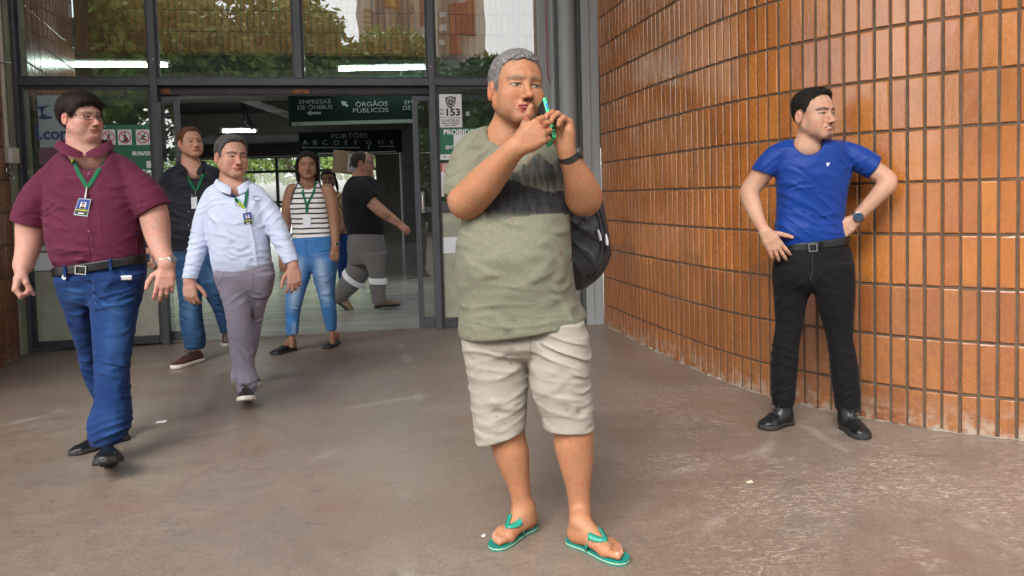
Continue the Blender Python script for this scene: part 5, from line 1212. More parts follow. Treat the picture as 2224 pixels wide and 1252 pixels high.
    for q, nv, lam, R, a, sd in (((1075, 770, -.1), (.12, 0, 1), .055, (.10, .2, .07), .010, 1), ((1090, 830, -.1), (-.25, 0, 1), .06, (.10, .2, .08), .010, 2), ((1110, 900, -.1), (-.55, 0, 1), .05, (.09, .2, .06), .008, 3), ((1210, 760, -.12), (.35, 0, 1), .05, (.10, .2, .06), .011, 4),
                                 ((1200, 870, -.12), (.35, 0, 1), .06, (.10, .2, .09), .008, 5), ((1150, 730, -.12), (1, 0, .7), .05, (.06, .2, .08), .009, 6), ((1270, 800, -.05), (.1, 0, 1), .05, (.05, .2, .12), .010, 7), ((1015, 860, -.02), (0, 0, 1), .055, (.05, .2, .12), .008, 8)): f.wr(p.P(*q), nv, lam, R, a, sd)
    def cs(P):
        C = np.repeat(np.array([[.315, .285, .240]], np.float32), len(P), 0); u, v = pix(P)
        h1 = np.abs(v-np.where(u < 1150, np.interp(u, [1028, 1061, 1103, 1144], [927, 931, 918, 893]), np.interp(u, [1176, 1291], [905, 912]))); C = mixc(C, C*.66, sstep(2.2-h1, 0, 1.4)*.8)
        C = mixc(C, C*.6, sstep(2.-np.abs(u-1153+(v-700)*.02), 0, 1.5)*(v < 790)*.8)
        for x, y, s_ in ((1180, 752, 2.5), (1176, 748, 2), (1110, 790, 3), (1080, 905, 2.5), (1230, 890, 3), (1255, 893, 4), (1272, 885, 2.5), (1253, 836, 2), (1100, 782, 2)): C = mixc(C, (.13, .11, .09), .75*np.exp(-(((u-x)/s_)**2+((v-y)/s_)**2)))
        return C
    p.part('shorts', f, clothm('beige_twill', (1, 1, 1), 'plain', .08, .85, .2, vcol=True), .0052, col=cs)
    # flip flops
    TEAL = noisy('teal_rubber', (.006, .205, .165), .12, 12., .55, .1); TRIM = mat('pale_rubber', (.50, .58, .36), .6)
    for a, u, v, ln, s, O, tips in feet:
        prof = [(-.012, 0), (.0, .026), (.03, .034), (.08, .031), (.13, .037), (.18, .046), (.225, .046), (.258, .034), (.275, .012)]
        ol = crom([(x, y) for x, y in prof], 4); left = [(x, y+.002) for x, y in ol]; right = [(x, -y*1.02) for x, y in ol[::-1]]
        pl = [a+u*x*s+v*y*s for x, y in left+right]
        up = lambda z: [q+np.array([0, 0, z]) for q in pl]
        o = MB().prism(up(.010), 0, (0, 0, .0060)).build('flip_flop', TEAL, p.root); MB().prism(up(.0065), 0, (0, 0, .0033)).build('trim', TRIM, o); MB().prism(up(.001), 0, (0, 0, .0053)).build('outsole', TEAL, o)
        T = lambda x, y, z: O+u*x*s+v*y*s+np.array([0, 0, z])
        post = T(.205, .016, .004); knot = T(.192, .016, .040)
        for sg, e in ((1, (.105, .040, -.002)), (-1, (.105, -.040, -.002))):
            raw = crom([knot, T(.170, .016+sg*.016, .07), T(.135, .012+sg*.030, .07), T(*e)], 5); fl = b.drop(raw[:-1], (0, 0, -1), .1, .003); fl = [np.array(q) for q in fl]; fl[0] = knot; fl.append(raw[-1])
            P = []
            for i in range(len(fl)):
                t = nrm(fl[min(i+1, len(fl)-1)]-fl[max(i-1, 0)]); wv = nrm(np.cross(t, (v*sg*.6+np.array([0, 0, .9])))); w_ = .0075+.004*(1-abs(2*i/len(fl)-1)); P.append([fl[i]-wv*w_+(0, 0, .0), fl[i]+(0, 0, .002), fl[i]+wv*w_+(0, 0, .001)])
            st = MB().sheet(P).build('strap', mat('teal_strap', (.010, .245, .175), .4), o, True); md = st.modifiers.new('solid', 'SOLIDIFY'); md.thickness = .0025; md.offset = 0
        MB().tube([post, (post+knot)/2+u*.004, knot], [.004, .0045, .007], 8).build('toe_post', MATS['teal_strap'], o, True)
    # watch
    ax = p.P(1240, 352, -.145)-p.P(1229, 328, -.165); c = p.P(1235.5, 339.5, -.155)
    p.watch(c, ax, .0335, mat('black_rubber', (.02, .02, .024), .5), mat('dark_dial', (.03, .035, .04), .2), (1, -.25, .25), w=.024, fr=.021)
    # phone
    a_, b_ = p.P(1182, 209, -.140), p.P(1206, 301, -.195); L = nrm(b_-a_); ln = .148; Wd = np.array([-.30, .95, 0.]); Wd = nrm(Wd-L*(Wd@L)); Nn = np.cross(L, Wd); c = (a_+b_)/2+Wd*.037
    ph = thing('phone', tuple(c), 'smartphone in a bright green case held against the ear', 'phone'); M = lambda q: c+L*q[0]+Wd*q[1]+Nn*q[2]
    MB().box((-ln/2, -.037, -.0068), (ln/2, .037, .0068), M).build('case', mat('bright_green_case', (.04, .62, .26), .45), ph, bevel=.004)
    for sg in (-1, 1): MB().box((-ln/2+.005, -.034, sg*.0070-.0006), (ln/2-.005, .034, sg*.0070+.0006), M).build('screen' if sg < 0 else 'back_cover', BLACKP, ph)
    for x0, x1, m_ in ((-.052, -.030, mat('blue_button', (.02, .16, .5), .4)), (.052, .058, BLACKP), (.061, .068, BLACKP), (.038, .046, BLACKP)): MB().box((x0, -.0385, -.003), (x1, -.036, .003), M).build('button', m_, ph)
    # backpack
    f = Field(); f.loft(p.rows([(330, 1130, 1225, .24, .7), (370, 1110, 1262, .25, .62), (430, 1105, 1302, .25, .60), (480, 1105, 1316, .25, .60), (530, 1105, 1322, .25, .6), (575, 1105, 1315, .25, .58), (605, 1120, 1296, .25, .5), (628, 1160, 1268, .25, .4)]), n=2.8)
    f.nz(9., .008, 2); f.wr(p.P(1270, 540, .1), (.8, 0, .6), .07, .13, .016, 2); f.wr(p.P(1275, 600, .12), (-.5, 0, 1), .05, .09, .010, 4); f.wr(p.P(1262, 480, .1), (.7, 0, -.7), .05, .08, .012, 5)
    bp = thing('backpack', tuple(np.array([p.o[0]+.1, p.o[1]+.25, .75])), 'black nylon backpack with white zip pulls behind the olive T-shirt', 'backpack')
    NY = noisy('black_nylon', (.020, .019, .024), .2, 20., .38, .25, 240.)
    put('pack', f.mesh('pack', .0065, origin=np.array(bp.location)), NY, bp)
    for px in ([(1288, 440), (1302, 480), (1306, 530), (1300, 570), (1276, 605)], [(1298, 440), (1313, 490), (1317, 530), (1311, 570), (1290, 600)], [(1243, 520), (1262, 545), (1287, 570)], [(1240, 480), (1262, 500), (1290, 520)]):
        MB().tube([f.hit(x, y, 2.5, 3.2, .002) for x, y in crom(px, 4)], .0042, 6).build('zip', BLACKP, bp, True)
    for x0, y0, x1, y1 in ((1299, 500, 1305, 523), (1316, 510, 1319, 533)):
        a, c = f.hit(x0, y0, 2.5, 3.2, .006), f.hit(x1, y1, 2.5, 3.2, .008); MB().tube([a, (a+c)/2+(0, -.006, 0), c], [.0035, .006, .0055], 6).build('zip_pull', PAPER, bp, True)
    MB().sheet([[p.P(1168, 292, .03)+(0, 0, .02), p.P(1196, 300, .03)+(0, 0, .02)], [p.P(1180, 300, .14), p.P(1206, 312, .14)], [p.P(1180, 400, .19), p.P(1206, 400, .19)]]).build('shoulder_strap', NY, bp)
    print('green', round(time.time()-T0, 1)); return p
green_man()
# ------------------------------------------------------------------ the others
NAVYJ = lambda: clothm('dark_denim', (.008, .030, .118), 'denim', .22, .9, .22)
MIDJ = lambda: clothm('mid_denim', (.028, .075, .165), 'denim', .25, .9, .22)
SILV = mat('brushed_steel', (.55, .55, .54), .3, 1.)
BLEA = noisy('black_leather', (.006, .006, .007), .2, 20., .38, .2, 120.)
BSOL = noisy('black_sole', (.018, .018, .018), .2, 20., .7, .2)
WSOL = noisy('off_white_sole', (.62, .58, .50), .12, 20., .6, .1)
BROWN = noisy('brown_leather', (.060, .022, .014), .3, 18., .42, .2, 120.)
DBROWN = noisy('dark_brown_leather', (.028, .017, .014), .25, 18., .45, .2, 120.)
GLAN = lambda: clothm('green_lanyard', (.012, .12, .055), amt=.1, bump=.05)
def ushoe(p, heel, toe, zh=0., **kw):
    a, c = gnd(*heel), gnd(*toe); L = float(np.linalg.norm((c-a)[:2])); kw.setdefault('L', L); return shoe(p.root, a+np.array([0, 0, zh]), c-a, origin=p.o, **kw)
def crease(p, f, spots):
    for i, (x, y, dy, nx, nz_, lam, rx, rz, a) in enumerate(spots): f.wr(p.P(x, y, dy), (nx, .1, nz_), lam, (rx, .18, rz), a, i+3)
def buckle(p, f, cx, cy, w_, h_, y0, y1, m=SILV, tilt=0.):
    c = f.hit(cx, cy, y0, y1, .004); k = c[1]/FPX; w_ *= k; h_ *= k; mb = MB(); t = .0035; ex = np.array([math.cos(tilt), 0, math.sin(tilt)]); ez = np.array([-math.sin(tilt), 0, math.cos(tilt)])
    M = lambda q: c+ex*q[0]+np.array([0, q[1], 0])+ez*q[2]
    for lo, hi in (((-w_/2, -.006, -h_/2), (-w_/2+t, 0, h_/2)), ((w_/2-t, -.006, -h_/2), (w_/2, 0, h_/2)), ((-w_/2+t, -.0055, h_/2-t), (w_/2-t, -.0005, h_/2)), ((-w_/2+t, -.0055, -h_/2), (w_/2-t, -.0005, -h_/2+t))): mb.box(lo, hi, M)
    return mb.build('belt_buckle', m, p.root)
def belt(p, rows, zc, sl, hw, m, cx, grow=.010, name='belt', dep=.7):
    """slab of the waist between two tilted planes; sl = rise per metre towards the viewer's right"""
    f = Field(); f.loft(p.rows(rows, dep), n=2.3, grow=grow); nv = np.array([-sl, 0, 1.]); nv /= np.linalg.norm(nv)
    c = np.array([cx, 0, zc]); f.cut(c+nv*hw, nv); f.cut(c-nv*hw, -nv); p.part(name, f, m, .0045); return f
# ---- blue T-shirt man at the wall
def blue_man():
    p = Person((1.53, 3.72, 0), 'dark haired man in bright blue T-shirt, hands on hips, standing by the brick wall', (.50, .285, .195)); b = p.b
    p.head(1766, 252, 0, .250, 24, 1, 0, dict(hair=(([0, .5, .85, 1.02, 1.18, 1.36, 1.48, 1.95, 2.15, 2.6, 3.15], [.094, .088, .070, .048, .016, .004, .026, .026, -.01, -.045, -.05]), (.016,.012,.010)), flush=.7, goatee=.75, stubble=.3, browt=1.15, browa=.95, squint=.62, teeth=1, gaze=.004), .0030, fat=.1, nose=1., open_=.8, age=.5)
    p.limb([(1758, 284, .02, 20), (1755, 303, .02, 21.5), (1752, 325, .03, 26)]); p.limb([(1718, 332, .05, 13), (1754, 326, .01, 20), (1798, 332, .05, 13)], k=.04); p.limb([(1760, 345, .05, 22), (1762, 440, .05, 24), (1765, 520, .05, 24)], k=.04)
    p.limb([(1704, 336, .03, 18), (1670, 362, .05, 21), (1640, 398, .09, 20), (1627, 420, .09, 18), (1634, 445, .06, 17.5), (1646, 476, .01, 13.5), (1660, 502, -.05, 10.5)]); p.limb([(1822, 334, .03, 19), (1866, 351, .0, 21), (1908, 376, -.05, 19), (1929, 395, -.08, 17.5), (1915, 416, -.085, 17), (1884, 449, -.06, 14), (1858, 477, -.04, 11)])
    p.hand(p.P(1661, 503, -.055), (.52, -.10, -.85), (-.15, -1, .02), -1, [(8, 14, 10), (10, 16, 10), (12, 18, 12), (10, 18, 12)], [(.80, .62, -.12), (.70, .75, -.1), (.66, .78, -.1)], 1.04, .0034, spread=(.16, .04, -.10, -.24))
    p.hand(p.P(1857, 478, -.04), (-.74, .12, -.62), (-.10, -1, .05), 1, [(20, 70, 40), (24, 74, 44), (28, 78, 46), (30, 80, 46)], [(.5, .8, -.5), (.2, .9, -.5), (.1, .9, -.5)], 1.02, .0034)
    p.body(.0055)
    p.hair(hairm('black_hair', (.014, .011, .010), .5), L=([0, .5, .85, 1.02, 1.18, 1.36, 1.48, 1.95, 2.15, 2.6, 3.15], [.094, .088, .070, .048, .016, .004, .026, .026, -.01, -.045, -.05]), top=.015, side=.002, back=.005, lift=.008, h=.0034, comb=(.2, .8, .5), slen=.024)
    f = Field(); f.loft(p.rows([(300, 1738, 1782, .03, .7), (312, 1704, 1826, .03, .58), (328, 1690, 1842, .03, .55), (360, 1685, 1845, .03, .58), (392, 1685, 1842, .03, .62), (427, 1688, 1836, .03, .62), (469, 1689, 1832, .03, .62), (503, 1686, 1834, .03, .64), (524, 1692, 1838, .03, .62), (540, 1698, 1836, .03, .6)]), n=2.3, k=.025)
    p.limb([(1730, 318, .03, 15), (1706, 329, .03, 21), (1680, 348, .04, 25), (1655, 382, .06, 26), (1640, 410, .07, 26)], f, .013, hem=(1659, 377, .055, (-.35, .1, -.93))); p.limb([(1802, 318, .03, 15), (1830, 330, .02, 22), (1862, 344, .0, 26), (1900, 366, -.04, 24.5), (1930, 384, -.07, 24)], f, .013, hem=(1898, 366, -.04, (.84, -.2, -.53)))
    p.limb([(1760, 284, .0, 26), (1757, 303, -.02, 27), (1755, 312, -.05, 26)], f, .01, op='s')
    f.nz(14., .0025, 3)
    crease(p, f, [(1820, 335, -.08, .75, .66, .05, .10, .10, .009), (1725, 400, -.08, .6, .8, .045, .07, .09, .010), (1780, 450, -.1, .55, .83, .055, .14, .10, .009), (1745, 495, -.1, .55, .83, .05, .12, .07, .010), (1850, 375, .0, .9, -.3, .03, .05, .06, .009), (1665, 350, .02, .7, -.7, .03, .05, .06, .007), (1800, 500, -.1, .3, .95, .04, .12, .05, .008)])
    p.part('t_shirt', f, clothm('royal_blue_jersey', (.004, .036, .225), 'plain', .08, .52, .12, spec=.22, sheen=.05), .006); sh = f
    MB().tube([sh.hit(1763+34*math.sin(a), 300+17*math.cos(a), 3.4, 4.0) for a in np.linspace(-1.35, 1.35, 14)], .006, 8).build('neck_rib', mat('deep_blue_rib', (.008, .035, .20), .7), p.root, True)
    DS = mat('deep_blue_rib', (.008, .035, .20), .7); p.seam(sh, [(1690, 316), (1682, 345), (1682, 372), (1686, 388)], DS); p.seam(sh, [(1838, 318), (1843, 345), (1843, 370), (1841, 388)], DS)
    c = sh.hit(1798, 357, 3.4, 4., .002); MB().prism([c+np.array([x*.0024, 0, z*.0024]) for x, z in ((-3, 3), (5, 2.5), (1.5, -1), (-.5, -4), (-3, -4), (-1, -.5), (-3.5, 0))], 0, (0, -.002, 0)).build('chest_logo', LETW, p.root)
    f = Field(); f.loft(p.rows([(528, 1700, 1838, .03, .62), (550, 1690, 1846, .03, .66), (585, 1683, 1851, .03, .70), (612, 1683, 1852, .03, .64), (632, 1692, 1846, .03, .48)]), n=2.3, k=.02)
    f.loft(p.rows([(570, 1684, 1764), (618, 1680, 1763), (662, 1682, 1749), (711, 1685, 1741), (750, 1680, 1733), (788, 1677, 1731), (830, 1676, 1727), (857, 1676, 1726), (882, 1679, 1722)], 1.02, .05), n=2.2); f.loft(p.rows([(570, 1764, 1851), (627, 1769, 1854), (673, 1780, 1853), (711, 1791, 1851), (735, 1797, 1850), (769, 1803, 1856), (800, 1806, 1860), (826, 1809, 1862), (872, 1814, 1865), (892, 1816, 1865)], 1.02, -.04), n=2.2)
    f.nz(12., .003, 5)
    crease(p, f, [(1705, 780, 0, .2, 1, .045, .07, .08, .011), (1835, 785, -.1, .3, 1, .045, .07, .09, .011), (1705, 850, 0, -.3, 1, .04, .07, .05, .010), (1840, 865, -.1, -.4, 1, .035, .07, .05, .012), (1765, 610, -.08, .8, .6, .045, .07, .06, .008), (1740, 620, -.08, -.7, .7, .05, .07, .06, .007), (1800, 640, -.1, .3, 1, .08, .12, .15, .004)])
    p.part('trousers', f, clothm('black_trousers', (.0085, .0075, .0095), 'plain', .12, .85, .14, spec=.12), .006); tr = f
    MB().tube([tr.hit(x, y, 3.3, 4., .0) for x, y in crom([(1765, 545), (1765, 570), (1764, 595), (1758, 612)], 4)], .0022, 5).build('fly_seam', BLACKP, p.root)
    zc = p.P(1770, 530)[2]; bf = belt(p, [(500, 1694, 1838, .03, .63), (530, 1700, 1839, .03, .63), (560, 1694, 1842, .03, .64)], zc, .10, .020, BLEA, p.P(1770, 530)[0])
    buckle(p, bf, 1765, 538, 19, 17, 3.3, 4., tilt=.06); MB().box((0, 0, 0), (.011, .006, .045), lambda q: bf.hit(1782, 535, 3.3, 4., .004)+np.array([q[0], -q[1], q[2]-.022])).build('belt_loop', MATS['black_trousers'], p.root)
    ushoe(p, (1720, 921), (1651, 934), upm=BLEA, solem=BSOL, top=.125, hgt=.085, laces=BLACKP, wd=.054, solh=.026, heel_h=1, shaft=([p.P(1703, 900, .045), p.P(1703, 870, .05)], [.047, .047]))
    ushoe(p, (1832, 931), (1882, 957), upm=BLEA, solem=BSOL, top=.125, hgt=.085, laces=BLACKP, wd=.054, solh=.026, heel_h=1, shaft=([p.P(1838, 912, -.055), p.P(1838, 882, -.055)], [.046, .046]))
    p.watch(p.P(1863, 471, -.04), p.P(1884, 449, -.06)-p.P(1858, 477, -.04), .031, noisy('brown_strap', (.07, .05, .03), .2, 20.), mat('blue_black_dial', (.03, .05, .08), .2), (-.25, -1, .15), fr=.025, mring=mat('gunmetal', (.12, .12, .13), .3, .9))
    e = p.hl(.0815, .018, -.035); MB().tube([e, e+(0, -.002, -.004)], .0035, 8).build('earring', SILV, p.root) if False else None
    e = p.hl(-.0815, .012, -.036); MB().tube([e, e+np.array([0, -.003, -.004])], .0035, 8).build('earring', SILV, p.root)
    print('blue', round(time.time()-T0, 1))
# ---- maroon shirt man striding at the left
def maroon_man():
    p = Person((-2.02, 3.6, 0), 'heavy man with glasses in maroon dotted short sleeved shirt and dark blue jeans, striding', (.50, .265, .205)); b = p.b
    p.head(175, 257, 0, .222, 68, 0, -2, dict(hair=(([0, .35, .7, .95, 1.12, 1.3, 1.45, 1.95, 2.15, 2.6, 3.15], [.060, .058, .050, .026, .004, .0, .026, .024, -.045, -.075, -.085]), (.018,.011,.009)), flush=1.2, squint=.6, browc=(.06, .04, .03), browa=.6, gaze=.003), .0028, fat=.42, nose=1.0, age=.8)
    p.limb([(176, 284, .02, 26.5), (181, 310, .02, 28.5), (184, 335, .03, 33)]); p.limb([(140, 358, .05, 20), (187, 348, .0, 30), (245, 356, .05, 20)], k=.04); p.limb([(200, 365, .06, 36), (208, 460, .06, 40), (214, 560, .06, 40)], k=.04)
    p.limb([(112, 392, .03, 24), (85, 430, .03, 29), (72, 480, .02, 28.5), (67, 505, .02, 26.5), (61, 540, -.01, 22), (53, 568, -.05, 18), (50, 582, -.07, 16.5)]); p.limb([(288, 392, .03, 24), (321, 428, .03, 28), (335, 470, .02, 28), (341, 505, .01, 25), (349, 540, -.02, 19.5), (360, 566, -.05, 15.5), (363, 576, -.06, 15)])
    p.hand(p.P(49, 582, -.075), (-.22, -.30, -1), (-.75, -.55, .25), -1, [(46, 78, 55), (50, 82, 58), (55, 86, 60), (58, 86, 60)], [(.35, .9, -.5), (-.2, .8, -.7), (-.5, .6, -.7)], 1.12, .0034)
    p.hand(p.P(363, 577, -.062), (-.06, -.25, -1), (.42, -.85, .1), 1, [(18, 22, 14), (22, 28, 18), (28, 34, 22), (32, 36, 22)], [(.78, .60, -.25), (.45, .9, -.2), (.15, .97, -.15)], 1.08, .0034)
    p.body(.0055)
    p.hair(hairm('dark_brown_hair', (.016, .009, .007), .55), L=([0, .35, .7, .95, 1.12, 1.3, 1.45, 1.95, 2.15, 2.6, 3.15], [.060, .058, .050, .026, .004, .0, .026, .024, -.045, -.075, -.085]), top=.020, side=.014, back=.016, lift=.006, h=.0032, comb=(.9, .0, -.3), slen=.036, strands=5000)
    mb = MB()
    for i in range(26):           # fringe swept over the forehead
        a = rnd.uniform(-.030, .012); q = rnd.uniform(.0, .022); mb.tube([p.hl(a, -.080, .100), p.hl(a+.022+q*.3, -.104, .082), p.hl(a+.042+q*.6, -.103, .056+q*.4), p.hl(a+.050+q, -.098, .040+q*.8)], [.004, .0036, .0024, .0006], 5)
    mb.build('fringe', MATS['dark_brown_hair'], p.root, True)['kind'] = 'stuff'
    p.glasses(mat('dark_wire', (.035, .03, .03), .35, .6), h=.0145, rim=.0013)
    f = Field(); f.loft(p.rows([(314, 154, 216, .03, .8), (330, 134, 246, .03, .62), (350, 116, 276, .03, .58), (385, 106, 298, .03, .58), (420, 105, 303, .03, .62), (468, 106, 304, .03, .68), (505, 108, 306, .03, .72), (530, 113, 307, .03, .74), (555, 119, 309, .03, .72), (575, 128, 308, .03, .68), (588, 136, 303, .03, .62)]), n=2.35, k=.03, s0=.12)
    p.limb([(140, 358, .03, 22), (116, 390, .03, 28), (91, 424, .03, 34), (74, 462, .02, 37), (58, 520, .02, 37)], f, .013, hem=(64, 484, .02, (-.30, 0, -.95))); p.limb([(260, 358, .03, 22), (282, 386, .03, 28), (310, 416, .03, 34), (333, 452, .02, 34), (350, 500, .02, 34)], f, .013, hem=(338, 455, .02, (.42, 0, -.90)))
    p.limb([(181, 285, .0, 37), (187, 320, -.03, 39), (192, 338, -.09, 31)], f, .01, op='s')
    f.nz(10., .0035, 2)
    crease(p, f, [(120, 470, -.1, .6, .8, .05, .09, .12, .010), (295, 470, -.1, -.6, .8, .05, .09, .12, .010), (210, 560, -.16, .1, 1, .04, .20, .06, .010), (195, 480, -.16, 1, .1, .05, .03, .2, .006), (85, 400, -.05, .8, .6, .05, .07, .09, .008), (330, 410, -.05, -.8, .6, .05, .07, .09, .008), (150, 575, -.1, .8, .5, .04, .08, .05, .009)])
    MAR = clothm('maroon_dots', (.068, .006, .024), 'dots', .08, .8, .15, c2=(.21, .042, .085)); p.part('shirt', f, MAR, .006); sh = f
    c = p.P(184, 315, .01); p.collar(MAR, c, rotm(28), [(-3, .108, -.055, .114, -.040, .136, -.070), (-28, .106, -.03, .112, -.008, .158, -.062), (-70, .100, -.005, .107, .022, .135, -.020), (-180, .098, .01, .104, .042, .122, .005), (-290, .100, -.005, .107, .022, .135, -.020), (-332, .106, -.03, .112, -.008, .160, -.062), (-357, .108, -.055, .114, -.040, .138, -.072)])
    MB().tube([sh.hit(x, y, 3., 3.9, .001) for x, y in crom([(194, 352), (194, 420), (192, 500), (196, 570)], 8)], .0022, 5).build('placket_edge', MAR, p.root, True)
    p.seam(sh, [(112, 352), (103, 390), (101, 430), (103, 480)], MAR); p.seam(sh, [(288, 345), (303, 380), (307, 420), (306, 460)], MAR)
    for y in (378, 440, 503): c = sh.hit(193, y, 3., 3.9, .002); MB().tube([c, c+np.array([0, -.003, 0])], .0055, 10).build('button', mat('wine_button', (.20, .06, .10), .35), p.root)
    f = Field(); f.loft(p.rows([(572, 128, 313, .03, .66), (600, 127, 309, .03, .68), (636, 134, 302, .03, .60), (660, 144, 294, .03, .46)]), n=2.3, k=.02)
    f.loft(p.rows([(595, 198, 309, 0), (640, 202, 303, 0), (664, 202, 297, -.01), (700, 203, 291, -.02), (740, 204, 287, -.05), (800, 206, 281, -.08), (863, 208, 282, -.10), (890, 202, 283, -.11), (911, 196, 283, -.12), (935, 196, 278, -.13), (962, 200, 262, -.13)], .98), n=2.15); f.loft(p.rows([(595, 127, 206, 0), (640, 134, 206, .02), (688, 148, 208, .06), (740, 164, 212, .12), (800, 179, 220, .18), (847, 197, 238, .22), (880, 216, 264, .25), (905, 238, 283, .27), (930, 252, 283, .28)], .98), n=2.15)
    f.nz(11., .004, 4)
    crease(p, f, [(250, 655, -.12, -.35, 1, .045, .14, .06, .013), (215, 640, -.1, .6, .8, .04, .07, .06, .010), (165, 640, -.1, .1, 1, .05, .09, .08, .008), (245, 790, -.15, .55, .85, .055, .12, .09, .014), (240, 850, -.15, -.5, .9, .06, .12, .08, .013), (235, 935, -.2, -.25, 1, .036, .12, .06, .015), (195, 800, .1, .3, 1, .05, .08, .08, .011), (250, 720, -.12, .3, 1, .07, .12, .07, .007)])
    
    def cj(P):
        C = np.repeat(np.array([[.0085, .031, .118]], np.float32), len(P), 0); u, v = pix(P); fr_ = sstep(p.o[1]+.02-P[:, 1], 0, .10)
        w_ = np.maximum(np.exp(-((u-252+(v-700)*.03)/24)**2)*sstep(v, 620, 680)*sstep(860-v, 0, 120), .8*np.exp(-((u-165-(v-650)*.1)/20)**2)*sstep(v, 610, 650)*sstep(760-v, 0, 70)); w_ = np.maximum(w_, .7*np.exp(-((u-240)/20)**2)*sstep(v, 880, 910)); w_ = w_*(.75+.35*noise3(P, 40., 3))
        for a_, b_ in (((268, 640), (300, 628)), ((262, 655), (297, 650)), ((150, 628), (190, 640)), ((222, 660), (258, 668))): w_ = np.maximum(w_, .9*np.exp(-(seg2(u, v, a_, b_)/3.)**2))
        C = mixc(C, (.028, .085, .225), np.clip(w_*fr_, 0, .8)); C = mixc(C, (.005, .014, .05), .7*sstep(1.8-np.abs(u-np.interp(v, [600, 700, 800, 960], [306, 289, 280, 268])), 0, 1)*(v > 610)); return C
    p.part('jeans', f, clothm('dark_blue_jeans', (1, 1, 1), 'denim', .14, .9, .24, vcol=True), .006, col=cj); tr = f
    ORS = mat('denim_seam', (.05, .09, .19), .8)
    for px in ([(203, 600), (203, 640), (208, 662)], [(262, 588), (270, 600), (292, 606), (306, 600)], [(132, 600), (145, 604), (150, 592)]): MB().tube([tr.hit(x, y, 3., 3.9, .0) for x, y in crom(px, 4)], .0022, 5).build('seam', ORS, p.root)
    zc = p.P(215, 577)[2]; bf = belt(p, [(540, 120, 314, .03, .66), (577, 128, 313, .03, .68), (615, 126, 308, .03, .68)], zc, .125, .022, BLEA, p.P(215, 577)[0], .012); buckle(p, bf, 176, 587, 24, 19, 3., 3.9, tilt=-.1)
    for x, y in ((240, 575), (141, 590)): c = bf.hit(x, y, 3., 3.9, .004); MB().box((-.006, -.004, -.028), (.006, .002, .028), lambda q: c+np.array(q)).build('belt_loop', NAVYJ(), p.root)
    c = tr.hit(270, 605, 3., 3.9, .005); MB().box((-.038, -.004, -.009), (.038, .003, .012), lambda q: c+np.array(q)).build('pocket_phone', SILV, p.root, bevel=.004)
    c = tr.hit(142, 600, 3., 3.9, .004); MB().tube([c+np.array([0, 0, .03]), c+np.array([-.002, -.006, 0]), c+np.array([.004, -.008, -.02])], [.004, .006, .003], 8).tube([c+np.array([0, -.008, -.005]), c+np.array([0, -.012, -.005])], .011, 12).build('key_ring', CHROME, p.root)
    ushoe(p, (238, 1014), (234, 1075), tilt=21, L=.30, upm=BLEA, solem=BSOL, top=.11, hgt=.080, wd=.066, solh=.024, heel_h=1); ushoe(p, (279, 953), (172, 985), tilt=0, L=.30, upm=BLEA, solem=BSOL, top=.105, hgt=.07, wd=.052, solh=.022, heel_h=1)
    g = GLAN(); p.ribbon('lanyard', sh, [(149, 333), (158, 352), (172, 378), (188, 407)], .019, g, 3., 3.9, .005); p.ribbon('lanyard', sh, [(229, 333), (221, 352), (208, 380), (191, 407)], .019, g, 3., 3.9, .005)
    p.ribbon('lanyard_tip', sh, [(148, 331), (153, 342), (158, 352)], .020, mat('lime_band', (.30, .42, .02), .7), 3., 3.9, .0075); p.ribbon('lanyard_tip', sh, [(230, 331), (226, 341), (222, 350)], .020, mat('lime_band', (.30, .42, .02), .7), 3., 3.9, .0075)
    c, e = sh.hit(189, 406, 3., 3.9, .008), sh.hit(186, 431, 3., 3.9, .010); MB().tube([c, (c+e)/2, e], [.0025, .004, .006], 8).build('clip', CHROME, p.root)
    p.badge(sh, [(171, 431), (198, 433), (190, 471), (160, 467)], 3., 3.9)
    p.watch(p.P(361, 567, -.05), (.16, -.15, -1), .0385, SILV, mat('grey_dial', (.2, .2, .2), .3), (1, -.45, 0), fr=.019, w=.020)
    print('maroon', round(time.time()-T0, 1))
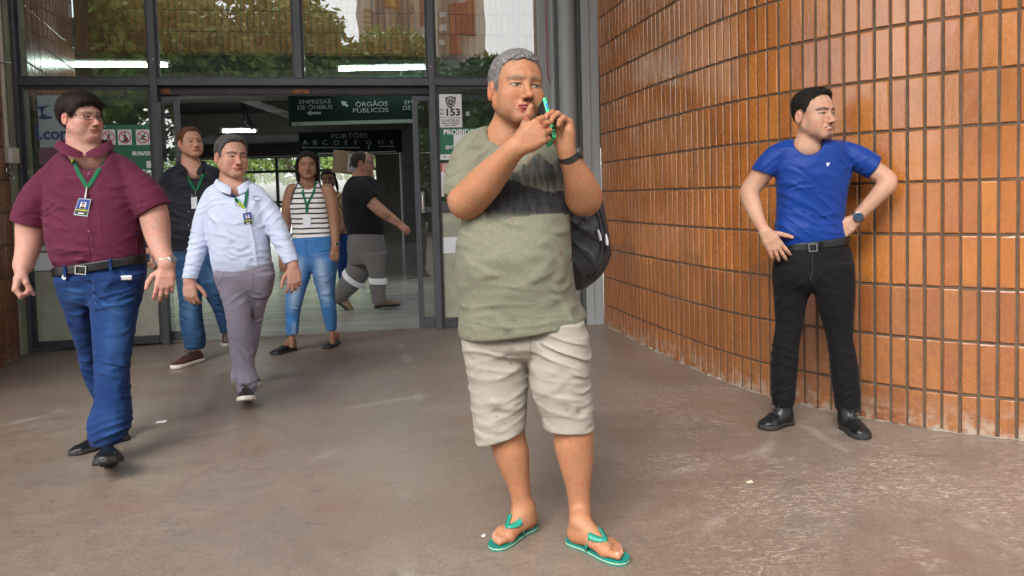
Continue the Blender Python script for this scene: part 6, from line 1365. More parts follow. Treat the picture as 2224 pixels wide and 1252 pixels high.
# ---- light blue shirt man
def pale_man():
    p = Person((-1.75, 4.7, 0), 'grey haired man in pale blue long sleeved shirt and mauve grey trousers, walking forward', (.50, .270, .195)); b = p.b
    p.head(502, 342, 0, .262, 43, -1, 2, dict(hair=(([0, .35, .7, .95, 1.12, 1.3, 1.45, 1.95, 2.15, 2.6, 3.15], [.090, .086, .074, .046, .0, -.010, .026, .026, -.02, -.055, -.06]), (.07,.062,.058)), flush=.9, squint=.5, browc=(.05, .04, .035), browa=.85, gaze=.002), .0034, fat=.32, nose=1.0, age=.9)
    p.limb([(500, 370, .02, 19.5), (502, 390, .02, 21), (504, 408, .03, 24)]); p.limb([(474, 420, .05, 14), (508, 412, .0, 21), (548, 418, .05, 14)], k=.04); p.limb([(512, 430, .06, 24), (520, 500, .06, 26), (528, 570, .06, 26)], k=.04)
    p.limb([(455, 440, .03, 15), (440, 500, .03, 14), (421, 560, .0, 11.5), (412, 600, -.05, 10), (410, 612, -.06, 10.5)]); p.limb([(564, 434, .03, 15), (598, 490, .02, 17), (616, 535, -.02, 14), (634, 572, -.07, 10.5), (637, 580, -.08, 10)])
    p.hand(p.P(411, 610, -.06), (.18, -.35, -1), (-.05, -1, .15), -1, [(30, 40, 24), (36, 46, 26), (40, 50, 28), (44, 50, 28)], [(.75, .65, -.2), (.5, .85, -.2), (.3, .95, -.15)], 1.10, .0040)
    p.hand(p.P(637, 579, -.08), (.12, -.30, -1), (.45, -.85, .2), 1, [(24, 32, 20), (28, 38, 22), (32, 42, 24), (36, 44, 24)], [(.70, .70, -.3), (.4, .9, -.2), (.15, .97, -.15)], 1.10, .0040)
    p.body(.0065)
    p.hair(hairm('salt_pepper_hair', (.085, .078, .075), .6), L=([0, .35, .7, .95, 1.12, 1.3, 1.45, 1.95, 2.15, 2.6, 3.15], [.090, .086, .074, .046, .0, -.010, .026, .026, -.02, -.055, -.06]), top=.014, side=.006, lift=.008, h=.0038, comb=(.1, .9, .2))
    f = Field(); f.loft(p.rows([(390, 484, 522, .03, .8), (400, 466, 548, .03, .62), (416, 450, 570, .03, .58), (455, 448, 584, .03, .62), (500, 452, 584, .03, .68), (530, 455, 585, .03, .70), (565, 460, 588, .03, .70), (582, 464, 590, .03, .66), (596, 467, 589, .03, .62)]), n=2.3, k=.028, s0=.16)
    p.limb([(476, 416, .03, 15), (460, 434, .03, 19), (446, 474, .03, 22.5), (434, 522, .03, 21.5), (422, 565, .0, 18), (413, 600, -.05, 15.5), (411, 625, -.06, 15)], f, .013, hem=(411, 608, -.055, (0, -.2, -1))); p.limb([(544, 410, .03, 15), (562, 428, .03, 19), (586, 466, .03, 23), (606, 507, .01, 22), (622, 545, -.04, 18.5), (634, 572, -.07, 15), (642, 590, -.09, 15)], f, .013, hem=(634, 573, -.072, (.35, -.3, -.9)))
    p.limb([(500, 368, .0, 28), (505, 392, -.03, 28), (509, 405, -.08, 22)], f, .01, op='s')
    f.nz(11., .004, 6)
    crease(p, f, [(425, 530, 0, -.3, 1, .045, .08, .10, .015), (615, 520, 0, .5, .85, .045, .08, .10, .015), (462, 470, -.1, .8, .55, .05, .07, .10, .010), (575, 470, -.1, -.8, .55, .05, .07, .10, .010), (500, 560, -.14, .3, 1, .05, .14, .08, .008), (560, 560, -.14, -.3, 1, .05, .12, .08, .008), (415, 585, -.05, .1, 1, .03, .06, .06, .010), (628, 555, -.06, .3, 1, .03, .06, .06, .010)])
    PB = clothm('pale_blue_cotton', (.56, .63, .80), 'plain', .05, .75, .16); p.part('shirt', f, PB, .0068); sh = f
    c = p.P(506, 396, .01); p.collar(PB, c, rotm(24), [(-10, .094, -.050, .100, -.030, .128, -.085), (-34, .092, -.025, .098, .0, .140, -.062), (-80, .088, -.005, .094, .022, .118, -.015), (-180, .086, .01, .091, .042, .108, .01), (-280, .088, -.005, .094, .022, .118, -.015), (-326, .092, -.025, .098, .0, .140, -.062), (-350, .094, -.050, .100, -.030, .128, -.085)])
    p.ribbon('placket', sh, [(521, 425), (533, 470), (546, 520), (553, 578)], .034, PB, 4.3, 5., .003)
    p.seam(sh, [(450, 412), (449, 450), (452, 500), (456, 530)], mat('pale_blue_seam', (.42, .48, .62), .8)); p.seam(sh, [(570, 408), (578, 440), (582, 480), (583, 510)], MATS['pale_blue_seam'])
    for x, y in ((531, 462), (539, 492), (545, 522), (550, 550)): c = sh.hit(x, y, 4.3, 5., .005); MB().tube([c, c+np.array([0, -.003, 0])], .0055, 10).build('button', PAPER, p.root)
    cs = [sh.hit(557+8*math.cos(a)-3*math.sin(a), 431+4.5*math.sin(a)+2*math.cos(a), 4.3, 5., .003) for a in np.linspace(.6, 6., 16)]; MB().tube(cs, .0013, 5).build('chest_logo', mat('grey_thread', (.12, .13, .15), .7), p.root)
    f = Field(); f.loft(p.rows([(570, 466, 591, .03, .66), (600, 468, 595, .03, .68), (624, 476, 591, .03, .62), (642, 486, 584, .03, .46)]), n=2.3, k=.02)
    f.loft(p.rows([(595, 468, 546, 0), (640, 480, 543, -.01), (663, 487, 543, -.03), (696, 493, 544, -.06), (736, 497, 547, -.10), (777, 502, 550, -.14), (800, 508, 553, -.16), (821, 514, 561, -.18), (840, 515, 559, -.19), (855, 519, 553, -.19)], .98), n=2.15); f.loft(p.rows([(595, 540, 594, 0), (640, 541, 587, .03), (655, 541, 581, .05), (700, 541, 571, .10), (745, 532, 562, .15), (777, 515, 553, .19), (805, 503, 546, .22), (828, 503, 541, .23)], .98), n=2.15)
    f.nz(11., .0035, 7)
    crease(p, f, [(540, 645, -.1, .6, .8, .04, .08, .06, .012), (505, 650, -.1, -.4, 1, .045, .10, .05, .011), (525, 735, -.12, .3, 1, .05, .09, .08, .010), (530, 780, -.18, .75, .6, .05, .08, .09, .011), (535, 830, -.22, -.4, 1, .035, .08, .05, .014), (560, 700, .05, -.3, 1, .05, .08, .06, .010), (515, 690, -.12, .2, 1, .05, .09, .05, .008)])
    p.part('trousers', f, clothm('mauve_grey_twill', (.255, .228, .290), 'plain', .07, .85, .14), .0068); tr = f
    DK2 = mat('mauve_seam', (.13, .11, .14), .8)
    for px in ([(551, 584), (551, 610), (548, 630)], [(487, 590), (484, 604), (474, 616)]): MB().tube([tr.hit(x, y, 4.3, 5., .0) for x, y in crom(px, 4)], .0025, 5).build('seam', DK2, p.root)
    ushoe(p, (537, 874), (533, 915), tilt=17, L=.30, upm=DBROWN, solem=WSOL, top=.10, hgt=.075, wd=.056, solh=.026, laces=mat('brown_lace', (.05, .035, .03), .7), res=.005); ushoe(p, (508, 828), (563, 839), L=.28, upm=DBROWN, solem=WSOL, top=.10, hgt=.075, solh=.026, res=.005)
    g = GLAN(); p.ribbon('lanyard', sh, [(535, 402), (536, 418), (534, 436), (531, 452)], .020, g, 4.3, 5., .006); p.ribbon('lanyard', sh, [(489, 406), (500, 420), (514, 436), (530, 452)], .020, g, 4.3, 5., .006)
    p.ribbon('lanyard_tip', sh, [(489, 406), (497, 416), (506, 427)], .0205, mat('blue_band', (.01, .06, .30), .7), 4.3, 5., .008); p.ribbon('lanyard_tip', sh, [(518, 440), (524, 446), (530, 452)], .0205, mat('lime_band', (.30, .42, .02), .7), 4.3, 5., .008)
    p.badge(sh, [(527, 462), (546, 460), (550, 488), (530, 490)], 4.3, 5.); c, e = sh.hit(530, 451, 4.3, 5., .008), sh.hit(535, 462, 4.3, 5., .010); MB().tube([c, e], .004, 8).build('clip', CHROME, p.root)
    mb = MB()
    for ox, oy in ((514, 418), (517, 441)): mb.tube([sh.hit(ox+6.5*math.cos(a), oy+(6 if oy < 430 else 8)*math.sin(a), 4.3, 5., .010) for a in np.linspace(0, 6.28, 15)], .0013, 5, False)
    mb.tube([sh.hit(x, y, 4.3, 5., .010) for x, y in ((514, 424), (514, 433))], .0013, 5).build('folded_glasses', mat('dark_wire', (.035, .03, .03), .35, .6), p.root)
    print('pale', round(time.time()-T0, 1))
# ---- dark shirt man behind him
def dark_man():
    p = Person((-2.42, 5.8, 0), 'reddish haired man in dark navy shirt and jeans walking behind the pale blue shirt', (.52, .275, .195)); b = p.b
    p.head(413, 312, 0, .238, 47, 6, 0, dict(hair=(([0, .35, .7, .95, 1.12, 1.3, 1.45, 1.95, 2.15, 2.6, 3.15], [.086, .086, .076, .046, .004, -.005, .026, .026, -.01, -.045, -.05]), (.10,.045,.02)), flush=1.1, squint=.55, browc=(.16, .07, .03), browa=.5), .0038, fat=.3)
    p.limb([(412, 338, .02, 15.5), (414, 355, .02, 17), (415, 372, .03, 22)]); p.limb([(390, 384, .05, 11), (420, 376, .0, 19), (450, 384, .05, 11)], k=.04); p.limb([(422, 392, .06, 20), (428, 450, .06, 22), (430, 530, .06, 22)], k=.04)
    p.limb([(370, 398, .03, 13), (347, 445, .03, 14), (330, 505, .01, 12), (324, 535, -.02, 9.5), (323, 546, -.03, 8.5)]); p.limb([(470, 398, .03, 13), (489, 445, .04, 14), (496, 500, .05, 12), (498, 540, .04, 9)])
    p.hand(p.P(323, 545, -.03), (.12, -.3, -1), (-.3, -.95, .1), -1, [(30, 44, 26), (36, 50, 30), (42, 54, 30), (46, 54, 30)], TH_RELAX, 1.08, .0046)
    p.hand(p.P(498, 541, .04), (.0, -.2, -1), (.5, -.8, .1), 1, RELAX, TH_RELAX, 1.05, .006)
    p.body(.0075)
    p.hair(hairm('auburn_hair', (.115, .050, .022), .5), L=([0, .35, .7, .95, 1.12, 1.3, 1.45, 1.95, 2.15, 2.6, 3.15], [.086, .086, .076, .046, .004, -.005, .026, .026, -.01, -.045, -.05]), top=.012, side=.005, lift=.006, h=.0046, strands=3000)
    f = Field(); f.loft(p.rows([(354, 398, 434, .03, .8), (364, 374, 466, .03, .62), (380, 356, 485, .03, .58), (420, 356, 488, .03, .62), (460, 362, 488, .03, .70), (500, 368, 487, .03, .74), (525, 372, 486, .03, .70), (545, 374, 484, .03, .64)]), n=2.3, k=.028)
    p.limb([(388, 372, .03, 13), (370, 388, .03, 17), (352, 430, .03, 20), (338, 480, .02, 18.5), (327, 525, -.01, 14.5), (322, 560, -.03, 13)], f, .013, hem=(324, 540, -.022, (-.1, -.2, -1))); p.limb([(450, 372, .03, 13), (470, 388, .03, 17), (488, 440, .04, 19), (495, 495, .05, 15), (498, 545, .04, 13)], f, .013, hem=(498, 535, .04, (0, -.1, -1)))
    p.limb([(412, 336, .0, 22), (415, 356, -.03, 23), (422, 374, -.10, 20)], f, .01, op='s')
    f.nz(10., .004, 3); crease(p, f, [(395, 470, -.1, .4, .9, .05, .10, .10, .012), (345, 440, 0, .3, .9, .045, .06, .1, .011), (400, 410, -.1, .7, .7, .05, .08, .08, .010), (420, 520, -.14, .1, 1, .04, .15, .05, .010), (332, 500, 0, .2, 1, .04, .05, .08, .012)])
    NB = clothm('ink_cotton', (.012, .013, .021), 'plain', .12, .75, .16, spec=.3); p.part('shirt', f, NB, .008); sh = f
    c = p.P(416, 357, .01); p.collar(NB, c, rotm(24), [(-16, .098, -.090, .104, -.062, .135, -.100), (-36, .096, -.035, .102, -.005, .145, -.062), (-80, .092, -.005, .098, .022, .122, -.015), (-180, .090, .01, .095, .042, .112, .01), (-280, .092, -.005, .098, .022, .122, -.015), (-324, .096, -.035, .102, -.005, .145, -.062), (-344, .098, -.090, .104, -.062, .135, -.100)])
    for y in (425, 460, 490): c = sh.hit(410 if y > 450 else 417, y, 5.3, 6.2, .003); MB().tube([c, c+np.array([0, -.003, 0])], .006, 8).build('button', mat('grey_button', (.2, .2, .22), .4), p.root)
    f = Field(); f.loft(p.rows([(528, 376, 484, .03, .66), (560, 380, 482, .03, .66), (590, 388, 474, .03, .46)]), n=2.3, k=.02)
    f.loft(p.rows([(560, 381, 437, 0), (601, 385, 437, -.02), (655, 391, 436, -.06), (696, 392, 439, -.08), (736, 400, 445, -.10), (757, 402, 443, -.10)], 1.), n=2.15); f.loft(p.rows([(560, 430, 482, 0), (600, 436, 485, .02), (631, 442, 489, .04), (669, 462, 494, .08), (701, 474, 499, .11), (722, 480, 502, .13)], 1.), n=2.15)
    f.nz(10., .004, 4); crease(p, f, [(415, 655, -.1, .3, 1, .045, .09, .06, .016), (420, 735, -.15, -.2, 1, .035, .09, .05, .015), (450, 610, -.08, .8, .6, .05, .08, .08, .012), (480, 670, .05, .4, .9, .05, .06, .08, .012)])
    
    def cj(P):
        C = np.repeat(np.array([[.024, .066, .150]], np.float32), len(P), 0); u, v = pix(P); fr_ = sstep(p.o[1]+.02-P[:, 1], 0, .10)
        w_ = np.maximum(np.exp(-((u-412-(v-600)*.03)/13)**2)*sstep(v, 570, 600)*sstep(730-v, 0, 70), np.exp(-((u-460-(v-600)*.3)/10)**2)*sstep(v, 570, 600)*sstep(700-v, 0, 60)); return mixc(C, (.075, .17, .31), np.clip(w_*fr_*(.75+.35*noise3(P, 40., 3)), 0, .8))
    p.part('jeans', f, clothm('faded_blue_jeans', (1, 1, 1), 'denim', .14, .9, .24, vcol=True), .0078, col=cj)
    ushoe(p, (441, 785), (388, 799), L=.29, upm=BROWN, solem=WSOL, top=.11, hgt=.08, wd=.056, solh=.030, tilt=0, laces=mat('brown_lace', (.05, .035, .03), .7), res=.006); ushoe(p, (489, 742), (503, 773), L=.28, upm=BROWN, solem=WSOL, top=.11, hgt=.08, solh=.030, res=.006)
    g = GLAN(); p.ribbon('lanyard', sh, [(404, 380), (412, 394), (424, 414)], .020, g, 5.3, 6.2, .006); p.ribbon('lanyard', sh, [(441, 378), (436, 394), (427, 414)], .020, g, 5.3, 6.2, .006); p.badge(sh, [(415, 429), (428, 428), (428, 453), (416, 454)], 5.3, 6.2, 'white')
    c, e = sh.hit(425, 414, 5.3, 6.2, .008), sh.hit(424, 428, 5.3, 6.2, .010); MB().tube([c, e], .005, 8).build('clip', CHROME, p.root)
    print('dark', round(time.time()-T0, 1))
# ---- woman in the striped top
def striped_woman():
    p = Person((-1.70, 6.0, 0), 'woman with long dark hair in striped sleeveless top, light jeans and black slip ons', (.265, .135, .082)); b = p.b
    p.head(667, 360, 0, .214, 18, -1, 0, dict(flush=.5, squint=.62, lip=(.22, .075, .06), browa=.9), .0036, fat=.3, nose=1.05, lip=1.15)
    p.limb([(668, 383, .02, 13.5), (668, 395, .02, 14), (669, 408, .03, 15)]); p.limb([(640, 414, .035, 10.5), (668, 413, .03, 11.5), (704, 414, .035, 10.5)], k=.02); p.limb([(672, 425, .05, 14), (676, 470, .05, 14), (678, 580, .05, 16)], k=.04)
    p.limb([(634, 412, .02, 13.5), (626, 445, .02, 12.8), (621, 490, .03, 11), (618, 530, .0, 8.8), (615, 552, -.03, 6.8), (614, 558, -.03, 6.5)]); p.limb([(712, 412, .02, 14), (722, 445, .02, 13.2), (726, 485, .02, 11.3), (728, 518, -.01, 8.8), (728, 536, -.02, 7), (728, 541, -.02, 6.8)])
    p.hand(p.P(614, 557, -.03), (.05, -.25, -1), (-.5, -.85, .1), -1, [(30, 40, 24)]*4, TH_RELAX, .96, .0046); p.hand(p.P(728, 540, -.02), (-.10, -.2, -1), (.45, -.9, .1), 1, [(24, 34, 20), (28, 38, 22), (32, 42, 22), (34, 42, 22)], TH_RELAX, .98, .0046)
    b.loft(p.rows([(600, 640, 656, 0), (720, 627, 641, -.06), (742, 628, 641, -.07), (756, 628, 640, -.07)], 1.), k=.02); b.loft(p.rows([(600, 700, 716, 0), (700, 715, 727, .06), (730, 716, 728, .07), (748, 717, 729, .07)], 1.), k=.02)
    b.add(foot_fn(gnd(642, 760)+np.array([0, 0, .014]), gnd(598, 770)-gnd(642, 760), (-.3, -1, 0), .78)[0], gnd(642, 760)-.3, gnd(642, 760)+.3, k=.02); b.add(foot_fn(gnd(732, 746)+np.array([0, 0, .014]), gnd(710, 757)-gnd(732, 746), (-1, .3, 0), .78)[0], gnd(732, 746)-.3, gnd(732, 746)+.3, k=.02)
    p.body(.0068)
    HM = hairm('black_long_hair', (.012, .009, .009), .5); fr = p.hf; k = p.hs
    f = Field().add(lambda P: hair_d(fr(P), L=([0, .5, .9, 1.15, 1.5, 1.9, 2.2, 3.15], [.078, .066, .032, .014, .012, -.03, -.09, -.09]), top=.012, side=.010, back=.012)*k, p.hc-.15*k, p.hc+.15*k)
    H = lambda x, y, z: p.hl(x, y, z); q = k
    for sg in (-1, 1): f.tube([H(sg*.045, -.030, .085), H(sg*.080, -.005, .030), H(sg*.084, .020, -.05), H(sg*.080, .028, -.12), H(sg*.070, .032, -.175)], [.020*q, .018*q, .018*q, .016*q, .007*q], k=.02)
    f.tube([H(0, .075, .05), H(0, .085, -.05), H(0, .075, -.15), H(0, .075, -.22)], [.05, .055, .05, .02], k=.03); f.nz(160., .0016, 2, (1, 1, .12))
    o = p.part('hair', f, HM, .004)
    f = Field(); f.loft(p.rows([(394, 650, 690, .025, (.9, .7)), (404, 643, 699, .025, (.74, .6)), (420, 638, 705, .025, (.70, .6)), (436, 632, 709, .025, .70), (452, 631, 711, .025, .72), (477, 634, 715, .025, .66), (500, 636, 719, .025, .66), (520, 636, 722, .025, .66)]), n=2.25, k=.02)
    p.limb([(668, 376, -.0, 20), (668, 390, -.04, 20), (668, 395, -.12, 17)], f, .01, op='s'); f.limb = None
    f.nz(12., .003, 5); crease(p, f, [(660, 495, -.12, .25, 1, .035, .10, .05, .010), (700, 490, -.12, -.3, 1, .035, .08, .06, .010)])
    p.part('sleeveless_top', f, clothm('striped_jersey', (.66, .65, .63), 'stripes', .05, .85, .10, c2=(.03, .03, .034)), .0065); sh = f
    BN = mat('black_binding', (.022, .021, .022), .8); MB().tube([sh.hit(668+21*math.sin(a), 392+16*math.cos(a), 5.5, 6.3) for a in np.linspace(-1.3, 1.3, 12)], .0075, 6).build('neck_binding', BN, p.root, True)
    for px in ([(646, 401), (640, 415), (635, 430), (632, 445)], [(694, 401), (701, 415), (707, 430), (710, 446)]): MB().tube([sh.hit(x, y, 5.5, 6.3) for x, y in crom(px, 4)], .0075, 6).build('arm_binding', BN, p.root, True)
    f = Field(); f.loft(p.rows([(513, 637, 721, .025, .66), (530, 632, 725, .025, .70), (550, 628, 728, .025, .74), (572, 625, 731, .025, .66), (590, 630, 727, .025, .46)]), n=2.25, k=.018)
    f.loft(p.rows([(565, 626, 679, 0), (600, 624, 674, -.01), (632, 622, 663, -.03), (667, 620, 655, -.05), (684, 620, 652, -.05), (700, 621, 650, -.06), (727, 622, 647, -.06)], 1.), n=2.1); f.loft(p.rows([(565, 676, 731, 0), (600, 680, 730, .01), (632, 689, 728, .03), (660, 696, 729, .04), (688, 702, 731, .06), (718, 709, 731, .07)], 1.), n=2.1)
    f.nz(11., .0025, 2); crease(p, f, [(638, 670, -.1, .2, 1, .035, .06, .05, .011), (712, 668, -.05, -.3, 1, .035, .06, .05, .011), (677, 585, -.12, .8, .5, .035, .06, .05, .010), (660, 560, -.14, .1, 1, .04, .1, .04, .006)])
    def cj(P):
        C = np.repeat(np.array([[.045, .155, .37]], np.float32), len(P), 0); u, v = pix(P); fr_ = sstep(p.o[1]+.03-P[:, 1], 0, .08)
        w_ = np.maximum(np.exp(-((u-646+(v-600)*.12)/11)**2)*sstep(v, 548, 580)*sstep(690-v, 0, 40), np.exp(-((u-700-(v-600)*.16)/13)**2)*sstep(v, 545, 580)*sstep(680-v, 0, 40)); w_ = np.maximum(w_, .8*np.exp(-((u-640)/5)**2)*sstep(v, 695, 705)); w_ = np.maximum(w_, .8*np.exp(-((u-726)/5)**2)*sstep(v, 680, 695))
        C = mixc(C, (.34, .46, .62), w_*fr_*.8); C = mixc(C, (.02, .06, .16), .7*sstep(1.6-np.abs(u-664-(v-520)*.05), 0, 1)*(v < 560)); return C
    p.part('jeans', f, clothm('faded_denim', (1, 1, 1), 'denim', .12, .9, .15, vcol=True), .0065, col=cj)
    ushoe(p, (643, 760), (592, 772), L=.25, upm=BLEA, solem=BSOL, top=.082, hgt=.068, wd=.052, solh=.018, res=.0055); ushoe(p, (734, 746), (707, 759), L=.25, upm=BLEA, solem=BSOL, top=.082, hgt=.068, wd=.052, solh=.018, res=.0055)
    g = GLAN(); p.ribbon('lanyard', sh, [(655, 400), (659, 424), (665, 444), (666, 464)], .018, g, 5.5, 6.3, .006); p.ribbon('lanyard', sh, [(687, 396), (680, 420), (669, 443), (666, 464)], .018, g, 5.5, 6.3, .006); p.badge(sh, [(658, 473), (675, 473), (675, 495), (658, 495)], 5.5, 6.3, 'white')
    c = p.P(729, 531, -.015); p.watch(c, (0, -.15, -1), .026, mat('tan_strap', (.28, .19, .12), .6), BLACKP, (.55, -.85, 0), fr=.019, w=.02, mring=mat('rose_gold', (.5, .33, .24), .3, .8))
    c = p.tips[0][0][0]; MB().tube([c+np.array([.012*math.cos(a), -.012, -.012+.016*math.sin(a)]) for a in np.linspace(0, 6.28, 12)], .003, 6).build('key_ring', CHROME, p.root, True)
    print('woman', round(time.time()-T0, 1))
# ---- man carrying a box through the hall
def box_man():
    p = Person((-1.62, 8.15, 0), 'bald bespectacled man in black T-shirt and grey work trousers carrying a cardboard box', (.44, .24, .165)); b = p.b
    p.head(786, 356, 0, .262, 100, -2, 0, dict(hair=(([0, .6, 1.0, 1.2, 1.36, 1.48, 1.8, 2.15, 2.6, 3.15], [.14, .12, .075, .03, -.02, .026, .030, -.02, -.055, -.06]), (.05,.034,.026)), flush=1., stubble=.7, mous=.5, squint=.6, browc=(.05, .035, .03)), .0048, fat=.8, nose=1.1)
    p.limb([(786, 380, .0, 17), (783, 393, .0, 18), (783, 410, .02, 19)]); p.limb([(786, 412, .03, 20), (788, 450, .03, 22), (790, 500, .03, 20)], k=.04)
    p.limb([(786, 412, -.16, 15), (803, 436, -.21, 13.5), (822, 454, -.22, 12), (838, 466, -.22, 11), (855, 478, -.22, 8.5), (866, 486, -.22, 6.5)]); p.limb([(778, 405, .22, 15), (800, 400, .30, 12), (800, 370, .30, 9), (792, 350, .28, 7)])
    p.hand(p.P(866, 486, -.22), (.75, 0, -.66), (.45, -.70, .5), -1, [(24, 34, 20), (28, 40, 22), (32, 44, 24), (36, 46, 24)], TH_RELAX, 1.05, .006)
    def tat(P, C):
        u, v = pix(P); t = (u-826)*.72+(v-452)*.69; w_ = sstep(t, 10, 12)*sstep(30-t, 0, 2)*(P[:, 1] < p.o[1]-.12)
        return mixc(C, (.03, .03, .035), w_*sstep(noise3(P, 95., 7), -.15, .05)*.85)
    p.paint.append(tat); p.body(.0085)
    p.hair(hairm('cropped_brown_hair', (.05, .032, .024), .4), L=([0, .6, 1.0, 1.2, 1.36, 1.48, 1.8, 2.15, 2.6, 3.15], [.14, .12, .075, .03, -.02, .026, .030, -.02, -.055, -.06]), top=.003, side=.004, back=.004, h=.006, strands=0)
    p.glasses(mat('red_wire', (.20, .05, .04), .35, .4))
    f = Field(); f.loft(p.rows([(379, 770, 802, .02, 1.0), (391, 757, 812, .02, 1.25), (410, 748, 819, .02, 1.35), (432, 745, 822, .02, 1.28), (470, 747, 828, .02, 1.15), (490, 751, 836, .02, 1.05), (506, 755, 834, .02, 1.0), (516, 757, 829, .02, .95)]), n=2.2, k=.03)
    p.limb([(784, 402, -.14, 16), (790, 414, -.19, 18), (803, 432, -.22, 17.5), (822, 452, -.24, 17)], f, .018, hem=(808, 434, -.22, (.72, -.1, -.69))); p.limb([(778, 402, .16, 16), (790, 405, .26, 16), (806, 400, .30, 15)], f, .04)
    p.limb([(787, 365, 0, 18.5), (784, 380, 0, 19)], f, .01, op='s'); f.nz(9., .004, 3); crease(p, f, [(795, 470, -.2, .4, .9, .06, .12, .12, .012), (770, 430, -.2, .8, .5, .06, .10, .12, .010)])
    p.part('t_shirt', f, clothm('black_jersey', (.010, .010, .013), 'plain', .1, .85, .12), .0085)
    f = Field(); f.loft(p.rows([(504, 757, 830, .02, 1.05), (530, 755, 835, .02, 1.05), (552, 757, 838, .02, 1.0), (572, 764, 838, .02, .9)]), n=2.2, k=.02)
    f.loft(p.rows([(550, 784, 838, -.10), (590, 799, 838, -.11), (612, 802, 838, -.11), (632, 804, 838, -.11), (648, 806, 838, -.11), (660, 808, 833, -.11)], .95), n=2.15); p.limb([(786, 545, .10, 29), (782, 580, .11, 26), (766, 608, .12, 22.5), (750, 627, .13, 18), (734, 648, .14, 14)], f, .03)
    f.nz(9., .005, 4); crease(p, f, [(800, 560, -.2, .7, .7, .06, .12, .1, .014), (770, 600, -.1, .6, .8, .06, .12, .1, .013), (822, 640, -.2, .2, 1, .05, .08, .06, .016), (745, 630, -.1, .6, .8, .05, .08, .08, .014)])
    p.part('work_trousers', f, clothm('grey_drill', (.165, .155, .150), 'plain', .1, .85, .14), .0085)
    RF = mat('reflective_white', (.75, .76, .80), .45)
    f2 = Field(); f2.loft(p.rows([(585, 799, 838.5, -.11), (600, 801, 838.5, -.11), (616, 803, 839, -.11), (630, 804, 839, -.11)], .95), n=2.15, grow=.006); a, c = p.P(820, 604, -.11), p.P(820, 617, -.11); f2.cut(a, (.05, 0, 1)); f2.cut(c, (-.05, 0, -1)); p.part('reflective_band', f2, RF, .006)
    p.band('reflective_band', p.P(772, 601, .115), p.P(765, 610, .12), 25.5/p.ppm(.1), 24.2/p.ppm(.1), RF, .006)
    TB = noisy('olive_boot', (.20, .135, .06), .3, 18., .6, .2); ushoe(p, (813, 671), (866, 668), L=.29, upm=TB, solem=BSOL, top=.13, hgt=.09, wd=.052, solh=.034, heel_h=1, tilt=3, res=.007); shoe(p.root, p.P(728, 655, .14), (1, 0, 0), tilt=-40, L=.28, upm=TB, solem=BSOL, top=.13, hgt=.09, solh=.034, origin=p.o, res=.007)
    Y = 8.35; c0, c1, c3 = at(727, 326, Y), at(812, 335, Y+.05), at(720, 375, Y); ex = nrm(c1-c0); ez = c0-c3; H_ = np.linalg.norm(ez); ez = nrm(ez-ex*(ez@ex)); ey = np.cross(ez, ex); W_ = np.linalg.norm(c1-c0); D = .30
    bx = thing('cardboard_box', tuple(c3+ex*W_/2+ey*D/2), 'brown cardboard box with a white printed label on the bald man\'s shoulder', 'box'); M = lambda q: c3+ex*q[0]+ey*q[1]+ez*q[2]
    CB = noisy('cardboard', (.36, .255, .165), .12, 10., .85, .1); MB().box((0, 0, 0), (W_, D, H_), M).build('carton', CB, bx, bevel=.006); MB().box((0, -.001, H_*.47), (W_, -.0002, H_*.53), M).build('tape', mat('packing_tape', (.40, .30, .20), .35), bx) if False else None
    lb = MB().box((.17, -.003, .03), (.40, -.0005, H_-.03), M).build('label', PAPER, bx); pm = lambda x0, z0, x1, z1: MB().box((x0, -.005, z0), (x1, -.0035, z1), M).build('print_block', BLACKP, lb)
    pm(.19, .16, .195, .235); pm(.245, .16, .25, .235); pm(.195, .23, .245, .235); pm(.195, .16, .245, .165); pm(.212, .175, .228, .222); text('FRÁGIL', .075, BLACKP, lb, M((.19, -.006, .10)), ex, ez, align='LEFT', bold=.003); pm(.19, .05, .39, .056)
    print('box', round(time.time()-T0, 1))
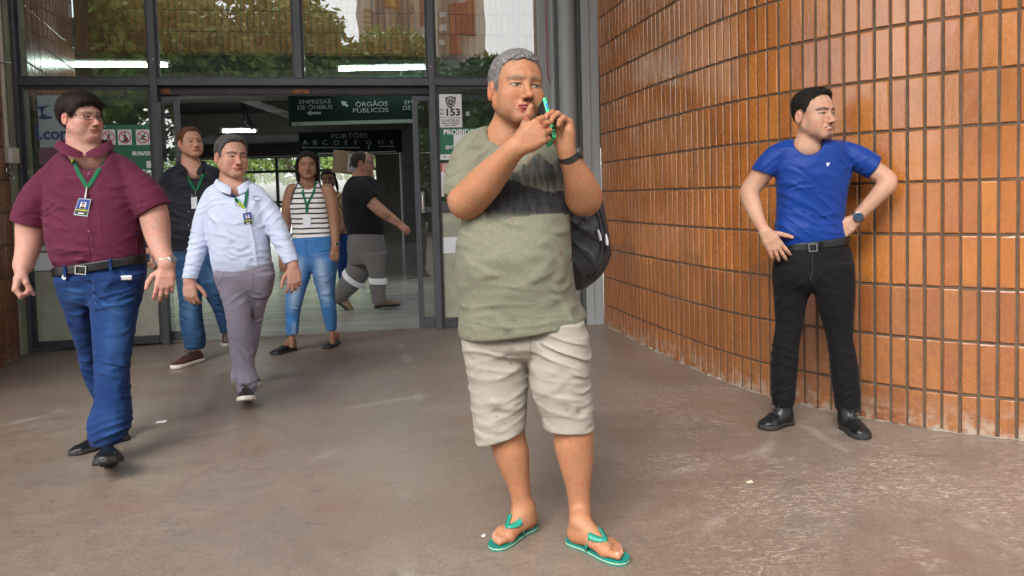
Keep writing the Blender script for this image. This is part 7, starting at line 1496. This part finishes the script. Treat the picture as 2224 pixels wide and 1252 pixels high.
# ---- person half hidden behind
def hidden_person():
    p = Person((-2.1, 8.85, 0), 'dark haired person in tan patterned blouse, mostly hidden behind the woman and the box man', (.20, .10, .06)); b = p.b
    p.head(714, 390, 0, .232, 8, -3, -4, dict(flush=.4, squint=.7), .0055, fat=.2); p.limb([(716, 412, .02, 10), (722, 428, .03, 14)]); p.limb([(722, 440, .04, 12), (724, 510, .04, 12)], k=.04)
    p.limb([(700, 432, .02, 10), (694, 470, .02, 8), (694, 505, .0, 6)]); p.limb([(742, 432, .02, 10), (748, 465, -.02, 9), (745, 495, -.08, 7), (738, 503, -.12, 6)]); p.hand(p.P(738, 503, -.12), (-.9, -.3, -.2), (-.2, -.9, .3), 1, RELAX, TH_RELAX, .95, .008); p.hand(p.P(694, 506, 0), (0, -.2, -1), (-.5, -.8, 0), -1, RELAX, TH_RELAX, .95, .009)
    p.body(.010); HM = MATS['black_long_hair']; fr, k = p.hf, p.hs
    f = Field().add(lambda P: hair_d(fr(P), top=.016, side=.014, back=.016)*k, p.hc-.16*k, p.hc+.16*k); f.tube([p.hl(.075, .02, 0), p.hl(.085, .03, -.08), p.hl(.09, .03, -.16)], [.02, .02, .01]); f.tube([p.hl(0, .09, 0), p.hl(0, .09, -.15)], [.05, .03]); p.part('hair', f, HM, .007)
    f = Field(); f.loft(p.rows([(416, 712, 732, .03, .7), (426, 698, 748, .03, .6), (440, 694, 752, .03, .6), (475, 697, 753, .03, .7), (518, 696, 758, .03, .7)]), n=2.2); p.limb([(702, 430, .03, 11), (696, 460, .02, 11)], f, .03); p.limb([(740, 430, .03, 11), (749, 462, -.01, 12)], f, .03)
    def cb(P):
        s_ = np.sin(P[:, 0]*95+np.sin(P[:, 2]*22)*3); return mixc(np.repeat(np.array([[.40, .26, .12]], np.float32), len(P), 0), (.03, .025, .02), sstep(s_, .1, .4)*.9)
    p.part('blouse', f, clothm('tan_print', (1, 1, 1), vcol=True), .009, col=cb)
    f = Field(); f.loft(p.rows([(508, 700, 762, .03, .66), (540, 698, 764, .03, .7), (560, 702, 762, .03, .6)]), n=2.2); f.loft(p.rows([(540, 731, 764, .0), (560, 731, 760, 0), (605, 736, 752, 0), (632, 742, 756, 0)], 1.), n=2.1); f.loft(p.rows([(540, 699, 732, .0), (600, 704, 722, .05), (630, 705, 718, .1)], 1.), n=2.1); p.part('jeans', f, NAVYJ(), .009)
    PK = noisy('pale_trainer', (.42, .33, .31), .1, 20., .7); ushoe(p, (744, 645), (756, 650), L=.24, upm=PK, solem=WSOL, top=.085, res=.008); ushoe(p, (712, 645), (712, 652), L=.24, upm=PK, solem=WSOL, top=.085, res=.008)
    print('hidden', round(time.time()-T0, 1))
for fn in (blue_man, maroon_man, pale_man, dark_man, striped_woman, box_man, hidden_person): fn()
